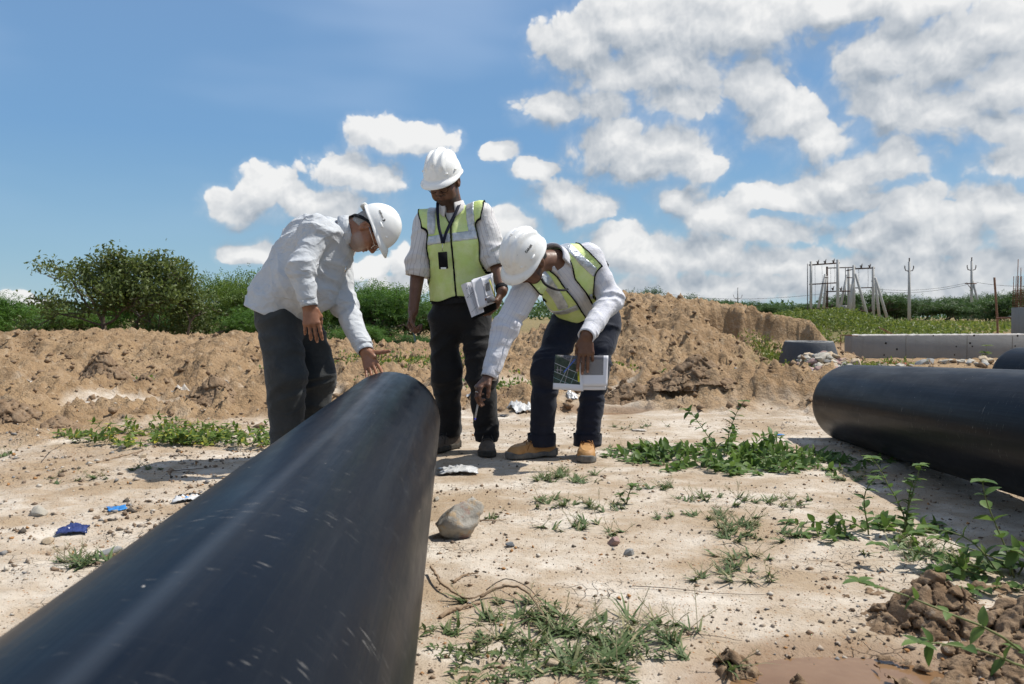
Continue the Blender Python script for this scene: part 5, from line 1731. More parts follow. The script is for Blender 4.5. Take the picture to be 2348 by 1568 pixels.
def papers_right():
    y = 4.043
    c = at(1332, 855, y)
    m1 = sheet_obj('printed_map_sheet', [at(1273, 813, y - .004), at(1333, 816, y), at(1338, 897, y - .012), at(1267, 892, y - .02)], (.006, .004, .01), M_MAP, loc=c)
    tag(m1, 'printed satellite map with a yellow strip under the bending man\'s fingers', 'paper')
    V, T = text_mesh('TREATMENT PLANT', .0075, .0002)
    a = at(1325, 870, y - .0135); b2 = at(1328.5, 824, y - .006)
    ex, ey = unit(b2 - a), None
    nrm = V3(0, -1, 0); ey = unit(np.cross(nrm, ex)) * 1
    p = (a + b2) / 2
    mk('print', p + V[:, :1] * ex + V[:, 1:2] * np.cross(ex, V3(0, 1, 0)) * 1 + V3(0, -.003, 0), T, M_INK, m1, smooth=False)
    m2 = sheet_obj('printed_sheet', [at(1326, 815, y + .008), at(1394.5, 815, y + .004), at(1392, 885, y - .004), at(1330, 885, y + .004)], (-.006, .003, 0), M_SPECK, loc=c)
    tag(m2, 'sheet with a dark speckled print block, right of the map under the bending man\'s fingers', 'paper')
    m3 = sheet_obj('blank_sheet', [at(1327, 822, y + .013), at(1393, 822, y + .011), at(1389, 894, y + .004), at(1329, 894, y + .010)], (-.005, .003, 0), M_PAPER, loc=c)
    tag(m3, 'white sheet showing a blank lower edge beneath the speckled print', 'paper')
papers_right()

def notebook_middle():
    y = 4.40
    tl, tr, br, bl = at(1057, 652, y - .01), at(1131, 628, y + .02), at(1137, 706, y), at(1083, 731, y - .03)
    c = (tl + tr + br + bl) / 4
    root = thing('document_folder', 'open black folder of white papers held against the standing man\'s hip', 'folder', c)
    ex, ez = unit(tr - tl), unit(tl - bl); n = unit(np.cross(ex, ez)); 
    if n[1] > 0: n = -n
    b = MB()
    Vc = [p + q for q in (n * .002, -n * .004) for p in (tl - ez * .004, tr, br - ez * .006, bl - ez * .006)]
    b.add(Vc, None, [(0, 1, 2, 3), (7, 6, 5, 4), (0, 4, 5, 1), (1, 5, 6, 2), (2, 6, 7, 3), (3, 7, 4, 0)])
    b.build('cover', M_TRIM, root)
    def P(u, v, k):
        return (tl * (1 - u) + tr * u) * (1 - v) + (bl * (1 - u) + br * u) * v + n * k
    # left page rolled over at its edge
    nx, ny = 16, 8; V, uv = [], []
    for j in range(ny):
        for i in range(nx):
            u = i / (nx - 1); v = j / (ny - 1)
            roll = .022 * math.sin(min(1, u / .55) * math.pi) * (1 - .6 * v)
            V.append(P(-.02 + .52 * u, .02 + .94 * v + .10 * (u - .5) * 0, .006 + roll)); uv.append((u, 1 - v, 0))
    idx = np.arange(nx * ny).reshape(ny, nx)
    Q = np.stack([idx[:-1, :-1].ravel(), idx[1:, :-1].ravel(), idx[1:, 1:].ravel(), idx[:-1, 1:].ravel()], 1)
    o = mk('drawing_page', np.array(V), Q, M_DRAW, root, attrs={'uvp': np.array(uv)})
    # stack of sheets in the middle and right
    for k, (u0, u1, v0, v1, h, mt) in enumerate(((.34, .97, -.03, .80, .016, M_PAPER), (.30, .62, .00, .84, .026, M_PAPER), (.60, .93, .04, .80, .022, M_PAPER), (.66, .86, .20, .58, .0255, M_SPECK), (.63, .97, .60, .84, .0275, M_PAPER))):
        sheet_obj('loose_sheet', [P(u0, v0, h), P(u1, v0 + .01, h), P(u1, v1, h - .004), P(u0, v1, h)], (.006, .002, 0), mt, root, thick=.002)
    b = MB(); b.box((P(.9, .42, .0285)), (.006, .002, .10), np.stack([ex, n, ez], 1)); b.build('yellow_strip', simple('yellow_print', (.45, .43, .03), rough=.6), root)
    b = MB(); b.box((P(.80, .72, .031)), (.045, .004, .028), np.stack([ex, n, ez], 1), .001); b.build('grey_tab', simple('grey_print', (.13, .13, .14), (.2, .2, .21), 60, .6), root)
notebook_middle()

def pen(name, label, a, b, r, body_mat, ends):
    a, b = np.asarray(a), np.asarray(b)
    root = thing(name, label, 'pen', b)
    d = unit(b - a); L = np.linalg.norm(b - a)
    m = MB(); m.tube([a, b], r, 10); m.build('barrel', body_mat, root, smooth=True)
    for (t0, t1, rr, mt, nm) in ends:
        m = MB(); m.tube([a + d * L * t0, a + d * L * (t0 * .3 + t1 * .7), a + d * L * t1], [rr, rr, rr * .75], 10); m.build(nm, mt, root, smooth=True)
M_BLUE = simple('blue_plastic', (0.03, 0.03, 0.42), rough=.3)
M_CLEAR = simple('clear_plastic', (0.34, 0.35, 0.36), (0.42, 0.43, 0.44), 90, .2)
M_TEAL = simple('pale_blue_plastic', (0.12, 0.24, 0.28), rough=.3)
pen('ballpoint_pen', 'clear ballpoint pen with blue cap pointed down by the bending man', at(1101, 897, 3.975), at(1088, 963, 3.975), .0052, M_CLEAR, ((-.02, .28, .0058, M_BLUE, 'grip_cap'), (.93, 1.0, .0055, M_BLUE, 'end_plug')))
pen('marker_pen', 'slim grey and teal pen hanging from the standing man\'s fist', at(942, 728, 4.545), at(952, 784, 4.53), .0050, M_TEAL, ((-.02, .42, .0062, simple('grey_plastic', (.16, .18, .20), rough=.35), 'cap'),))
# ------------------------------------------------------------------ site structures
def concrete_material(name, c1, c2, stain, rough=.85):
    m, t, b, out = new_mat(name)
    co = t.n('ShaderNodeTexCoord').outputs['Object']
    n1 = t.noise(co, 2.2, 6, .65); n2_ = t.noise(t.v('MULTIPLY', co, (6, 6, .8)), 1.3, 5, .65); n3 = t.noise(co, 45, 4, .7)
    col = t.mix(t.rng(n1, .3, .7), c1, c2)
    col = t.mix(t.rng(n2_, .54, .72, 0, .6), col, stain)
    col = t.mix(t.rng(n3, .3, .7, 0, .25), col, (c1[0] * .7, c1[1] * .7, c1[2] * .7))
    setc(t, b.inputs['Base Color'], col)
    b.inputs['Roughness'].default_value = rough
    b.inputs['Specular IOR Level'].default_value = .25
    bn = t.n('ShaderNodeBump', {'Strength': .5, 'Distance': .01, 'Height': t.m('ADD', n3, t.noise(co, 9, 4, .6))})
    t.link(bn.outputs[0], b.inputs['Normal'])
    return m
M_CONC = concrete_material('cast_concrete', (0.215, 0.215, 0.21), (0.25, 0.25, 0.245), (0.18, 0.175, 0.165))
M_CONC_DK = concrete_material('tarred_concrete', (0.055, 0.060, 0.070), (0.105, 0.112, 0.125), (0.045, 0.05, 0.058), .7)
M_POLE = concrete_material('spun_concrete', (0.42, 0.41, 0.385), (0.50, 0.49, 0.47), (0.36, 0.33, 0.28))
M_RUST = simple('rusty_steel', (0.10, 0.040, 0.022), (0.19, 0.085, 0.045), 40, .85, .3, 80)
M_RUST_DK = simple('dark_rusted_steel', (0.045, 0.026, 0.020), (0.085, 0.048, 0.035), 20, .85)
M_PORC = simple('brown_porcelain', (0.05, 0.035, 0.03), (0.08, 0.05, 0.04), 10, .35)
M_WIRE = simple('weathered_wire', (0.10, 0.10, 0.105), rough=.6)
M_HOLE = simple('tie_hole_void', (0.03, 0.028, 0.026), rough=1.0, spec=0)

def manhole():
    c = at(1853, 846, 10.9); c[2] = gz(c[0], c[1]) - .03
    root = thing('manhole_cone', 'dark grey concrete manhole cone standing behind the rubble heap', 'manhole cone', c)
    K = 72; a = np.linspace(0, 2 * math.pi, K, endpoint=False)
    prof = [(.400, -.05), (.395, .10), (.383, .20), (.362, .30), (.338, .38), (.318, .435), (.312, .442), (.242, .444), (.235, .435), (.27, .30), (.31, .10), (.32, -.05)]
    V = np.concatenate([np.stack([c[0] + r * (1 + .006 * np.sin(3 * a + z * 9)) * np.cos(a), c[1] + r * np.sin(a), np.full(K, c[2] + z) + (.008 * fbm(np.stack([np.cos(a) * 4, np.sin(a) * 4, a * 0], -1), 3) if .43 < z < .45 else 0)], 1) for r, z in prof])
    Q = np.concatenate([np.stack([i * K + np.arange(K), i * K + (np.arange(K) + 1) % K, (i + 1) * K + (np.arange(K) + 1) % K, (i + 1) * K + np.arange(K)], 1) for i in range(len(prof) - 1)])
    mk('shell', V, Q, M_CONC_DK, root)
    rim = np.concatenate([np.stack([c[0] + r * np.cos(a), c[1] + r * np.sin(a), np.full(K, c[2] + z) + .006 * fbm(np.stack([np.cos(a) * 7, np.sin(a) * 7, a * 0 + r], -1), 3)], 1) for r, z in ((.316, .438), (.310, .449), (.246, .450), (.238, .438))])
    mk('cement_rim', rim, np.concatenate([np.stack([i * K + np.arange(K), i * K + (np.arange(K) + 1) % K, (i + 1) * K + (np.arange(K) + 1) % K, (i + 1) * K + np.arange(K)], 1) for i in range(3)]), M_CONC, root)
manhole()

def wall():
    A, B = at(1952, 826, 14.0), at(2600, 800, 15.2)
    A[2] = 0; B[2] = 0
    d = unit(B - A); n = unit(np.cross(d, (0, 0, 1)));
    if n[1] > 0: n = -n
    L = np.linalg.norm(B - A); H, T = .445, .22
    root = thing('concrete_wall', 'low bare concrete wall with tie holes behind the black pipes', 'wall', A)
    joints = [0, 1.08, 2.34, 3.30, 4.4, 5.6, 6.8, L]
    Rm = np.stack([d, -n, V3(0, 0, 1)], 1)
    z0 = -.12
    m = MB()
    m.box(A + d * (L / 2) - n * (T / 2) + V3(0, 0, (H + z0) / 2), (L, T, H - z0), Rm, .006)
    m.build('wall_body', M_CONC, root)
    M_JOINT = simple('stained_joint', (0.11, 0.108, 0.10), (0.17, 0.165, 0.155), 30, .9)
    for t in joints[1:-1]:       # casting joints between the pours
        m = MB(); m.box(A + d * t + n * .0012 + V3(0, 0, (H + z0) / 2 - .004), (.016, .006, H - z0 - .02), Rm, .001)
        m.build('casting_joint', M_JOINT, root)
    rg = np.random.default_rng(4)
    # mortar-rough top
    nx = 180; V = []
    for i in range(nx):
        q = A + d * (L * i / (nx - 1)); h = H + .012 + .010 * float(gnoise(np.array([[i * .35, 0, 0]], F32))[0])
        for k, o in ((.004, -.006), (.004, .018), (T * .5, .022), (T, .004)):
            V.append(q - n * (k - .006) + V3(0, 0, h - .012 + o))
    idx = np.arange(nx * 4).reshape(nx, 4)
    Q = np.stack([idx[:-1, :-1].ravel(), idx[1:, :-1].ravel(), idx[1:, 1:].ravel(), idx[:-1, 1:].ravel()], 1)
    mk('coping_mortar', V, Q, simple('pale_mortar', (0.48, 0.46, 0.43), (0.60, 0.58, 0.55), 12, .9, .6, 40), root)
    for (t, z) in ((.42, .31), (.40, .10), (.56, .20), (1.02, .44), (1.32, .24), (1.30, .09), (1.50, .30), (1.53, .24), (1.55, .44), (2.1, .24), (2.13, .43), (2.36, .23), (2.38, .44), (2.40, .08), (3.0, .24), (2.98, .44), (3.6, .44), (3.62, .20), (4.4, .3), (5.2, .42), (6, .25)):
        m = MB(); p = A + d * t * 1.6 + V3(0, 0, z) + n * .0
        m.tube([p + n * .004, p - n * .02], .014 if rg.random() < .7 else .020, 10); m.build('tie_hole', M_HOLE, root)
    # starter bars lying and standing by its end
    for k, (p, q) in enumerate(((at(2020, 752, 14.5), at(2052, 772, 14.2)), (at(2014, 750, 14.6), at(2046, 772, 14.2)), (at(2024, 754, 14.4), at(2056, 770, 14.2)))):
        m = MB(); m.tube([p, q], .006, 6); o = m.build('steel_bar', M_RUST, loc=q)
        tag(o, ['middle', 'left', 'right'][k] + ' one of three rusty bars leaning on the end of the low concrete wall', 'bar', 'bars by the wall end')
    m = MB(); p, q = at(1927, 768, 13.9), at(1966, 770, 13.9); m.tube([at(1927, 820, 13.9), p], .008, 6); m.tube([p, q], .008, 6)
    tag(m.build('steel_rail', M_RUST, loc=at(1927, 820, 13.9)), 'thin bent rusty rail at the left end of the concrete wall', 'bar')
wall()

def pvc():
    m = MB(); m.tube([at(1918, 839, 10.8), at(1962, 846, 10.4)], .028, 14)
    tag(m.build('plastic_conduit', simple('white_conduit', (.78, .78, .76), rough=.35), loc=at(1962, 846, 10.4), smooth=True), 'white plastic conduit lying between the manhole cone and the wall', 'conduit')
pvc()

# rubble: every stone is its own thing
M_STONES = [simple('pale_stone', (0.36, 0.325, 0.265), (0.48, 0.445, 0.38), 9, .9, .6, 40), simple('grey_stone', (0.25, 0.25, 0.24), (0.36, 0.355, 0.34), 9, .9, .6, 40),
            simple('buff_stone', (0.38, 0.29, 0.19), (0.50, 0.41, 0.30), 9, .9, .6, 40), simple('pink_stone', (0.30, 0.185, 0.155), (0.42, 0.30, 0.27), 9, .9, .6, 40), simple('slate_stone', (0.12, 0.135, 0.15), (0.2, 0.215, 0.23), 9, .85, .5, 40)]
M_BRICK = simple('broken_red_brick', (0.33, 0.095, 0.045), (0.45, 0.16, 0.085), 18, .9, .5, 60)
STONE_MESH = {}
def stone(name, p, size, kind, seed, rot=None, label='', cat='stone', group=None, sub=2, sink=.25, cuts=9):
    key = (kind if not isinstance(kind, bpy.types.Material) else kind.name, seed % 11, sub, cuts)
    if key not in STONE_MESH:
        V, F_ = rock_mesh(100 + seed % 11 * 7, sub, (1, 1, 1), cuts + 6, .09)
        o = mk(name, V, F_, M_STONES[kind] if not isinstance(kind, bpy.types.Material) else kind, smooth=False)
        STONE_MESH[key] = o.data
    else:
        o = bpy.data.objects.new(name, STONE_MESH[key]); COL.objects.link(o)
    rg = np.random.default_rng(seed)
    o.scale = [float(q) for q in size]
    o.rotation_euler = rot if rot is not None else [float(q) for q in (rg.uniform(-.5, .5), rg.uniform(-.5, .5), rg.uniform(0, 6.28))]
    o.location = [float(q) for q in p]
    o.location[2] += float(min(size)) * (1 - 2 * sink) * .8
    tag(o, label, cat, group)
    return o
def rubble():
    rg = np.random.default_rng(21)
    placed = []
    n = 0
    while n < 190:
        y = rg.normal(9.4, .65); px = rg.normal(1876, 46)
        if not (8.0 < y < 10.6 and 1790 < px < 1995): continue
        if px < 1826 and y > 9.8: continue
        x = (px - CXP) / FPX * y
        hgt = .25 * math.exp(-((px - 1885) / 62) ** 2 - ((y - 10.0) / .70) ** 2) * rg.uniform(.75, 1.0)
        s = rg.uniform(.036, .085) * (1.05 if px > 1840 else .75)
        k = int(rg.choice([0, 0, 0, 1, 1, 2, 2, 3]))
        z = gz(x, y) + hgt
        stone('rubble_stone', (x, y, z), (s * rg.uniform(.9, 1.5), s * rg.uniform(.7, 1.1), s * rg.uniform(.5, .85)), k, int(rg.integers(1, 9999)), None, ['pale', 'grey', 'buff', 'pinkish'][k] + ' broken stone in the rubble heap before the manhole cone', 'stone', 'stones of the rubble heap', sink=.3)
        n += 1
    for i in range(90):
        px = rg.uniform(1955, 2345); py = rg.uniform(812, 850) - 10 * (px > 2200)
        y = rg.normal(9.75, .28); x = (px - CXP) / FPX * y
        s = rg.uniform(.03, .085); kk = int(rg.choice([0, 0, 1, 2, 2]))
        stone('loose_stone', (x, y, gz(x, y) + .02), (s * rg.uniform(1, 1.5), s, s * .7), kk, int(rg.integers(1, 9999)), None, ['pale', 'grey', 'buff'][kk] + ' stone strewn along the soil between pipe and concrete wall', 'stone', 'stones strewn before the concrete wall', sink=.3)
    sp = [(1962, 828, 9.6, (.13, .08, .16), 2, 'big upright buff boulder at the left end of the wall'), (1838, 874, 8.9, (.10, .06, .04), 4, 'blue-grey slab lying below the rubble heap'),
          (1829, 846, 9.4, (.075, .05, .06), 3, 'pinkish stone at the left of the rubble heap'), (1708, 868, 9.7, (.08, .06, .12), 2, 'buff stone standing on the dirt left of the manhole cone'), (1690, 866, 9.8, (.06, .05, .09), 1, 'grey stone leaning beside the buff stone on the dirt')]
    for i, (px, py, y, sz, k, lb) in enumerate(sp):
        p = at(px, py, y); p[2] = gz(p[0], p[1]) + .03
        stone('boulder', p, sz, k, 300 + i, None, lb)
    for i, (px, py, y) in enumerate(((2038, 822, 9.8), (2050, 828, 9.75), (2064, 832, 9.7), (2028, 831, 9.8), (1912, 838, 9.8))):
        p = at(px, py, y); p[2] = gz(p[0], p[1]) + (.09 if i == 0 else .03)
        m = MB(); m.box(p, (.20 - .02 * i, .10, .07), rotz(i * 1.1) @ rotax((1, 0, 0), .3 * (i % 3)), .008)
        tag(m.build('brick', M_BRICK, loc=p), ['broken red brick on top of the soil before the wall', 'red brick chunk beside the topmost brick', 'red brick chunk nearest the pipe', 'red brick piece leaning below the topmost brick', 'small red brick piece in the rubble heap'][i], 'brick')
rubble()

# ---- poles, switch structure, wires
def round_pole(root, name, a, b, r0, r1, mat, k=10):
    m = MB(); m.tube([a, lerp3(a, b, .5), b], [r0, (r0 + r1) / 2, r1], k); return m.build(name, mat, root, smooth=True)
def insulator(root, p, h=.30, r=.07):
    m = MB(); pts = []; rad = []
    for i in range(7):
        pts.append(p + V3(0, 0, h * i / 6)); rad.append(r if i % 2 else r * .55)
    m.tube(pts, rad, 10); return m.build('insulator', M_PORC, root)
def line_pole(px, top, y, base_py, label, strut=None, arm=True):
    b = at(px, base_py, y); t = at(px, top, y); b[2] -= .4
    root = thing('power_pole', label, 'power pole', b + V3(0, 0, .4), 'line poles on the far ground')
    round_pole(root, 'shaft', b, t, .20, .125, M_POLE)
    k = y / FPX
    if arm:
        m = MB(); zt = t - V3(0, 0, 22 * k)
        m.tube([zt + V3(-10 * k, 0, 8 * k), zt + V3(-8 * k, 0, 2 * k), zt, zt + V3(8 * k, 0, 2 * k), zt + V3(10 * k, 0, 8 * k)], .055, 6); m.build('cross_arm', M_RUST_DK, root)
        insulator(root, zt + V3(-10 * k, 0, 7 * k)); insulator(root, zt + V3(10 * k, 0, 7 * k)); insulator(root, t, .45, .09)
    if strut:
        round_pole(root, 'strut', at(strut[0], strut[1], y), at(strut[2], strut[3], y), .16, .13, M_POLE)
        m = MB(); q = at(px, 650, y); m.tube([q + V3(-16 * k, -.1, 0), q + V3(10 * k, -.1, 0)], .07, 6); m.build('side_bracket', M_RUST, root)
        m = MB(); m.tube([q + V3(-11 * k, -.1, 0), q + V3(0, -.1, -16 * k)], .04, 6); m.build('bracket_brace', M_RUST, root)
    return root
line_pole(2084, 600, 92, 741, 'lone pale concrete power pole right of the switch frame')
line_pole(2227, 598, 100, 727, 'concrete power pole with a slanting strut near the right edge', (2252, 733, 2229, 643))
line_pole(1691, 663, 210, 700, 'tiny distant power pole above the trees left of the switch frame')

def switch_frame():
    y0 = 95.0
    T = lambda cx, cy, dy=0.0: at(1719 + .2675 * cx, 544.3 + .2675 * cy, y0 + dy)
    base = T(760, 690)
    root = thing('switch_structure', 'concrete and rusty steel pole frame of an outdoor power switch yard on the right horizon', 'pole structure', base)
    for (x, t, b, dy, mt, r) in ((522, 205, 700, 0, M_POLE, .14), (752, 190, 700, -2, M_POLE, .16), (660, 250, 690, 6, M_RUST_DK, .12), (845, 265, 700, 1, M_POLE, .14), (888, 238, 700, -1, M_POLE, .15), (1055, 250, 720, 0, M_POLE, .15), (493, 225, 640, 4, M_WIRE, .05), (818, 262, 640, 6, M_WIRE, .05)):
        round_pole(root, 'post', T(x, b, dy), T(x, t, dy), r * 1.2, r, mt)
    for (x0, y0_, x1, y1, dy) in ((645, 315, 572, 660, 3), (655, 330, 626, 660, 4), (830, 320, 766, 640, 4), (885, 350, 846, 690, -2), (903, 310, 1022, 730, -2), (1068, 345, 1112, 710, 2), (1072, 345, 1186, 730, -1), (856, 400, 884, 690, 2)):
        round_pole(root, 'raking_strut', T(x1, y1, dy), T(x0, y0_, dy), .17, .14, M_POLE)
    for (x0, y0_, x1, y1, r) in ((505, 237, 768, 219, .09), (660, 263, 905, 256, .07), (880, 269, 1068, 262, .09), (508, 403, 762, 388, .08), (652, 464, 905, 459, .08), (898, 433, 1066, 429, .07), (502, 613, 764, 603, .10), (776, 634, 1074, 625, .10), (825, 285, 892, 272, .07), (830, 345, 900, 345, .06), (640, 345, 670, 345, .06), (1045, 325, 1068, 325, .06), (1040, 375, 1090, 375, .06)):
        m = MB(); m.tube([T(x0, y0_), T(x1, y1)], r, 6); m.build('cross_beam', M_RUST_DK, root)
    for (x, y) in ((578, 230), (640, 227), (712, 222), (950, 265), (1022, 263), (706, 458), (776, 460), (700, 600), (1028, 622), (948, 625)):
        m = MB(); m.tube([T(x, y - 4), T(x, y - 24)], .07, 8); m.tube([T(x - 10, y - 20), T(x + 14, y - 26)], .05, 6); m.tube([T(x + 8, y - 4), T(x + 8, y - 34), T(x + 16, y - 40)], .04, 6)
        m.build('isolator', M_PORC, root)
    m = MB(); m.box(T(792, 600, 2), (.85, .7, .55), None, .03); m.build('meter_box', M_POLE, root)
    for (x, y0_, y1) in ((556, 240, 600), (616, 240, 420), (690, 260, 460), (725, 225, 390), (880, 520, 620), (1010, 270, 430), (930, 270, 430)):
        m = MB(); m.tube([T(x, y0_), T(x + 3, (y0_ + y1) / 2), T(x, y1)], .018, 5); m.build('jumper_wire', M_WIRE, root)
switch_frame()
def wire(a, b, sag, label):
    pts = [lerp3(a, b, t) - V3(0, 0, sag * 4 * t * (1 - t)) for t in np.linspace(0, 1, 25)]
    m = MB(); m.tube(pts, .022, 5, cap=False)
    tag(m.build('overhead_wire', M_WIRE, loc=a), label, 'wire', 'overhead power wires')
wire(at(2217, 648, 100), at(2005, 662, 97), .5, 'upper wire from the strutted pole to the switch frame')
wire(at(2217, 652, 100), at(2005, 668, 97), .5, 'lower wire from the strutted pole to the switch frame')
wire(at(2238, 647, 100), at(2420, 650, 96), .4, 'wire leaving the strutted pole towards the right edge')
wire(at(1500, 668, 140), at(1900, 672, 97), 1.0, 'wire crossing above the distant trees left of the switch frame')

def stick():
    m = MB(); a, b = at(2287, 800, 27), at(2279, 636, 27)
    m.tube(smooth_path([a, lerp3(a, b, .4) + V3(.03, 0, 0), b], 10), .035, 7)
    tag(m.build('wooden_stake', simple('dry_wood', (0.16, 0.085, 0.05), (0.24, 0.14, 0.09), 20, .9), loc=a, smooth=True), 'thin leaning wooden stake near the right edge', 'stake')
    # unfinished column with its steel
    p = at(2362, 765, 24)
    root = thing('rebar_column', 'unfinished concrete column with rusty reinforcing cage at the right edge', 'column', V3(p[0], p[1], 0))
    k = 24 / FPX
    w = 56 * k
    m = MB(); m.box(V3(p[0], p[1], (.10 + at(0, 720, 24)[2]) / 2), (w, w, at(0, 720, 24)[2] - .10 + .4), None, .01); m.build('concrete_base', M_CONC, root)
    rg = np.random.default_rng(8)
    for i in range(7):
        for j in range(7):
            if 0 < i < 6 and 0 < j < 6: continue
            x = p[0] + (i / 6 - .5) * w * .92; y = p[1] + (j / 6 - .5) * w * .92
            m = MB(); zt = at(0, rg.choice([592, 600, 632, 634, 612]), 24)[2]
            m.tube([V3(x, y, at(0, 724, 24)[2]), V3(x + rg.normal(0, .015), y, zt)], .011, 5); m.build('reinforcing_bar', M_RUST, root)
    for i in range(11):
        z = at(0, 718 - i * 5.2, 24)[2]; h = w * .48
        m = MB(); m.tube([V3(p[0] - h, p[1] - h, z), V3(p[0] + h, p[1] - h, z), V3(p[0] + h, p[1] + h, z), V3(p[0] - h, p[1] + h, z), V3(p[0] - h, p[1] - h, z)], .008, 5); m.build('stirrup', M_RUST, root)
    m = MB(); m.tube([at(2284, 729, 26), at(2338, 728, 24)], .03, 6); tag(m.build('steel_pole', M_RUST, loc=at(2338, 728, 24)), 'rusty horizontal pole tied between stake and column', 'bar')
stick()
# ------------------------------------------------------------------ vegetation
def leaf_material(name, c1, c2, c3=None, trans=.35, rough=.5, scale=3.0):
    m, t, b, out = new_mat(name)
    rnd = t.n('ShaderNodeAttribute', attribute_name='rnd').outputs['Fac']
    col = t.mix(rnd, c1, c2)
    if c3 is not None:
        col = t.mix(t.rng(rnd, .86, .95), col, c3)
    setc(t, b.inputs['Base Color'], col)
    b.inputs['Roughness'].default_value = rough
    b.inputs['Specular IOR Level'].default_value = .3
    tr = t.n('ShaderNodeBsdfTranslucent')
    setc(t, tr.inputs['Color'], t.mix(.35, col, (c2[0] * 1.6, c2[1] * 1.7, c2[2])))
    mx = t.n('ShaderNodeMixShader', {0: trans, 1: b.outputs[0], 2: tr.outputs[0]})
    t.link(mx.outputs[0], out.inputs[0])
    return m
M_BARK = simple('grey_bark', (0.085, 0.062, 0.045), (0.15, 0.12, 0.095), 14, .9, .6, 50)
M_LEAF_OLIVE = leaf_material('olive_leaf', (0.058, 0.084, 0.022), (0.140, 0.178, 0.054), (0.23, 0.24, 0.10))
M_LEAF_ACACIA = leaf_material('feathery_thorn_leaf', (0.040, 0.100, 0.016), (0.115, 0.215, 0.040))
M_LEAF_ACACIA_D = leaf_material('dark_thorn_leaf', (0.026, 0.070, 0.016), (0.080, 0.160, 0.036))  # darkest of the three leaf greens shared out among the bushes
M_LEAF_ACACIA_Y = leaf_material('yellowish_thorn_leaf', (0.055, 0.105, 0.018), (0.150, 0.220, 0.045))
M_LEAF_FAR = leaf_material('distant_thorn_leaf', (0.032, 0.070, 0.022), (0.075, 0.130, 0.042))
M_LEAF_WEED = leaf_material('weed_leaf', (0.060, 0.118, 0.030), (0.140, 0.215, 0.058))
M_LEAF_WEED_Y = leaf_material('yellowing_weed_leaf', (0.075, 0.140, 0.028), (0.165, 0.225, 0.048), (0.50, 0.45, 0.06))
M_STEM = simple('green_stem', (0.11, 0.14, 0.045), (0.17, 0.18, 0.07), 30, .7)
M_GRASS = leaf_material('wiry_grass', (0.060, 0.105, 0.036), (0.150, 0.195, 0.080), (0.34, 0.30, 0.17), .25, .6)
M_GRASS_DRY = leaf_material('dry_seed_head', (0.30, 0.27, 0.16), (0.42, 0.38, 0.25), None, .2, .8)
M_COVER = leaf_material('bright_ground_cover', (0.075, 0.120, 0.022), (0.190, 0.225, 0.050), (0.28, 0.28, 0.09))

def leaves(P, D, N, L, Wd, rnd, fold=.25):
    """diamond leaves folded along the midrib: 4 triangles each. P base, D direction, N normal (arrays)"""
    n = len(P)
    D = D / (np.linalg.norm(D, axis=1)[:, None] + 1e-9)
    S = np.cross(D, N); S /= (np.linalg.norm(S, axis=1)[:, None] + 1e-9)
    N = np.cross(S, D)
    L = np.broadcast_to(L, (n,))[:, None]; Wd = np.broadcast_to(Wd, (n,))[:, None]
    b, t = P, P + D * L - N * L * .10
    m = P + D * L * .45 + N * L * .05
    l = P + D * L * .42 + S * Wd * .5 + N * Wd * fold; r = P + D * L * .42 - S * Wd * .5 + N * Wd * fold
    V = np.stack([b, l, t, r, m], 1).reshape(-1, 3)
    k = np.arange(n)[:, None] * 5
    T = np.concatenate([k + np.array([[0, 4, 1]]), k + np.array([[1, 4, 2]]), k + np.array([[2, 4, 3]]), k + np.array([[3, 4, 0]])])
    return V, T, np.repeat(rnd, 5)
def rdirs(n, rg, up=0.0):
    d = rg.normal(size=(n, 3)); d[:, 2] += up
    return d / np.linalg.norm(d, axis=1)[:, None]
def branch_tree(rg, root_p, height, spread, levels=3, trunks=2, gnarl=.18):
    """returns list of (points, radii) and twig tips"""
    segs, tips = [], []
    def grow(p, d, L, r, lv):
        pts = [p]; q = p.copy(); dd = d.copy()
        n = 5
        for i in range(n):
            dd = unit(dd + rg.normal(0, gnarl, 3) + V3(0, 0, .05))
            q = q + dd * L / n; pts.append(q.copy())
        segs.append((pts, np.linspace(r, r * .55, n + 1)))
        if lv == 0:
            tips.extend(pts[2:]); return
        for k in range(rg.integers(3, 5)):
            t = rg.uniform(.45, 1.0); i = int(t * n)
            nd = unit(dd * .7 + rg.normal(0, .55, 3) * np.array([spread, spread, .55]) + V3(0, 0, .12))
            grow(pts[i], nd, L * rg.uniform(.55, .78), r * .55, lv - 1)
    for k in range(trunks):
        a = rg.uniform(0, 6.28)
        grow(np.asarray(root_p, float) + V3(.1 * math.cos(a), .1 * math.sin(a), 0), unit(V3(math.cos(a) * .35 * spread, math.sin(a) * .35 * spread, 1)), height * .5, height * .022, levels)
    return segs, np.array(tips)
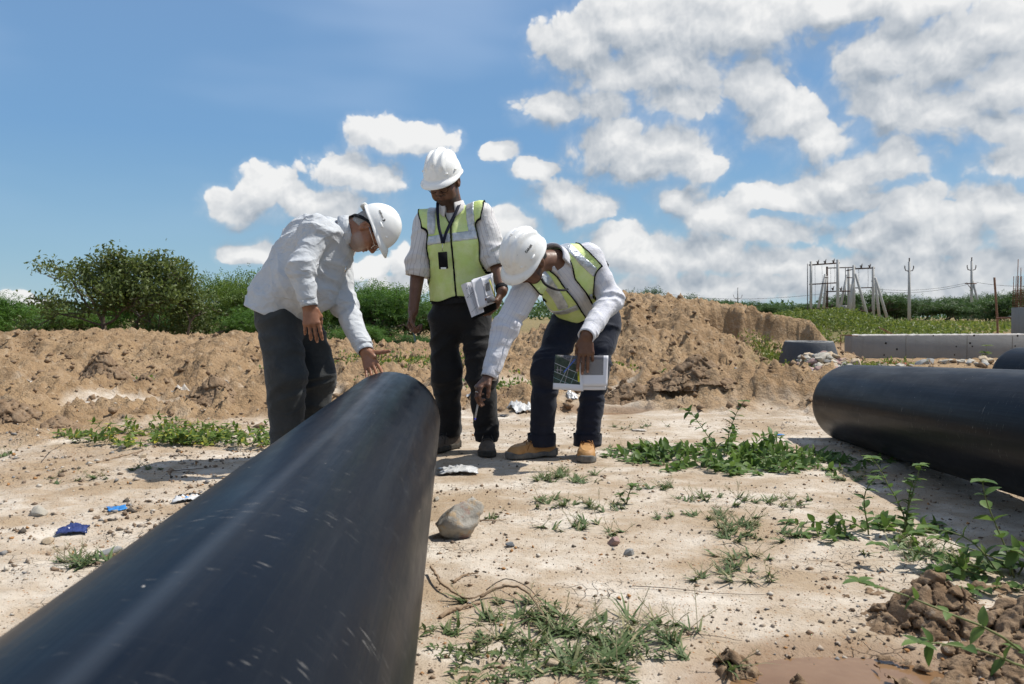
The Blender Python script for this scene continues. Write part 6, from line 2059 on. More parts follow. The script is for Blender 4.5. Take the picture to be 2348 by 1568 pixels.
def tree_obj(name, label, cat, base, rg, height, spread, leafmat, n_leaf, leaf_l, leaf_w, trunks=2, levels=3, clump=.28, group=None, droop=0.0, squash=(1, 1, 1), feather=False, rmin=.012, clumps=75):
    base = np.asarray(base, float)
    root = thing(name, label, cat, base, group)
    segs, tips = branch_tree(rg, V3(0, 0, -.15), height, spread, levels, trunks)
    top = tips[:, 2].max()
    k = height / top
    sq = np.array(squash) * np.array([k, k, k])
    m = MB()
    for pts, rad in segs:
        if rad[0] < rmin * .6: continue
        m.tube(np.array(pts) * sq + base, np.maximum(rad, rmin * .4), 6, cap=False)
    m.build('trunk', M_BARK, root, smooth=True)
    tips = tips * sq
    tips = tips[rg.choice(len(tips), min(len(tips), clumps), replace=False)]
    i = rg.integers(0, len(tips), n_leaf)
    P = tips[i] + rg.normal(0, clump, (n_leaf, 3)) * np.array([1, 1, .45 if feather else .8])
    P = P[P[:, 2] > .02]
    n = len(P)
    D = rdirs(n, rg, -droop + .15); N = rdirs(n, rg, 1.2)
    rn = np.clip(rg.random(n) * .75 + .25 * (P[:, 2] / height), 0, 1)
    if feather:
        # a feathery frond: several thin leaflets along a short stalk
        VV, TT, RR, o = [], [], [], 0
        for j in range(4):
            q = P + D * (leaf_l * .55 * j)
            sd = np.cross(D, N); sg = 1 if j % 2 else -1
            V, T, r_ = leaves(q, D * .6 + sd * sg * .8, N, leaf_l, leaf_w, rn)
            VV.append(V); TT.append(T + o); RR.append(r_); o += len(V)
        V, T, r_ = np.concatenate(VV), np.concatenate(TT), np.concatenate(RR)
    else:
        V, T, r_ = leaves(P, D, N, leaf_l * rg.uniform(.7, 1.2, n), leaf_w * rg.uniform(.8, 1.1, n), rn)
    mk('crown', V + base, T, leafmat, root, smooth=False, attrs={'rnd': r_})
    return root
def gbase(px, y, lift=0.0):
    x = (px - CXP) / FPX * y
    return V3(x, y, gz(x, y) + lift)
def trees():
    rg = np.random.default_rng(31)
    # the loose olive-leaved tree on the left: an upright part and a low wide part beside it
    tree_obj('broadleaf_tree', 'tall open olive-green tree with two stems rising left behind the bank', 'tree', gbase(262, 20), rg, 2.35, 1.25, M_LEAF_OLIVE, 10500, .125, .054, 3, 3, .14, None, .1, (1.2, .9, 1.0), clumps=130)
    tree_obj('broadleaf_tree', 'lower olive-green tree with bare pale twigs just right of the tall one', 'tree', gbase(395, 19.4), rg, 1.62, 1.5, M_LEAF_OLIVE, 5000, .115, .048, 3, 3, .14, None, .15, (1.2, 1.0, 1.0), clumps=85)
    spec = [  # px, distance, height, half width, label
        (10, 23, 1.35, 1.3, 'feathery green thorn bush at the far left edge'), (76, 25, .85, 1.2, 'low thorn bush between the left edge and the olive tree'),
        (150, 26, 1.05, 1.2, 'thorn bush showing below the olive tree\'s left branches'), (330, 27, 1.7, 1.5, 'thorn bush behind the olive trees'), (462, 26, 1.2, 1.3, 'thorn bush right of the olive trees'),
        (552, 23, 2.0, 1.35, 'tall feathery thorn bush behind the leaning man\'s back'), (572, 20, .95, .85, 'rounded low thorn bush in front of the tall one at the leaning man\'s back'),
        (640, 24, 1.75, 1.6, 'thorn bush hidden mostly by the leaning man'), (760, 24, 1.5, 1.6, 'thorn bush under the leaning man\'s chest'), (838, 23, 1.62, 1.4, 'dense thorn bush beyond the leaning man\'s reaching arm'),
        (915, 22.5, 1.38, 1.35, 'dense thorn bush left of the standing man'), (985, 24, 1.35, 1.5, 'thorn bush behind the standing man\'s legs'), (826, 17.5, .42, .55, 'low scrub bush at the foot of the dense thorn bushes'), (952, 17.5, .36, .45, 'low scrub bush beside the standing man\'s pen hand')]
    # three crowns are grown, the rest are turned and scaled copies
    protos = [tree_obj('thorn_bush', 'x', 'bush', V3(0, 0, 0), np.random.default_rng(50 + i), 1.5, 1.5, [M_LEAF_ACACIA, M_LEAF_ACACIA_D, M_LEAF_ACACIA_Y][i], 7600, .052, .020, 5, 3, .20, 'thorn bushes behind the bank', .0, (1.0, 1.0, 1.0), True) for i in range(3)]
    used = set()
    for k, (px, y, h, hw, lb) in enumerate(spec):
        pi = k % 3
        o = protos[pi] if pi not in used else copy_tree(protos[pi])
        used.add(pi)
        o['label'] = lb; o['category'] = 'bush'
        o.location = [float(q) for q in gbase(px, y)]
        o.scale = (hw / 1.0, hw / 1.0, h / 1.5 * 1.05)
        o.rotation_euler = (0, 0, k * 1.7)
    far = [  # far tree line on the right
        (1455, 60, 2.55, 2.2, 'dark thorn tree just right of the bending man\'s back'), (1500, 66, 3.5, 2.6, 'tallest dark thorn tree on the bank\'s skyline'), (1560, 70, 2.9, 2.8, 'wide thorn tree beside the tallest one above the bank'),
        (1620, 85, 2.9, 3.2, 'low spreading thorn tree above the bank'), (1665, 100, 3.5, 3.2, 'thorn tree beneath the tiny distant pole'), (1720, 120, 3.4, 4.2, 'pale thorn tree left of the switch frame'), (1780, 125, 3.3, 4.4, 'thorn tree behind the grassy rise left of the switch frame'),
        (1840, 130, 3.2, 4.6, 'thorn tree behind the first posts of the switch frame'), (1900, 130, 3.4, 4.6, 'thorn tree seen between the first frame posts'), (1965, 118, 4.6, 4.6, 'thorn tree behind the struts of the switch frame'), (2010, 118, 5.2, 4.6, 'highest thorn tree right behind the switch frame'),
        (2060, 120, 4.3, 4.4, 'thorn tree between the switch frame and the lone pole'), (2110, 125, 3.6, 4.4, 'thorn tree right of the lone pole'), (2160, 115, 4.0, 4.0, 'thorn tree between the two power poles'), (2205, 110, 4.4, 4.0, 'thorn tree left of the strutted pole'),
        (2255, 95, 3.4, 3.6, 'thorn tree right of the strutted pole'), (2305, 85, 3.2, 3.4, 'thorn tree behind the wooden stake'), (2352, 80, 3.9, 3.4, 'big thorn tree behind the steel column')]
    fp = [tree_obj('far_thorn_tree', 'x', 'tree', V3(0, 0, 0), np.random.default_rng(70 + i), 3.0, 1.6, M_LEAF_FAR, 3600, .15, .060, 3, 3, .36, 'thorn trees along the right horizon', 0, (1.15, 1.0, 1.0), True, .03) for i in range(2)]
    used = set()
    for k, (px, y, h, hw, lb) in enumerate(far):
        pi = k % 2
        o = fp[pi] if pi not in used else copy_tree(fp[pi])
        used.add(pi)
        o['label'] = lb
        o.location = [float(q) for q in gbase(px, y)]
        o.scale = (hw / 2.2, hw / 2.2, h / 3.0 * .80)
        o.rotation_euler = (0, 0, k * 2.3)
    # distant wood that closes the horizon elsewhere
    n = 26000
    a = rg.uniform(-1.0, 1.0, n); yy = rg.uniform(150, 260, n)
    x = np.tan(a * .62) * yy * 1.25
    hgt = 3.2 + 1.6 * n2(x, yy, .02, 3, .5, 40) + 1.0 * n2(x, yy, .1, 2, .5, 41)
    z = rg.random(n) ** .7 * np.maximum(hgt, 1) + height(x, yy)
    P = np.stack([x, yy, z], 1)
    V, T, r_ = leaves(P, rdirs(n, rg, .2), rdirs(n, rg, 1), .95, .55, rg.random(n))
    o = mk('far_scrub', V, T, M_LEAF_FAR, smooth=False, attrs={'rnd': r_}, kind='stuff')
    o['label'] = 'dark band of distant scrub along the horizon'; o['category'] = 'scrub'
trees()

def cover_patch(name, label, n, sampler, mat, L, W_, seed, up=.8, h=.0):
    rg = np.random.default_rng(seed)
    x, y, z = sampler(rg, n)
    P = np.stack([x, y, z], 1)
    V, T, r_ = leaves(P, rdirs(len(x), rg, up), rdirs(len(x), rg, 1.5), L * rg.uniform(.6, 1.2, len(x)), W_, rg.random(len(x)))
    o = mk(name, V, T, mat, smooth=False, attrs={'rnd': r_}, kind='stuff')
    o['label'] = label; o['category'] = 'ground cover'
def ground_cover():
    def rise(rg, n):
        x = rg.normal(9.5, 2.2, n); y = rg.normal(23.5, 3.2, n)
        k = (np.hypot((x - 9.5) / 4.0, (y - 24.5) / 6.5) < 1) & (n2(x, y, .7, 3, .5, 61) > -.30)
        x, y = x[k], y[k]
        return x, y, height(x, y) + rg.random(len(x)) ** 2 * .16 * (1.2 + n2(x, y, .8, 3, .5, 62))
    cover_patch('creeper_cover', 'yellow-green creeper covering the low rise behind the wall', 38000, rise, M_COVER, .095, .045, 62)
    def plain(rg, n):
        y = rg.uniform(30, 95, n); x = y * rg.uniform(.30, .72, n)
        k = n2(x, y, .12, 3, .5, 63) > -.05
        x, y = x[k], y[k]
        return x, y, height(x, y) + rg.random(len(x)) * .18
    cover_patch('plain_cover', 'patchy yellow-green cover on the open ground below the power poles', 15000, plain, M_COVER, .26, .12, 64)
    def foot(rg, n):
        c = [(4.15, 10.9, .40, .45), (3.95, 9.75, .50, .22), (4.5, 9.9, .35, .25), (3.9, 11.8, .3, .4)]
        i = rg.integers(0, len(c), n); c = np.array(c)[i]
        x = rg.normal(c[:, 0], c[:, 2] * .6); y = rg.normal(c[:, 1], c[:, 3] * .6)
        return x, y, height(x, y) + rg.random(n) ** 1.5 * .10
    cover_patch('grassy_cover', 'fresh green cover round the foot of the manhole cone', 5200, foot, M_COVER, .06, .022, 65, 1.4)
    def bank(rg, n):
        c = [(-1.95, 11.2, .5, .35), (-1.35, 11.0, .35, .3), (-.65, 10.9, .3, .3), (2.6, 9.4, .45, .14), (3.1, 9.2, .35, .13), (2.0, 9.3, .35, .1), (-2.9, 10.3, .5, .15), (.45, 9.2, .4, .15), (-1.3, 7.8, .25, .12), (-4.4, 8.8, .3, .1), (.1, 7.9, .35, .12), (1.3, 9.1, .3, .12)]
        i = rg.integers(0, len(c), n); c = np.array(c)[i]
        x = rg.normal(c[:, 0], c[:, 2] * .6); y = rg.normal(c[:, 1], c[:, 3] * .7)
        return x, y, height(x, y) + rg.random(n) ** 1.5 * .07
    cover_patch('bank_weeds', 'small green weeds sprinkled on the dug soil', 5600, bank, M_LEAF_WEED_Y, .055, .026, 66, .9)
ground_cover()

def stem_path(p, d, L, rg, bend=.5, n=8):
    pts = [np.asarray(p, float)]; d = unit(d)
    for i in range(n):
        d = unit(d + rg.normal(0, .10, 3) + V3(0, 0, -bend / n))
        pts.append(pts[-1] + d * L / n)
    return np.array(pts)
def weed(name, label, base, stems, leafmat, rg, L=.075, W_=.040, every=.035, cat='weed', follow=False, stem_r=.0032, group=None):
    """stems: list of (offset, direction, length, bend)"""
    base = np.asarray(base, float)
    root = thing(name, label, cat, base, group)
    m = MB(); P, D, N, SZ = [], [], [], []
    for (off, d, ln, bend) in stems:
        pts = stem_path(base + np.asarray(off), d, ln, rg, bend)
        if follow:
            zz = height(pts[:, 0], pts[:, 1]) + .006
            pts[:, 2] = np.maximum(pts[:, 2], zz)
        m.tube(pts, np.linspace(stem_r, stem_r * .5, len(pts)), 5)
        s = np.concatenate([[0], np.cumsum(np.linalg.norm(np.diff(pts, axis=0), axis=1))])
        q = every * .6
        k = 0
        while q < s[-1]:
            i = min(np.searchsorted(s, q), len(pts) - 1); p = pts[i - 1] + (pts[i] - pts[i - 1]) * ((q - s[i - 1]) / max(s[i] - s[i - 1], 1e-6))
            t = unit(pts[i] - pts[i - 1]); u, v, _ = frame_of(t)
            a = k * 1.571 + rg.uniform(-.3, .3)
            for sg in (0, math.pi):
                dr = unit((math.cos(a + sg) * u + math.sin(a + sg) * v) + t * .45 + V3(0, 0, .15))
                P.append(p); D.append(dr); N.append(unit(V3(0, 0, 1) + t * .3 + rg.normal(0, .25, 3))); SZ.append(rg.uniform(.55, 1.1) * (1 - .35 * q / s[-1]))
            q += every * rg.uniform(.8, 1.3); k += 1
        for j in range(4):   # tip rosette
            P.append(pts[-1]); a = j * 1.57 + .4; D.append(unit(V3(math.cos(a), math.sin(a), .35))); N.append(V3(0, 0, 1)); SZ.append(rg.uniform(.5, .8))
    m.build('stem', M_STEM, root, smooth=True, kind='stuff')
    P, D, N, SZ = map(np.array, (P, D, N, SZ))
    V, T, r_ = leaf_big(P, D, N, L * SZ, W_ * SZ, rg.random(len(P)))
    mk('foliage', V, T, leafmat, root, smooth=True, attrs={'rnd': r_}, kind='stuff')
    return root
def leaf_big(P, D, N, L, Wd, rnd):
    """ovate leaf with curved blade: 3 x 5 grid"""
    n = len(P)
    D = D / np.linalg.norm(D, axis=1)[:, None]
    S = np.cross(D, N); S /= np.linalg.norm(S, axis=1)[:, None] + 1e-9
    N = np.cross(S, D)
    ts = np.array([0, .12, .35, .62, .86, 1.0]); ws = np.array([.03, .32, .5, .42, .20, .01])
    rows = []
    for t, w in zip(ts, ws):
        c = P + D * (L * t)[:, None] - N * (L * .30 * t * t)[:, None]
        rows += [c + S * (Wd * w)[:, None] + N * (Wd * w * .35)[:, None], c, c - S * (Wd * w)[:, None] + N * (Wd * w * .35)[:, None]]
    V = np.stack(rows, 1).reshape(-1, 3)
    q = []
    for i in range(5):
        for j in range(2):
            q.append((3 * i + j, 3 * i + j + 1, 3 * i + j + 4, 3 * i + j + 3))
    Q = (np.arange(n)[:, None, None] * 18 + np.array(q)[None]).reshape(-1, 4)
    return V, Q, np.repeat(rnd, 18)
def weeds():
    rg = np.random.default_rng(77)
    def spread_stems(n, r, l0, l1, up, bend):
        out = []
        for i in range(n):
            a = rg.uniform(0, 6.28); rr = r * math.sqrt(rg.random())
            out.append((V3(rr * math.cos(a), rr * math.sin(a), 0), V3(math.cos(a), math.sin(a) * .8, up * rg.uniform(.5, 1.3)), rg.uniform(l0, l1), bend))
        return out
    b = gat(1650, 1050); b[2] = gz(b[0], b[1])
    st = spread_stems(80, .30, .10, .30, .42, .95)
    st = [(o * V3(1.7, 1.0, 1), d, l, be) for o, d, l, be in st]
    st += [(V3(.0, .0, 0), V3(-.25, .1, 1), .36, 1.3), (V3(.12, 0, 0), V3(.55, .1, 1), .46, 1.5), (V3(.05, .05, 0), V3(.2, 0, 1), .33, 1.0), (V3(-.2, 0, 0), V3(-.6, 0, .8), .32, 1.3)]
    weed('leafy_weed', 'large sprawling leafy green weed on the sand in the middle right', b, st, M_LEAF_WEED, rg, .070, .040, .030, follow=True)
    b = gat(440, 1008); b[2] = gz(b[0], b[1])
    st = [(o * V3(1.5, 1.1, 1), d, l, be) for o, d, l, be in spread_stems(70, .32, .07, .19, .9, .7)]
    weed('leafy_weed', 'broad low green weed patch on the left sand, its left part', b + V3(-.25, .05, 0), st, M_LEAF_WEED_Y, rg, .058, .030, .026, follow=True)
    st = [(o * V3(1.6, .9, 1), d, l, be) for o, d, l, be in spread_stems(60, .27, .06, .17, 1.0, .6)]
    weed('leafy_weed', 'yellowing weed patch beside the leaning man\'s trouser leg', b + V3(.33, -.02, 0), st, M_LEAF_WEED_Y, rg, .060, .030, .026, follow=True)
    b = gat(2010, 1228); b[2] = gz(b[0], b[1])
    st = [(V3(-.03, 0, 0), V3(-.12, 0, 1), .22, .5), (V3(.10, 0, 0), V3(-.12, .1, 1), .26, .3), (V3(.10, .02, 0), V3(.25, 0, 1), .20, .6), (V3(.11, 0, 0), V3(-.25, .05, 1), .30, .9)] + [(o * V3(1.4, .8, 1), d, l, be) for o, d, l, be in spread_stems(13, .10, .10, .22, .35, .9)]
    weed('leafy_weed', 'upright leafy weed in front of the right pipe\'s shadow', b, st, M_LEAF_WEED, rg, .060, .034, .030, follow=True)
    b = gat(2325, 1330); b[2] = gz(b[0], b[1])
    st = [(V3(0, 0, 0), V3(-.15, 0, 1), .30, .6), (V3(.03, .03, 0), V3(.2, 0, 1), .32, .5), (V3(-.03, 0, 0), V3(-.4, .1, .9), .26, .9), (V3(.05, -.05, 0), V3(-.1, -.2, 1), .22, .8)] + spread_stems(8, .08, .10, .24, .45, .9)
    weed('leafy_weed', 'leafy weed cut by the right edge above the cracked mud', b, st, M_LEAF_WEED, rg, .070, .044, .045, follow=True)
    b = gat(2345, 1585); b[2] = gz(b[0], b[1])
    weed('leafy_weed', 'single long leafy shoot leaning over the cracked mud heap', b + V3(.04, 0, .06), [(V3(0, 0, 0), V3(-1, .25, .62), .42, .55), (V3(.02, -.06, 0), V3(-1, .05, .35), .36, .5)], M_LEAF_WEED, rg, .060, .030, .085, follow=True)
    b = gat(2180, 1330); b[2] = gz(b[0], b[1])
    weed('leafy_weed', 'creeping leafy shoot between the grass and the cracked mud heap', b + V3(.15, .02, .02), [(V3(0, 0, 0), V3(-1, .1, .12), .34, .1), (V3(.1, .05, 0), V3(-.9, .2, .2), .26, .2)], M_LEAF_WEED, rg, .058, .032, .06, follow=True)
    for (px, py, rr, lb) in ((1090, 1490, .16, 'trailing small-leaved weed at the bottom beside the long pipe'), (1190, 1475, .15, 'trailing small-leaved weed under the arching root'), (1290, 1500, .12, 'trailing small-leaved weed between the foreground grass clumps')):
        b = gat(px, py); b[2] = gz(b[0], b[1])
        weed('trailing_weed', lb, b, [(o * V3(1.3, 1.0, 1), d, l, be) for o, d, l, be in spread_stems(18, rr, .05, .13, .35, .8)], M_GRASS, rg, .030, .011, .018, follow=True, stem_r=.0016)
    b = gat(1436, 1158); b[2] = gz(b[0], b[1])
    weed('seedling', 'small upright seedling beside a dark grass tuft', b, [(V3(0, 0, 0), V3(.05, 0, 1), .085, .1), (V3(0, 0, 0), V3(-.5, 0, .8), .05, .1)], M_LEAF_WEED, rg, .052, .026, .026, 'seedling')
    b = gat(2278, 800, .05); b = at(2255, 806, 10.0); b[2] = gz(b[0], b[1])
    weed('seedling', 'bright green sapling on the soil below the concrete wall', b, [(V3(0, 0, 0), V3(.1, 0, 1), .30, .1), (V3(.05, 0, 0), V3(-.4, 0, 1), .2, .3)], M_LEAF_WEED_Y, rg, .12, .07, .07, 'seedling')
    b = at(1832, 850, 9.3); b[2] = gz(b[0], b[1])
    weed('seedling', 'feathery grey-green herb in front of the manhole cone', b, spread_stems(9, .06, .18, .30, 2.0, .2), M_LEAF_ACACIA, rg, .035, .014, .02, 'herb')
    # leaves creeping into the shade of the right pipe
    b = gat(1880, 1065); b[2] = gz(b[0], b[1])
    st = [(o * V3(1.8, 1.2, 1), d, l, be) for o, d, l, be in spread_stems(16, .16, .10, .26, .25, .8)]
    weed('leafy_weed', 'low weeds in the shade at the end of the right pipe', b, st, M_LEAF_WEED, rg, .050, .028, .035, follow=True)
weeds()

def grass_tuft(label, px, py, r, h, n, seed, dry=.10, flat=1.0, group='grass tufts on the pale sand'):
    rg = np.random.default_rng(seed)
    n = int(n * (1.05 if py < 1400 else .50)); h = h * .80; r = r * (.95 if py < 1400 else 1.2)
    c = gat(px, py); c[2] = gz(c[0], c[1])
    root = thing('grass_tuft', label, 'grass', c, group)
    nc = max(5, n // 11)
    ca = rg.uniform(0, 6.28, nc); cr_ = r * np.sqrt(rg.random(nc)) * rg.uniform(.5, 1.25, nc)
    ci = rg.integers(0, nc, n)
    a = rg.uniform(0, 6.28, n); rr = r * .10 * np.sqrt(rg.random(n))
    bx = c[0] + cr_[ci] * np.cos(ca[ci]) * 1.35 + rr * np.cos(a); by = c[1] + cr_[ci] * np.sin(ca[ci]) + rr * np.sin(a)
    a2 = rg.uniform(0, 6.28, nc)[ci] + rg.normal(0, .9, n)
    L = h * rg.uniform(.35, 1.1, n) * rg.uniform(.5, 1.1, nc)[ci]
    lean = rg.uniform(.55, 1.15, n) * flat
    bz = height(bx, by) - .003
    V, T, RN = [], [], []
    n = int(n)
    W_ = .0036 * rg.uniform(.6, 1.3, n)
    d = np.stack([np.cos(a2), np.sin(a2), np.zeros(n)], 1); s = np.stack([-np.sin(a2), np.cos(a2), np.zeros(n)], 1)
    B = np.stack([bx, by, bz], 1)
    rows = []
    for t, w in ((0, 1), (.35, .95), (.7, .6), (1, .05)):
        p = B + d * (L * lean * 1.25 * t)[:, None] + V3(0, 0, 1) * (L * (t * (1 - .55 * lean * t)))[:, None]
        rows += [p + s * (W_ * w)[:, None], p - s * (W_ * w)[:, None]]
    V = np.stack(rows, 1)
    zmin = height(V[..., 0].ravel(), V[..., 1].ravel()).reshape(V.shape[:2]) + .002
    V[..., 2] = np.maximum(V[..., 2], zmin)
    Q = (np.arange(n)[:, None, None] * 8 + np.array([(0, 1, 3, 2), (2, 3, 5, 4), (4, 5, 7, 6)])[None]).reshape(-1, 4)
    mk('blades', V.reshape(-1, 3), Q, M_GRASS, root, smooth=True, attrs={'rnd': np.repeat(rg.random(n), 8)}, kind='stuff')
    k = max(3, int(n * dry))
    P, D = [], []
    m = MB()
    for i in range(k):
        an = rg.uniform(0, 6.28); p0 = V3(bx[i], by[i], bz[i])
        dv = unit(V3(math.cos(an) * .8, math.sin(an) * .8, rg.uniform(.5, 1.2)))
        p1 = p0 + dv * h * rg.uniform(.9, 1.6)
        m.tube([p0, lerp3(p0, p1, .6), p1 - V3(0, 0, .1 * h)], .0009, 4, cap=False)
        for j in range(9):
            P.append(lerp3(p0, p1, .62 + .38 * j / 9)); D.append(rg.normal(0, 1, 3) * .7 + dv)
    m.build('seed_stalk', M_GRASS_DRY, root, kind='stuff')
    P, D = np.array(P), np.array(D)
    V, T, r_ = leaves(P, D, rdirs(len(P), rg, 1), .016, .0016, rg.random(len(P)))
    mk('seed_head', V, T, M_GRASS_DRY, root, smooth=False, attrs={'rnd': r_}, kind='stuff')
TUFTS = [
    ('dense dark tuft in front of the bending man\'s right shoe', 1300, 1100, .16, .085, 230), ('pale tuft behind the seedling on the sand', 1490, 1118, .10, .06, 110), ('tuft left of the seedling', 1385, 1165, .10, .07, 100), ('tuft nearer the stone than the seedling', 1275, 1160, .10, .07, 110),
    ('tuft right of the big pale stone', 1280, 1206, .10, .07, 100), ('small tuft touching the right side of the big pale stone', 1118, 1188, .05, .05, 36), ('sparse tuft right of the two small rocks', 1445, 1228, .08, .05, 50), ('tuft at the top of the middle row, left of the pipe shadow', 1610, 1148, .12, .06, 90),
    ('tuft close to the pipe shadow\'s edge', 1780, 1158, .14, .07, 150), ('biggest spread tuft in the middle of the sand', 1700, 1220, .16, .085, 260), ('tuft left of the biggest spread tuft', 1640, 1190, .12, .06, 110), ('small tuft below the biggest spread tuft', 1715, 1278, .08, .06, 80), ('lone tuft on bare sand nearer the camera than the spread tufts', 1672, 1325, .10, .07, 130),
    ('small tuft left of the spread tufts', 1530, 1192, .05, .04, 40), ('long tuft at the tip of the pipe shadow', 2110, 1272, .16, .085, 190), ('thin tuft behind the cracked mud heap', 2190, 1290, .10, .07, 90),
    ('wide trailing grass in the near foreground, right of its middle', 1420, 1470, .17, .11, 330), ('trailing grass beside the dry root in the foreground', 1200, 1440, .15, .09, 220), ('low grass at the bottom edge near the pipe', 1080, 1520, .13, .07, 150), ('foreground grass running off the bottom edge', 1350, 1545, .12, .08, 150), ('wispy grass with seed heads right of the foreground tuft', 1530, 1440, .10, .10, 70),
    ('green tuft against the left side of the long pipe', 190, 1290, .10, .085, 150), ('narrow tuft on the left sand behind the dark packet', 190, 1100, .12, .06, 90), ('dry tuft left of the leaning man\'s shadow', 325, 1075, .10, .06, 70), ('dark grass in the pipe shadow under the weed', 1990, 1100, .14, .06, 110), ('sparse tuft left of the large leafy weed', 1450, 980, .20, .06, 90), ('thin grass behind the bending man\'s shoes', 1430, 1030, .16, .05, 80), ('grass by the left edge of the picture', 30, 1045, .12, .06, 70), ('foreground grass clump left of the widest one', 1330, 1455, .13, .09, 190), ('dry grass tangled round the arching root', 1150, 1405, .12, .07, 130), ('thin foreground grass right of the widest clump', 1500, 1500, .12, .08, 110)]
for i, (lb, px, py, r, h, n) in enumerate(TUFTS):
    grass_tuft(lb, px, py, r, h, n, 500 + i)
# ------------------------------------------------------------------ mud, stones, litter, twigs
def mud_material():
    m, t, b, out = new_mat('dried_mud')
    co = t.n('ShaderNodeTexCoord').outputs['Object']
    n1 = t.noise(co, 14, 5, .65)
    col = t.mix(t.rng(n1, .3, .7), (0.175, 0.112, 0.066), (0.30, 0.215, 0.14))
    col = t.mix(t.rng(t.noise(co, 40, 4, .7), .58, .72, 0, .8), col, (0.42, 0.345, 0.27))
    setc(t, b.inputs['Base Color'], col)
    b.inputs['Roughness'].default_value = .95
    b.inputs['Specular IOR Level'].default_value = .12
    h = t.m('ADD', t.noise(co, 90, 5, .7), t.m('MULTIPLY', t.noise(co, 28, 4, .6), 1.2))
    bn = t.n('ShaderNodeBump', {'Strength': .9, 'Distance': .008, 'Height': h})
    t.link(bn.outputs[0], b.inputs['Normal'])
    return m
M_MUD = mud_material()
_jit = np.random.default_rng(12).random((4096, 3)).astype(F32)
def vor3(P, cell, seed):
    q = (P / cell).astype(F32) + seed * 3.7
    b = np.floor(q).astype(np.int64)
    f1 = np.full(len(P), 9, F32); f2 = np.full(len(P), 9, F32); hid = np.zeros(len(P), np.int64)
    for i in (-1, 0, 1):
        for j in (-1, 0, 1):
            for k in (-1, 0, 1):
                c = b + np.array([i, j, k])
                h = _perm[(_perm[(_perm[c[:, 0] & 4095] + c[:, 1]) & 4095] + c[:, 2]) & 4095]
                d = ((c + _jit[h] - q) ** 2).sum(1).astype(F32)
                hid = np.where(d < f1, h, hid); f2 = np.minimum(f2, np.maximum(f1, d)); f1 = np.minimum(f1, d)
    return np.sqrt(f1) * cell, np.sqrt(f2) * cell, _jit[hid, 0]
def mud_heap(name, label, peaks, cell, crack, h, seed, pad=.05, rough=.012):
    """peaks: (x, y, radius x, radius y, height above ground)"""
    rg = np.random.default_rng(seed)
    pk = np.array(peaks)
    lo = np.array([(pk[:, 0] - pk[:, 2] * 1.3).min(), (pk[:, 1] - pk[:, 3] * 1.3).min(), 0]) - pad
    hi = np.array([(pk[:, 0] + pk[:, 2] * 1.3).max(), (pk[:, 1] + pk[:, 3] * 1.3).max(), 0]) + pad
    zg = gz(*pk[0, :2])
    lo[2] = zg - (.06 if name != 'mud_lump' else .12); hi[2] = zg + pk[:, 4].max() + .06
    def f(P):
        hh = np.full(len(P), -.05 if name != 'mud_lump' else -.14, F32)
        for (x, y, rx, ry, z) in peaks:
            q = np.sqrt(((P[:, 0] - x) / rx) ** 2 + ((P[:, 1] - y) / ry) ** 2)
            hh = np.maximum(hh, z * np.clip(1.15 - q, -.9, 1) * (1.0 - .15 * q))
        d = (P[:, 2] - zg - hh) * .75
        m = np.abs(d) < .03 + rough * 1.5
        if m.any():
            xs, ys = P[m, 0] + .4 * P[m, 2], P[m, 1] - .3 * P[m, 2]
            d[m] -= .75 * rough * 1.3 * (n2(xs, ys, 16, 3, .5, seed) + n2(xs, ys, 50, 3, .65, seed + 2))
        m = np.abs(d) < .03
        if m.any():
            w1, w2 = gnoise(P[m] * (1.1 / cell) + 3.3), gnoise(P[m] * (1.1 / cell) + 9.1)
            Pm = P[m] + .35 * cell * np.stack([w1, w2, .5 * (w1 - w2)], 1)
            f1, f2, cid = vor3(Pm, cell, seed)
            e = f2 - f1
            dd = d[m] + cell * .06 * np.exp(-(e / (cell * .12)) ** 2) + (cid - .4) * cell * .34          # softened crack lips
            d[m] = np.maximum(dd, np.maximum(crack - e, -.022 - d[m]))
        return d
    V, Q = sdf_mesh(f, lo, hi, h)
    Q = Q[(V[Q, 2] > zg - (.012 if name != 'mud_lump' else .10)).any(1)]
    us = np.unique(Q); mp = np.zeros(len(V), int); mp[us] = np.arange(len(us)); V, Q = V[us], mp[Q]
    o = mk(name, V, Q, M_MUD, loc=(pk[0, 0], pk[0, 1], zg))
    tag(o, label, 'mud')
    return o
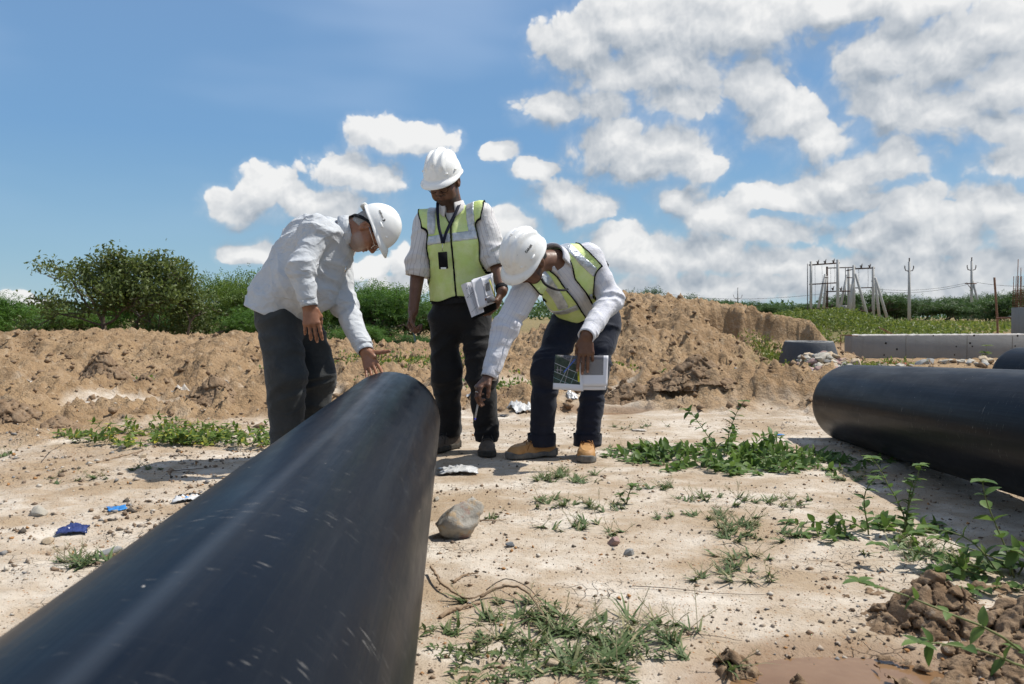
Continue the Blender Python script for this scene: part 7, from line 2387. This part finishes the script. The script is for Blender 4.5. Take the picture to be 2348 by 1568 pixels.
def muds():
    mud_heap('mud_heap', 'heap of cracked drying mud in the bottom right corner', [(1.09, 2.02, .145, .13, .125), (1.30, 1.90, .18, .16, .13), (1.20, 1.80, .17, .12, .065), (.95, 1.99, .07, .06, .038), (1.34, 1.74, .17, .15, .085)], .058, .0034, .0054, 3, .04)
    mud_heap('mud_clod', 'small crumbly mud clod at the bottom edge left of the puddle', [(.495, 1.775, .055, .05, .048)], .034, .003, .0045, 5, .02, .008)
    mud_heap('mud_clod', 'tiny mud clod sitting on the brown puddle', [(.625, 1.715, .028, .024, .034)], .03, .002, .0045, 6, .02, .006)
    mud_heap('mud_lump', 'big rounded cracked mud lump on the left beyond the weed patch', [(*at(490, 950, 6.45)[:2], .20, .17, .22)], .10, .005, .009, 7, .04, .014)
    mud_heap('mud_lump', 'tall pointed mud lump in the middle of the left dug soil', [(*at(240, 900, 8.2)[:2], .28, .24, .34)], .13, .006, .012, 8, .05, .02)
    mud_heap('mud_lump', 'wide low mud lump at the left picture edge', [(*at(20, 985, 5.6)[:2], .34, .26, .20)], .11, .005, .011, 9, .05, .016)
    mud_heap('mud_lump', 'cracked mud block behind the bending man\'s papers', [(*at(1440, 918, 7.0)[:2], .26, .16, .20), (*at(1500, 925, 7.0)[:2], .18, .14, .20)], .12, .006, .011, 10, .05, .016)
    mud_heap('mud_lump', 'cracked mud block beyond the leafy weed', [(*at(1600, 915, 7.1)[:2], .30, .18, .19)], .12, .006, .011, 11, .05, .016)
    mud_heap('mud_lump', 'small mud lump left of the rounded cracked one', [(*at(330, 905, 8.0)[:2], .16, .14, .17)], .10, .006, .011, 12, .05, .014)
    mud_heap('mud_lump', 'low mud lump behind the yellowing weed', [(*at(130, 1000, 5.5)[:2], .14, .12, .09)], .08, .004, .009, 13, .04, .01)
muds()

def big_stone():
    c = gat(1047, 1238); c[1] += .055; c[2] = gz(c[0], c[1])
    V, F_ = rock_mesh(913, 3, (1, 1, 1), 8, .22)
    V = V * (1 + .05 * fbm(V * 6, 3)[:, None])
    V = V * np.array([.100, .075, .080]); V = V @ rotax((0, 1, 0), -.25).T
    m, t, b, out = new_mat('veined_pale_stone')
    co = t.n('ShaderNodeTexCoord').outputs['Object']
    n1 = t.noise(co, 16, 5, .65); n2_ = t.noise(co, 40, 5, .7)
    col = t.mix(t.rng(n1, .35, .65), (0.24, 0.22, 0.185), (0.38, 0.355, 0.31))
    col = t.mix(t.rng(t.noise(co, 22, 4, .6), .55, .65, 0, .7), col, (0.40, 0.27, 0.14))
    col = t.mix(t.rng(t.noise(t.v('ADD', co, (3, 1, 2)), 13, 4, .6), .60, .68, 0, .7), col, (0.26, 0.12, 0.085))
    col = t.mix(t.rng(n2_, .60, .68, 0, .6), col, (0.17, 0.165, 0.15))
    setc(t, b.inputs['Base Color'], col)
    b.inputs['Roughness'].default_value = .9
    bn = t.n('ShaderNodeBump', {'Strength': .8, 'Distance': .006, 'Height': t.m('ADD', n2_, n1)})
    t.link(bn.outputs[0], b.inputs['Normal'])
    V = V + c + V3(0, 0, .060)
    tag(mk('boulder', V, F_, m, loc=c, smooth=True), 'pale veined stone the size of a loaf beside the long pipe', 'stone')
big_stone()
for i, (px, py, sz, k, lb) in enumerate((
        (1407, 1250, (.026, .022, .022), 3, 'small brown angular rock, upper of a pair on bare sand'), (1441, 1270, (.034, .024, .018), 1, 'small flat grey rock, lower of a pair on bare sand'),
        (1262, 1530, (.030, .022, .020), 2, 'orange stone at the bottom edge in the foreground grass'), (1343, 1156, (.026, .022, .020), 2, 'rounded buff pebble behind the middle grass tufts'),
        (112, 1246, (.026, .02, .02), 2, 'orange-brown stone left of the blue packet'), (92, 1183, (.04, .03, .022), 0, 'pale stone on the left sand above the blue packet'), (328, 1050, (.034, .026, .022), 2, 'ochre stone on the left sand beside a dark stick'),
        (255, 1268, (.05, .03, .022), 1, 'grey stone against the left side of the long pipe'), (1000, 1150, (.022, .018, .014), 0, 'pale pebble just behind the loaf-sized stone'), (1170, 1255, (.020, .016, .014), 4, 'dark grit lump right of the loaf-sized stone'), (1690, 1308, (.014, .012, .010), 4, 'dark pebble beside the lone tuft'))):
    p = gat(px, py); p[2] = gz(p[0], p[1])
    stone('field_stone', p, sz, k, 900 + i * 13, None, lb, 'stone', None, 2, .22)

def pebbles():
    rg = np.random.default_rng(88)
    m, t, b, out = new_mat('mixed_grit')
    r = t.n('ShaderNodeAttribute', attribute_name='rnd').outputs['Fac']
    ramp = t.n('ShaderNodeValToRGB', {0: r}); cr = ramp.color_ramp; cr.interpolation = 'CONSTANT'
    cr.elements[0].position, cr.elements[0].color = 0, (.26, .185, .125, 1)
    cr.elements[1].position, cr.elements[1].color = .30, (.17, .125, .09, 1)
    for q, c in ((.5, (.40, .33, .26, 1)), (.68, (.10, .085, .07, 1)), (.78, (.36, .19, .08, 1)), (.86, (.50, .45, .38, 1)), (.94, (.23, .22, .21, 1))):
        e = cr.elements.new(q); e.color = c
    setc(t, b.inputs['Base Color'], ramp.outputs[0]); b.inputs['Roughness'].default_value = .9; b.inputs['Specular IOR Level'].default_value = .15
    V0 = np.array([(1, 0, 0), (-1, 0, 0), (0, 1, 0), (0, -1, 0), (0, 0, 1), (0, 0, -1)], float) * 1.15
    F0 = np.array([(0, 2, 4), (2, 1, 4), (1, 3, 4), (3, 0, 4), (2, 0, 5), (1, 2, 5), (3, 1, 5), (0, 3, 5)])
    def scatter(name, label, n, xs, ys, s0, s1, power, mat, dens=None, seed=0):
        x, y = xs(n), ys(n)
        if dens is not None:
            k = rg.random(n) < dens(x, y); x, y = x[k], y[k]
        n = len(x)
        s = s0 + (s1 - s0) * rg.random(n) ** power
        z = height(x, y) + s * .35
        q = rg.normal(size=(n, 6, 3)) * .30 + V0[None]
        sc = s[:, None] * rg.uniform(.6, 1.2, (n, 3)) * np.array([1, 1, .75])
        V = q * sc[:, None, :] + np.stack([x, y, z], 1)[:, None, :]
        Fq = (np.arange(n)[:, None, None] * 6 + F0[None]).reshape(-1, 3)
        o = mk(name, V.reshape(-1, 3), Fq, mat, smooth=False, attrs={'rnd': np.repeat(rg.random(n), 6)}, kind='stuff')
        o['label'] = label; o['category'] = 'gravel'
    clump = lambda x, y: np.clip(.45 + 1.3 * n2(x, y, 2.2, 3, .6, 71), .04, 1)
    scatter('sand_grit', 'loose grit and pebbles strewn over the pale sand', 21000, lambda n: rg.uniform(-1.6, 2.6, n), lambda n: 1.45 + 4.6 * rg.random(n) ** 1.5, .0018, .0085, 3.4, m, clump)
    scatter('left_grit', 'coarser grit on the rough sand left of the long pipe', 12000, lambda n: rg.uniform(-4.2, -.75, n), lambda n: 2.0 + 4.2 * rg.random(n) ** 1.1, .0025, .014, 2.8, m, clump)
    scatter('soil_crumbs', 'crumbled clods on the dug soil', 12000, lambda n: rg.uniform(-9, 6.5, n), lambda n: rg.uniform(5.2, 12.5, n), .010, .050, 3.2, M_MUD, lambda x, y: dirt_mask(x, y) * np.clip(.5 + n2(x, y, 1.5, 3, .6, 72), .05, 1))
    scatter('heap_grit', 'pale crumbs round the cracked mud heap', 500, lambda n: rg.normal(1.02, .28, n), lambda n: rg.normal(1.92, .20, n), .002, .010, 2.4, m, None)
pebbles()

def crumple(name, label, cat, px, py, size, mat, seed, amp=.35, y=None, rot=0.0, fold=.5, nx=18, ny=14, squash=1.0):
    """a crumpled sheet or packet lying on the ground"""
    rg = np.random.default_rng(seed)
    c = gat(px, py) if y is None else at(px, py, y)
    U, W_ = np.meshgrid(np.linspace(-.5, .5, nx), np.linspace(-.5, .5, ny))
    u, w = U.ravel(), W_.ravel()
    q = np.stack([u * 5.0 + seed, w * 5.0, u * 0], 1)
    a = fbm(q, 3, .6, True); b = fbm(q + 9, 3, .6)
    x = u * size[0] * (1 - .25 * fold * (1 + b)); yy = w * size[1] * (1 - .25 * fold * (1 - a))
    edge = 1 + .42 * fbm(np.stack([np.arctan2(w, u) * 1.5, u * 0 + seed, u * 0], 1), 3)
    x, yy = x * edge, yy * edge
    cs, sn = math.cos(rot), math.sin(rot)
    X, Y = c[0] + x * cs - yy * sn, c[1] + x * sn + yy * cs
    zl = (.15 + .85 * np.clip(a, -.2, 1)) * amp * .62 * min(size) * (1 - (2 * u) ** 2 * .5) * (1 - (2 * w) ** 2 * .5) * squash
    Z = height(X, Y) + .004 + np.maximum(zl, 0)
    idx = np.arange(nx * ny).reshape(ny, nx)
    Q = np.stack([idx[:-1, :-1].ravel(), idx[:-1, 1:].ravel(), idx[1:, 1:].ravel(), idx[1:, :-1].ravel()], 1)
    o = mk(name, np.stack([X, Y, Z], 1), Q, mat, loc=(c[0], c[1], float(Z.min())), smooth=True, attrs={'uvp': np.stack([u + .5, w + .5, u * 0], 1)})
    md = o.modifiers.new('t', 'SOLIDIFY'); md.thickness = .0012
    tag(o, label, cat)
M_FILM = simple('milky_plastic_film', (0.36, 0.36, 0.35), (0.60, 0.60, 0.59), 30, .25, .5, 60, spec=.6)
M_FILM_DIRTY = simple('dirty_plastic_film', (0.34, 0.29, 0.235), (0.55, 0.51, 0.455), 22, .4, .5, 60)
M_FILM_BLUE = simple('dark_blue_foil', (0.012, 0.020, 0.085), (0.04, 0.06, 0.20), 40, .25, .5, 60, spec=.7)
M_FILM_SKY = simple('bright_blue_film', (0.02, 0.13, 0.40), (0.05, 0.25, 0.55), 40, .4)
M_FILM_BLK = simple('black_plastic_scrap', (0.02, 0.021, 0.024), (0.05, 0.052, 0.058), 30, .4)
def packet_print(t, uv, u, v):
    col = t.mix(t.m('GREATER_THAN', t.m('ADD', v, t.m('MULTIPLY', t.noise(uv, 9, 3, .6), .1)), .62), (.55, .55, .55), (.015, .015, .018))
    col = t.mix(box_mask(t, u, v, .35, .62, .18, .34), col, (.02, .22, .55))
    return t.mix(box_mask(t, u, v, .2, .9, .40, .46), col, (.50, .28, .10))
def litter():
    crumple('foil_packet', 'crumpled dark blue foil packet on the left sand', 'packet', 168, 1222, (.115, .085), M_FILM_BLUE, 11, .55, None, .3)
    crumple('film_shred', 'torn bright blue plastic shred beyond the foil packet', 'plastic scrap', 268, 1168, (.075, .055), M_FILM_SKY, 12, .3, None, .6)
    crumple('printed_packet', 'black and white snack packet tucked against the long pipe', 'packet', 430, 1148, (.12, .11), print_material('snack_packet_print', packet_print), 13, .45, None, .2)
    crumple('plastic_bag', 'clear crumpled plastic bag on the sand right of the pipe end', 'plastic bag', 1050, 1085, (.22, .13), M_FILM, 14, .55, None, .1)
    crumple('plastic_sheet', 'torn milky plastic sheet on the far left heap', 'plastic sheet', 78, 884, (.52, .42), M_FILM_DIRTY, 15, .45, None, .2)
    for i, (px, py, L, rt, lb) in enumerate(((312, 900, .34, -.7, 'pale plastic strip hanging down the left soil'), (416, 912, .22, .5, 'short plastic strip left of the rounded mud lump'), (520, 905, .30, .75, 'plastic strip just above the rounded mud lump'), (60, 925, .25, .2, 'pale scrap below the torn sheet'), (225, 940, .3, .1, 'whitish scrap among stones on the left soil'))):
        crumple('plastic_strip', lb, 'plastic strip', px, py, (L, .07), M_FILM_DIRTY, 20 + i, .5, None, rt)
    crumple('plastic_bag', 'crumpled white bag behind the bending man\'s pen', 'plastic bag', 1200, 948, (.24, .20), M_FILM, 30, .6, None, .4)
    crumple('plastic_bag', 'small white bag between the bending man\'s legs', 'plastic bag', 1311, 930, (.10, .09), M_FILM, 31, .9, None, .2)
    crumple('plastic_scrap', 'dark plastic scrap beside the standing man\'s left leg', 'plastic scrap', 1152, 955, (.08, .09), M_FILM_BLK, 32, .4, None, .5)
    crumple('plastic_bag', 'crushed clear wrapper behind the standing man\'s legs', 'plastic bag', 1085, 935, (.14, .10), M_FILM, 33, .6, None, .1)
    crumple('plastic_scrap', 'white scrap beside the puddle behind the bending man', 'plastic scrap', 1392, 930, (.12, .08), M_FILM, 34, .5, None, .3)
    crumple('plastic_scrap', 'pale scrap with blue print behind the large weed', 'plastic scrap', 1465, 988, (.11, .06), M_FILM_DIRTY, 35, .4, None, .1)
    crumple('plastic_scrap', 'small blue scrap at the foot of the large weed', 'plastic scrap', 1788, 1000, (.06, .04), M_FILM_SKY, 36, .4, None, .1)
    crumple('plastic_scrap', 'small white wrapper on the soil beyond the large weed', 'plastic scrap', 1560, 930, (.09, .07), M_FILM, 37, .6, None, .7)
    crumple('plastic_scrap', 'shiny scrap among the stones before the wall', 'plastic scrap', 2005, 838, (.2, .12), M_FILM, 38, .5, 9.6, .3)
    crumple('plastic_scrap', 'blue scrap below the left leg of the standing man', 'plastic scrap', 1152, 878, (.09, .07), M_FILM_SKY, 39, .6, None, .3)
litter()

M_TWIG = simple('dry_root_wood', (0.19, 0.125, 0.075), (0.31, 0.225, 0.15), 40, .9, .5, 120)
M_TWIG_DK = simple('dark_dead_stick', (0.045, 0.034, 0.027), (0.10, 0.075, 0.055), 40, .9)
def twig(name, label, pts, r, mat, lift=.006):
    P = []
    for px, py, *l in pts:
        p = gat(px, py); p[2] = gz(p[0], p[1]) + (l[0] if l else lift); P.append(p)
    P = smooth_path(P, 22); r = r * .72
    P += np.random.default_rng(len(label)).normal(0, r * .3, P.shape)
    m = MB(); m.tube(P, np.linspace(r, r * .45, len(P)), 7)
    tag(m.build(name, mat, loc=P[0], smooth=True), label, 'twig')
twig('dry_root', 'thick bent dry root sticking up beside the long pipe', [(988, 1318, .022), (996, 1332, .024), (1015, 1356, .02), (1050, 1374, .012), (1080, 1382, .012), (1108, 1374, .014)], .0062, M_TWIG)
twig('dry_root', 'flat grey root end left of the foreground grass', [(1010, 1420), (1040, 1405), (1068, 1396), (1100, 1385)], .008, M_TWIG)
twig('dry_root', 'tangled root arching over the foreground grass', [(1100, 1378, .01), (1150, 1372, .03), (1200, 1385, .035), (1240, 1420, .02), (1262, 1448, .006)], .006, M_TWIG)
twig('dry_root', 'thin reddish root arching above the tangled one', [(1115, 1365, .012), (1160, 1356, .03), (1210, 1380, .035), (1255, 1412, .015)], .0025, M_TWIG_DK)
twig('dry_root', 'broken grey twig above the bent root', [(1040, 1340), (1065, 1325), (1095, 1322)], .006, M_TWIG)
twig('dead_stick', 'short dead stick right of the loaf-sized stone', [(1100, 1199), (1130, 1200), (1160, 1197)], .004, M_TWIG)
twig('dead_stick', 'long thin root lying across the bare sand', [(1450, 1345), (1540, 1352), (1640, 1362), (1760, 1366)], .0016, M_TWIG_DK)
twig('dead_stick', 'thin twig near the puddle\'s left edge', [(1500, 1470), (1600, 1462), (1700, 1470)], .0016, M_TWIG_DK)
twig('dead_stick', 'forked dead branch on the left sand', [(222, 1062), (270, 1048), (330, 1035)], .007, M_TWIG)
twig('dead_stick', 'black stick left of the leaning man\'s shadow', [(388, 1050), (410, 1046), (440, 1046)], .006, M_TWIG_DK)
twig('dead_stick', 'short dark stick in the leaning man\'s shadow', [(400, 1085), (450, 1078), (500, 1074)], .003, M_TWIG_DK)
twig('dead_stick', 'curved dark twig at the left below the weed patch', [(95, 1062), (115, 1040), (150, 1020)], .003, M_TWIG_DK)
twig('dead_stick', 'thick grey stick pressed to the left side of the long pipe', [(245, 1275), (262, 1272), (285, 1266)], .010, M_TWIG)
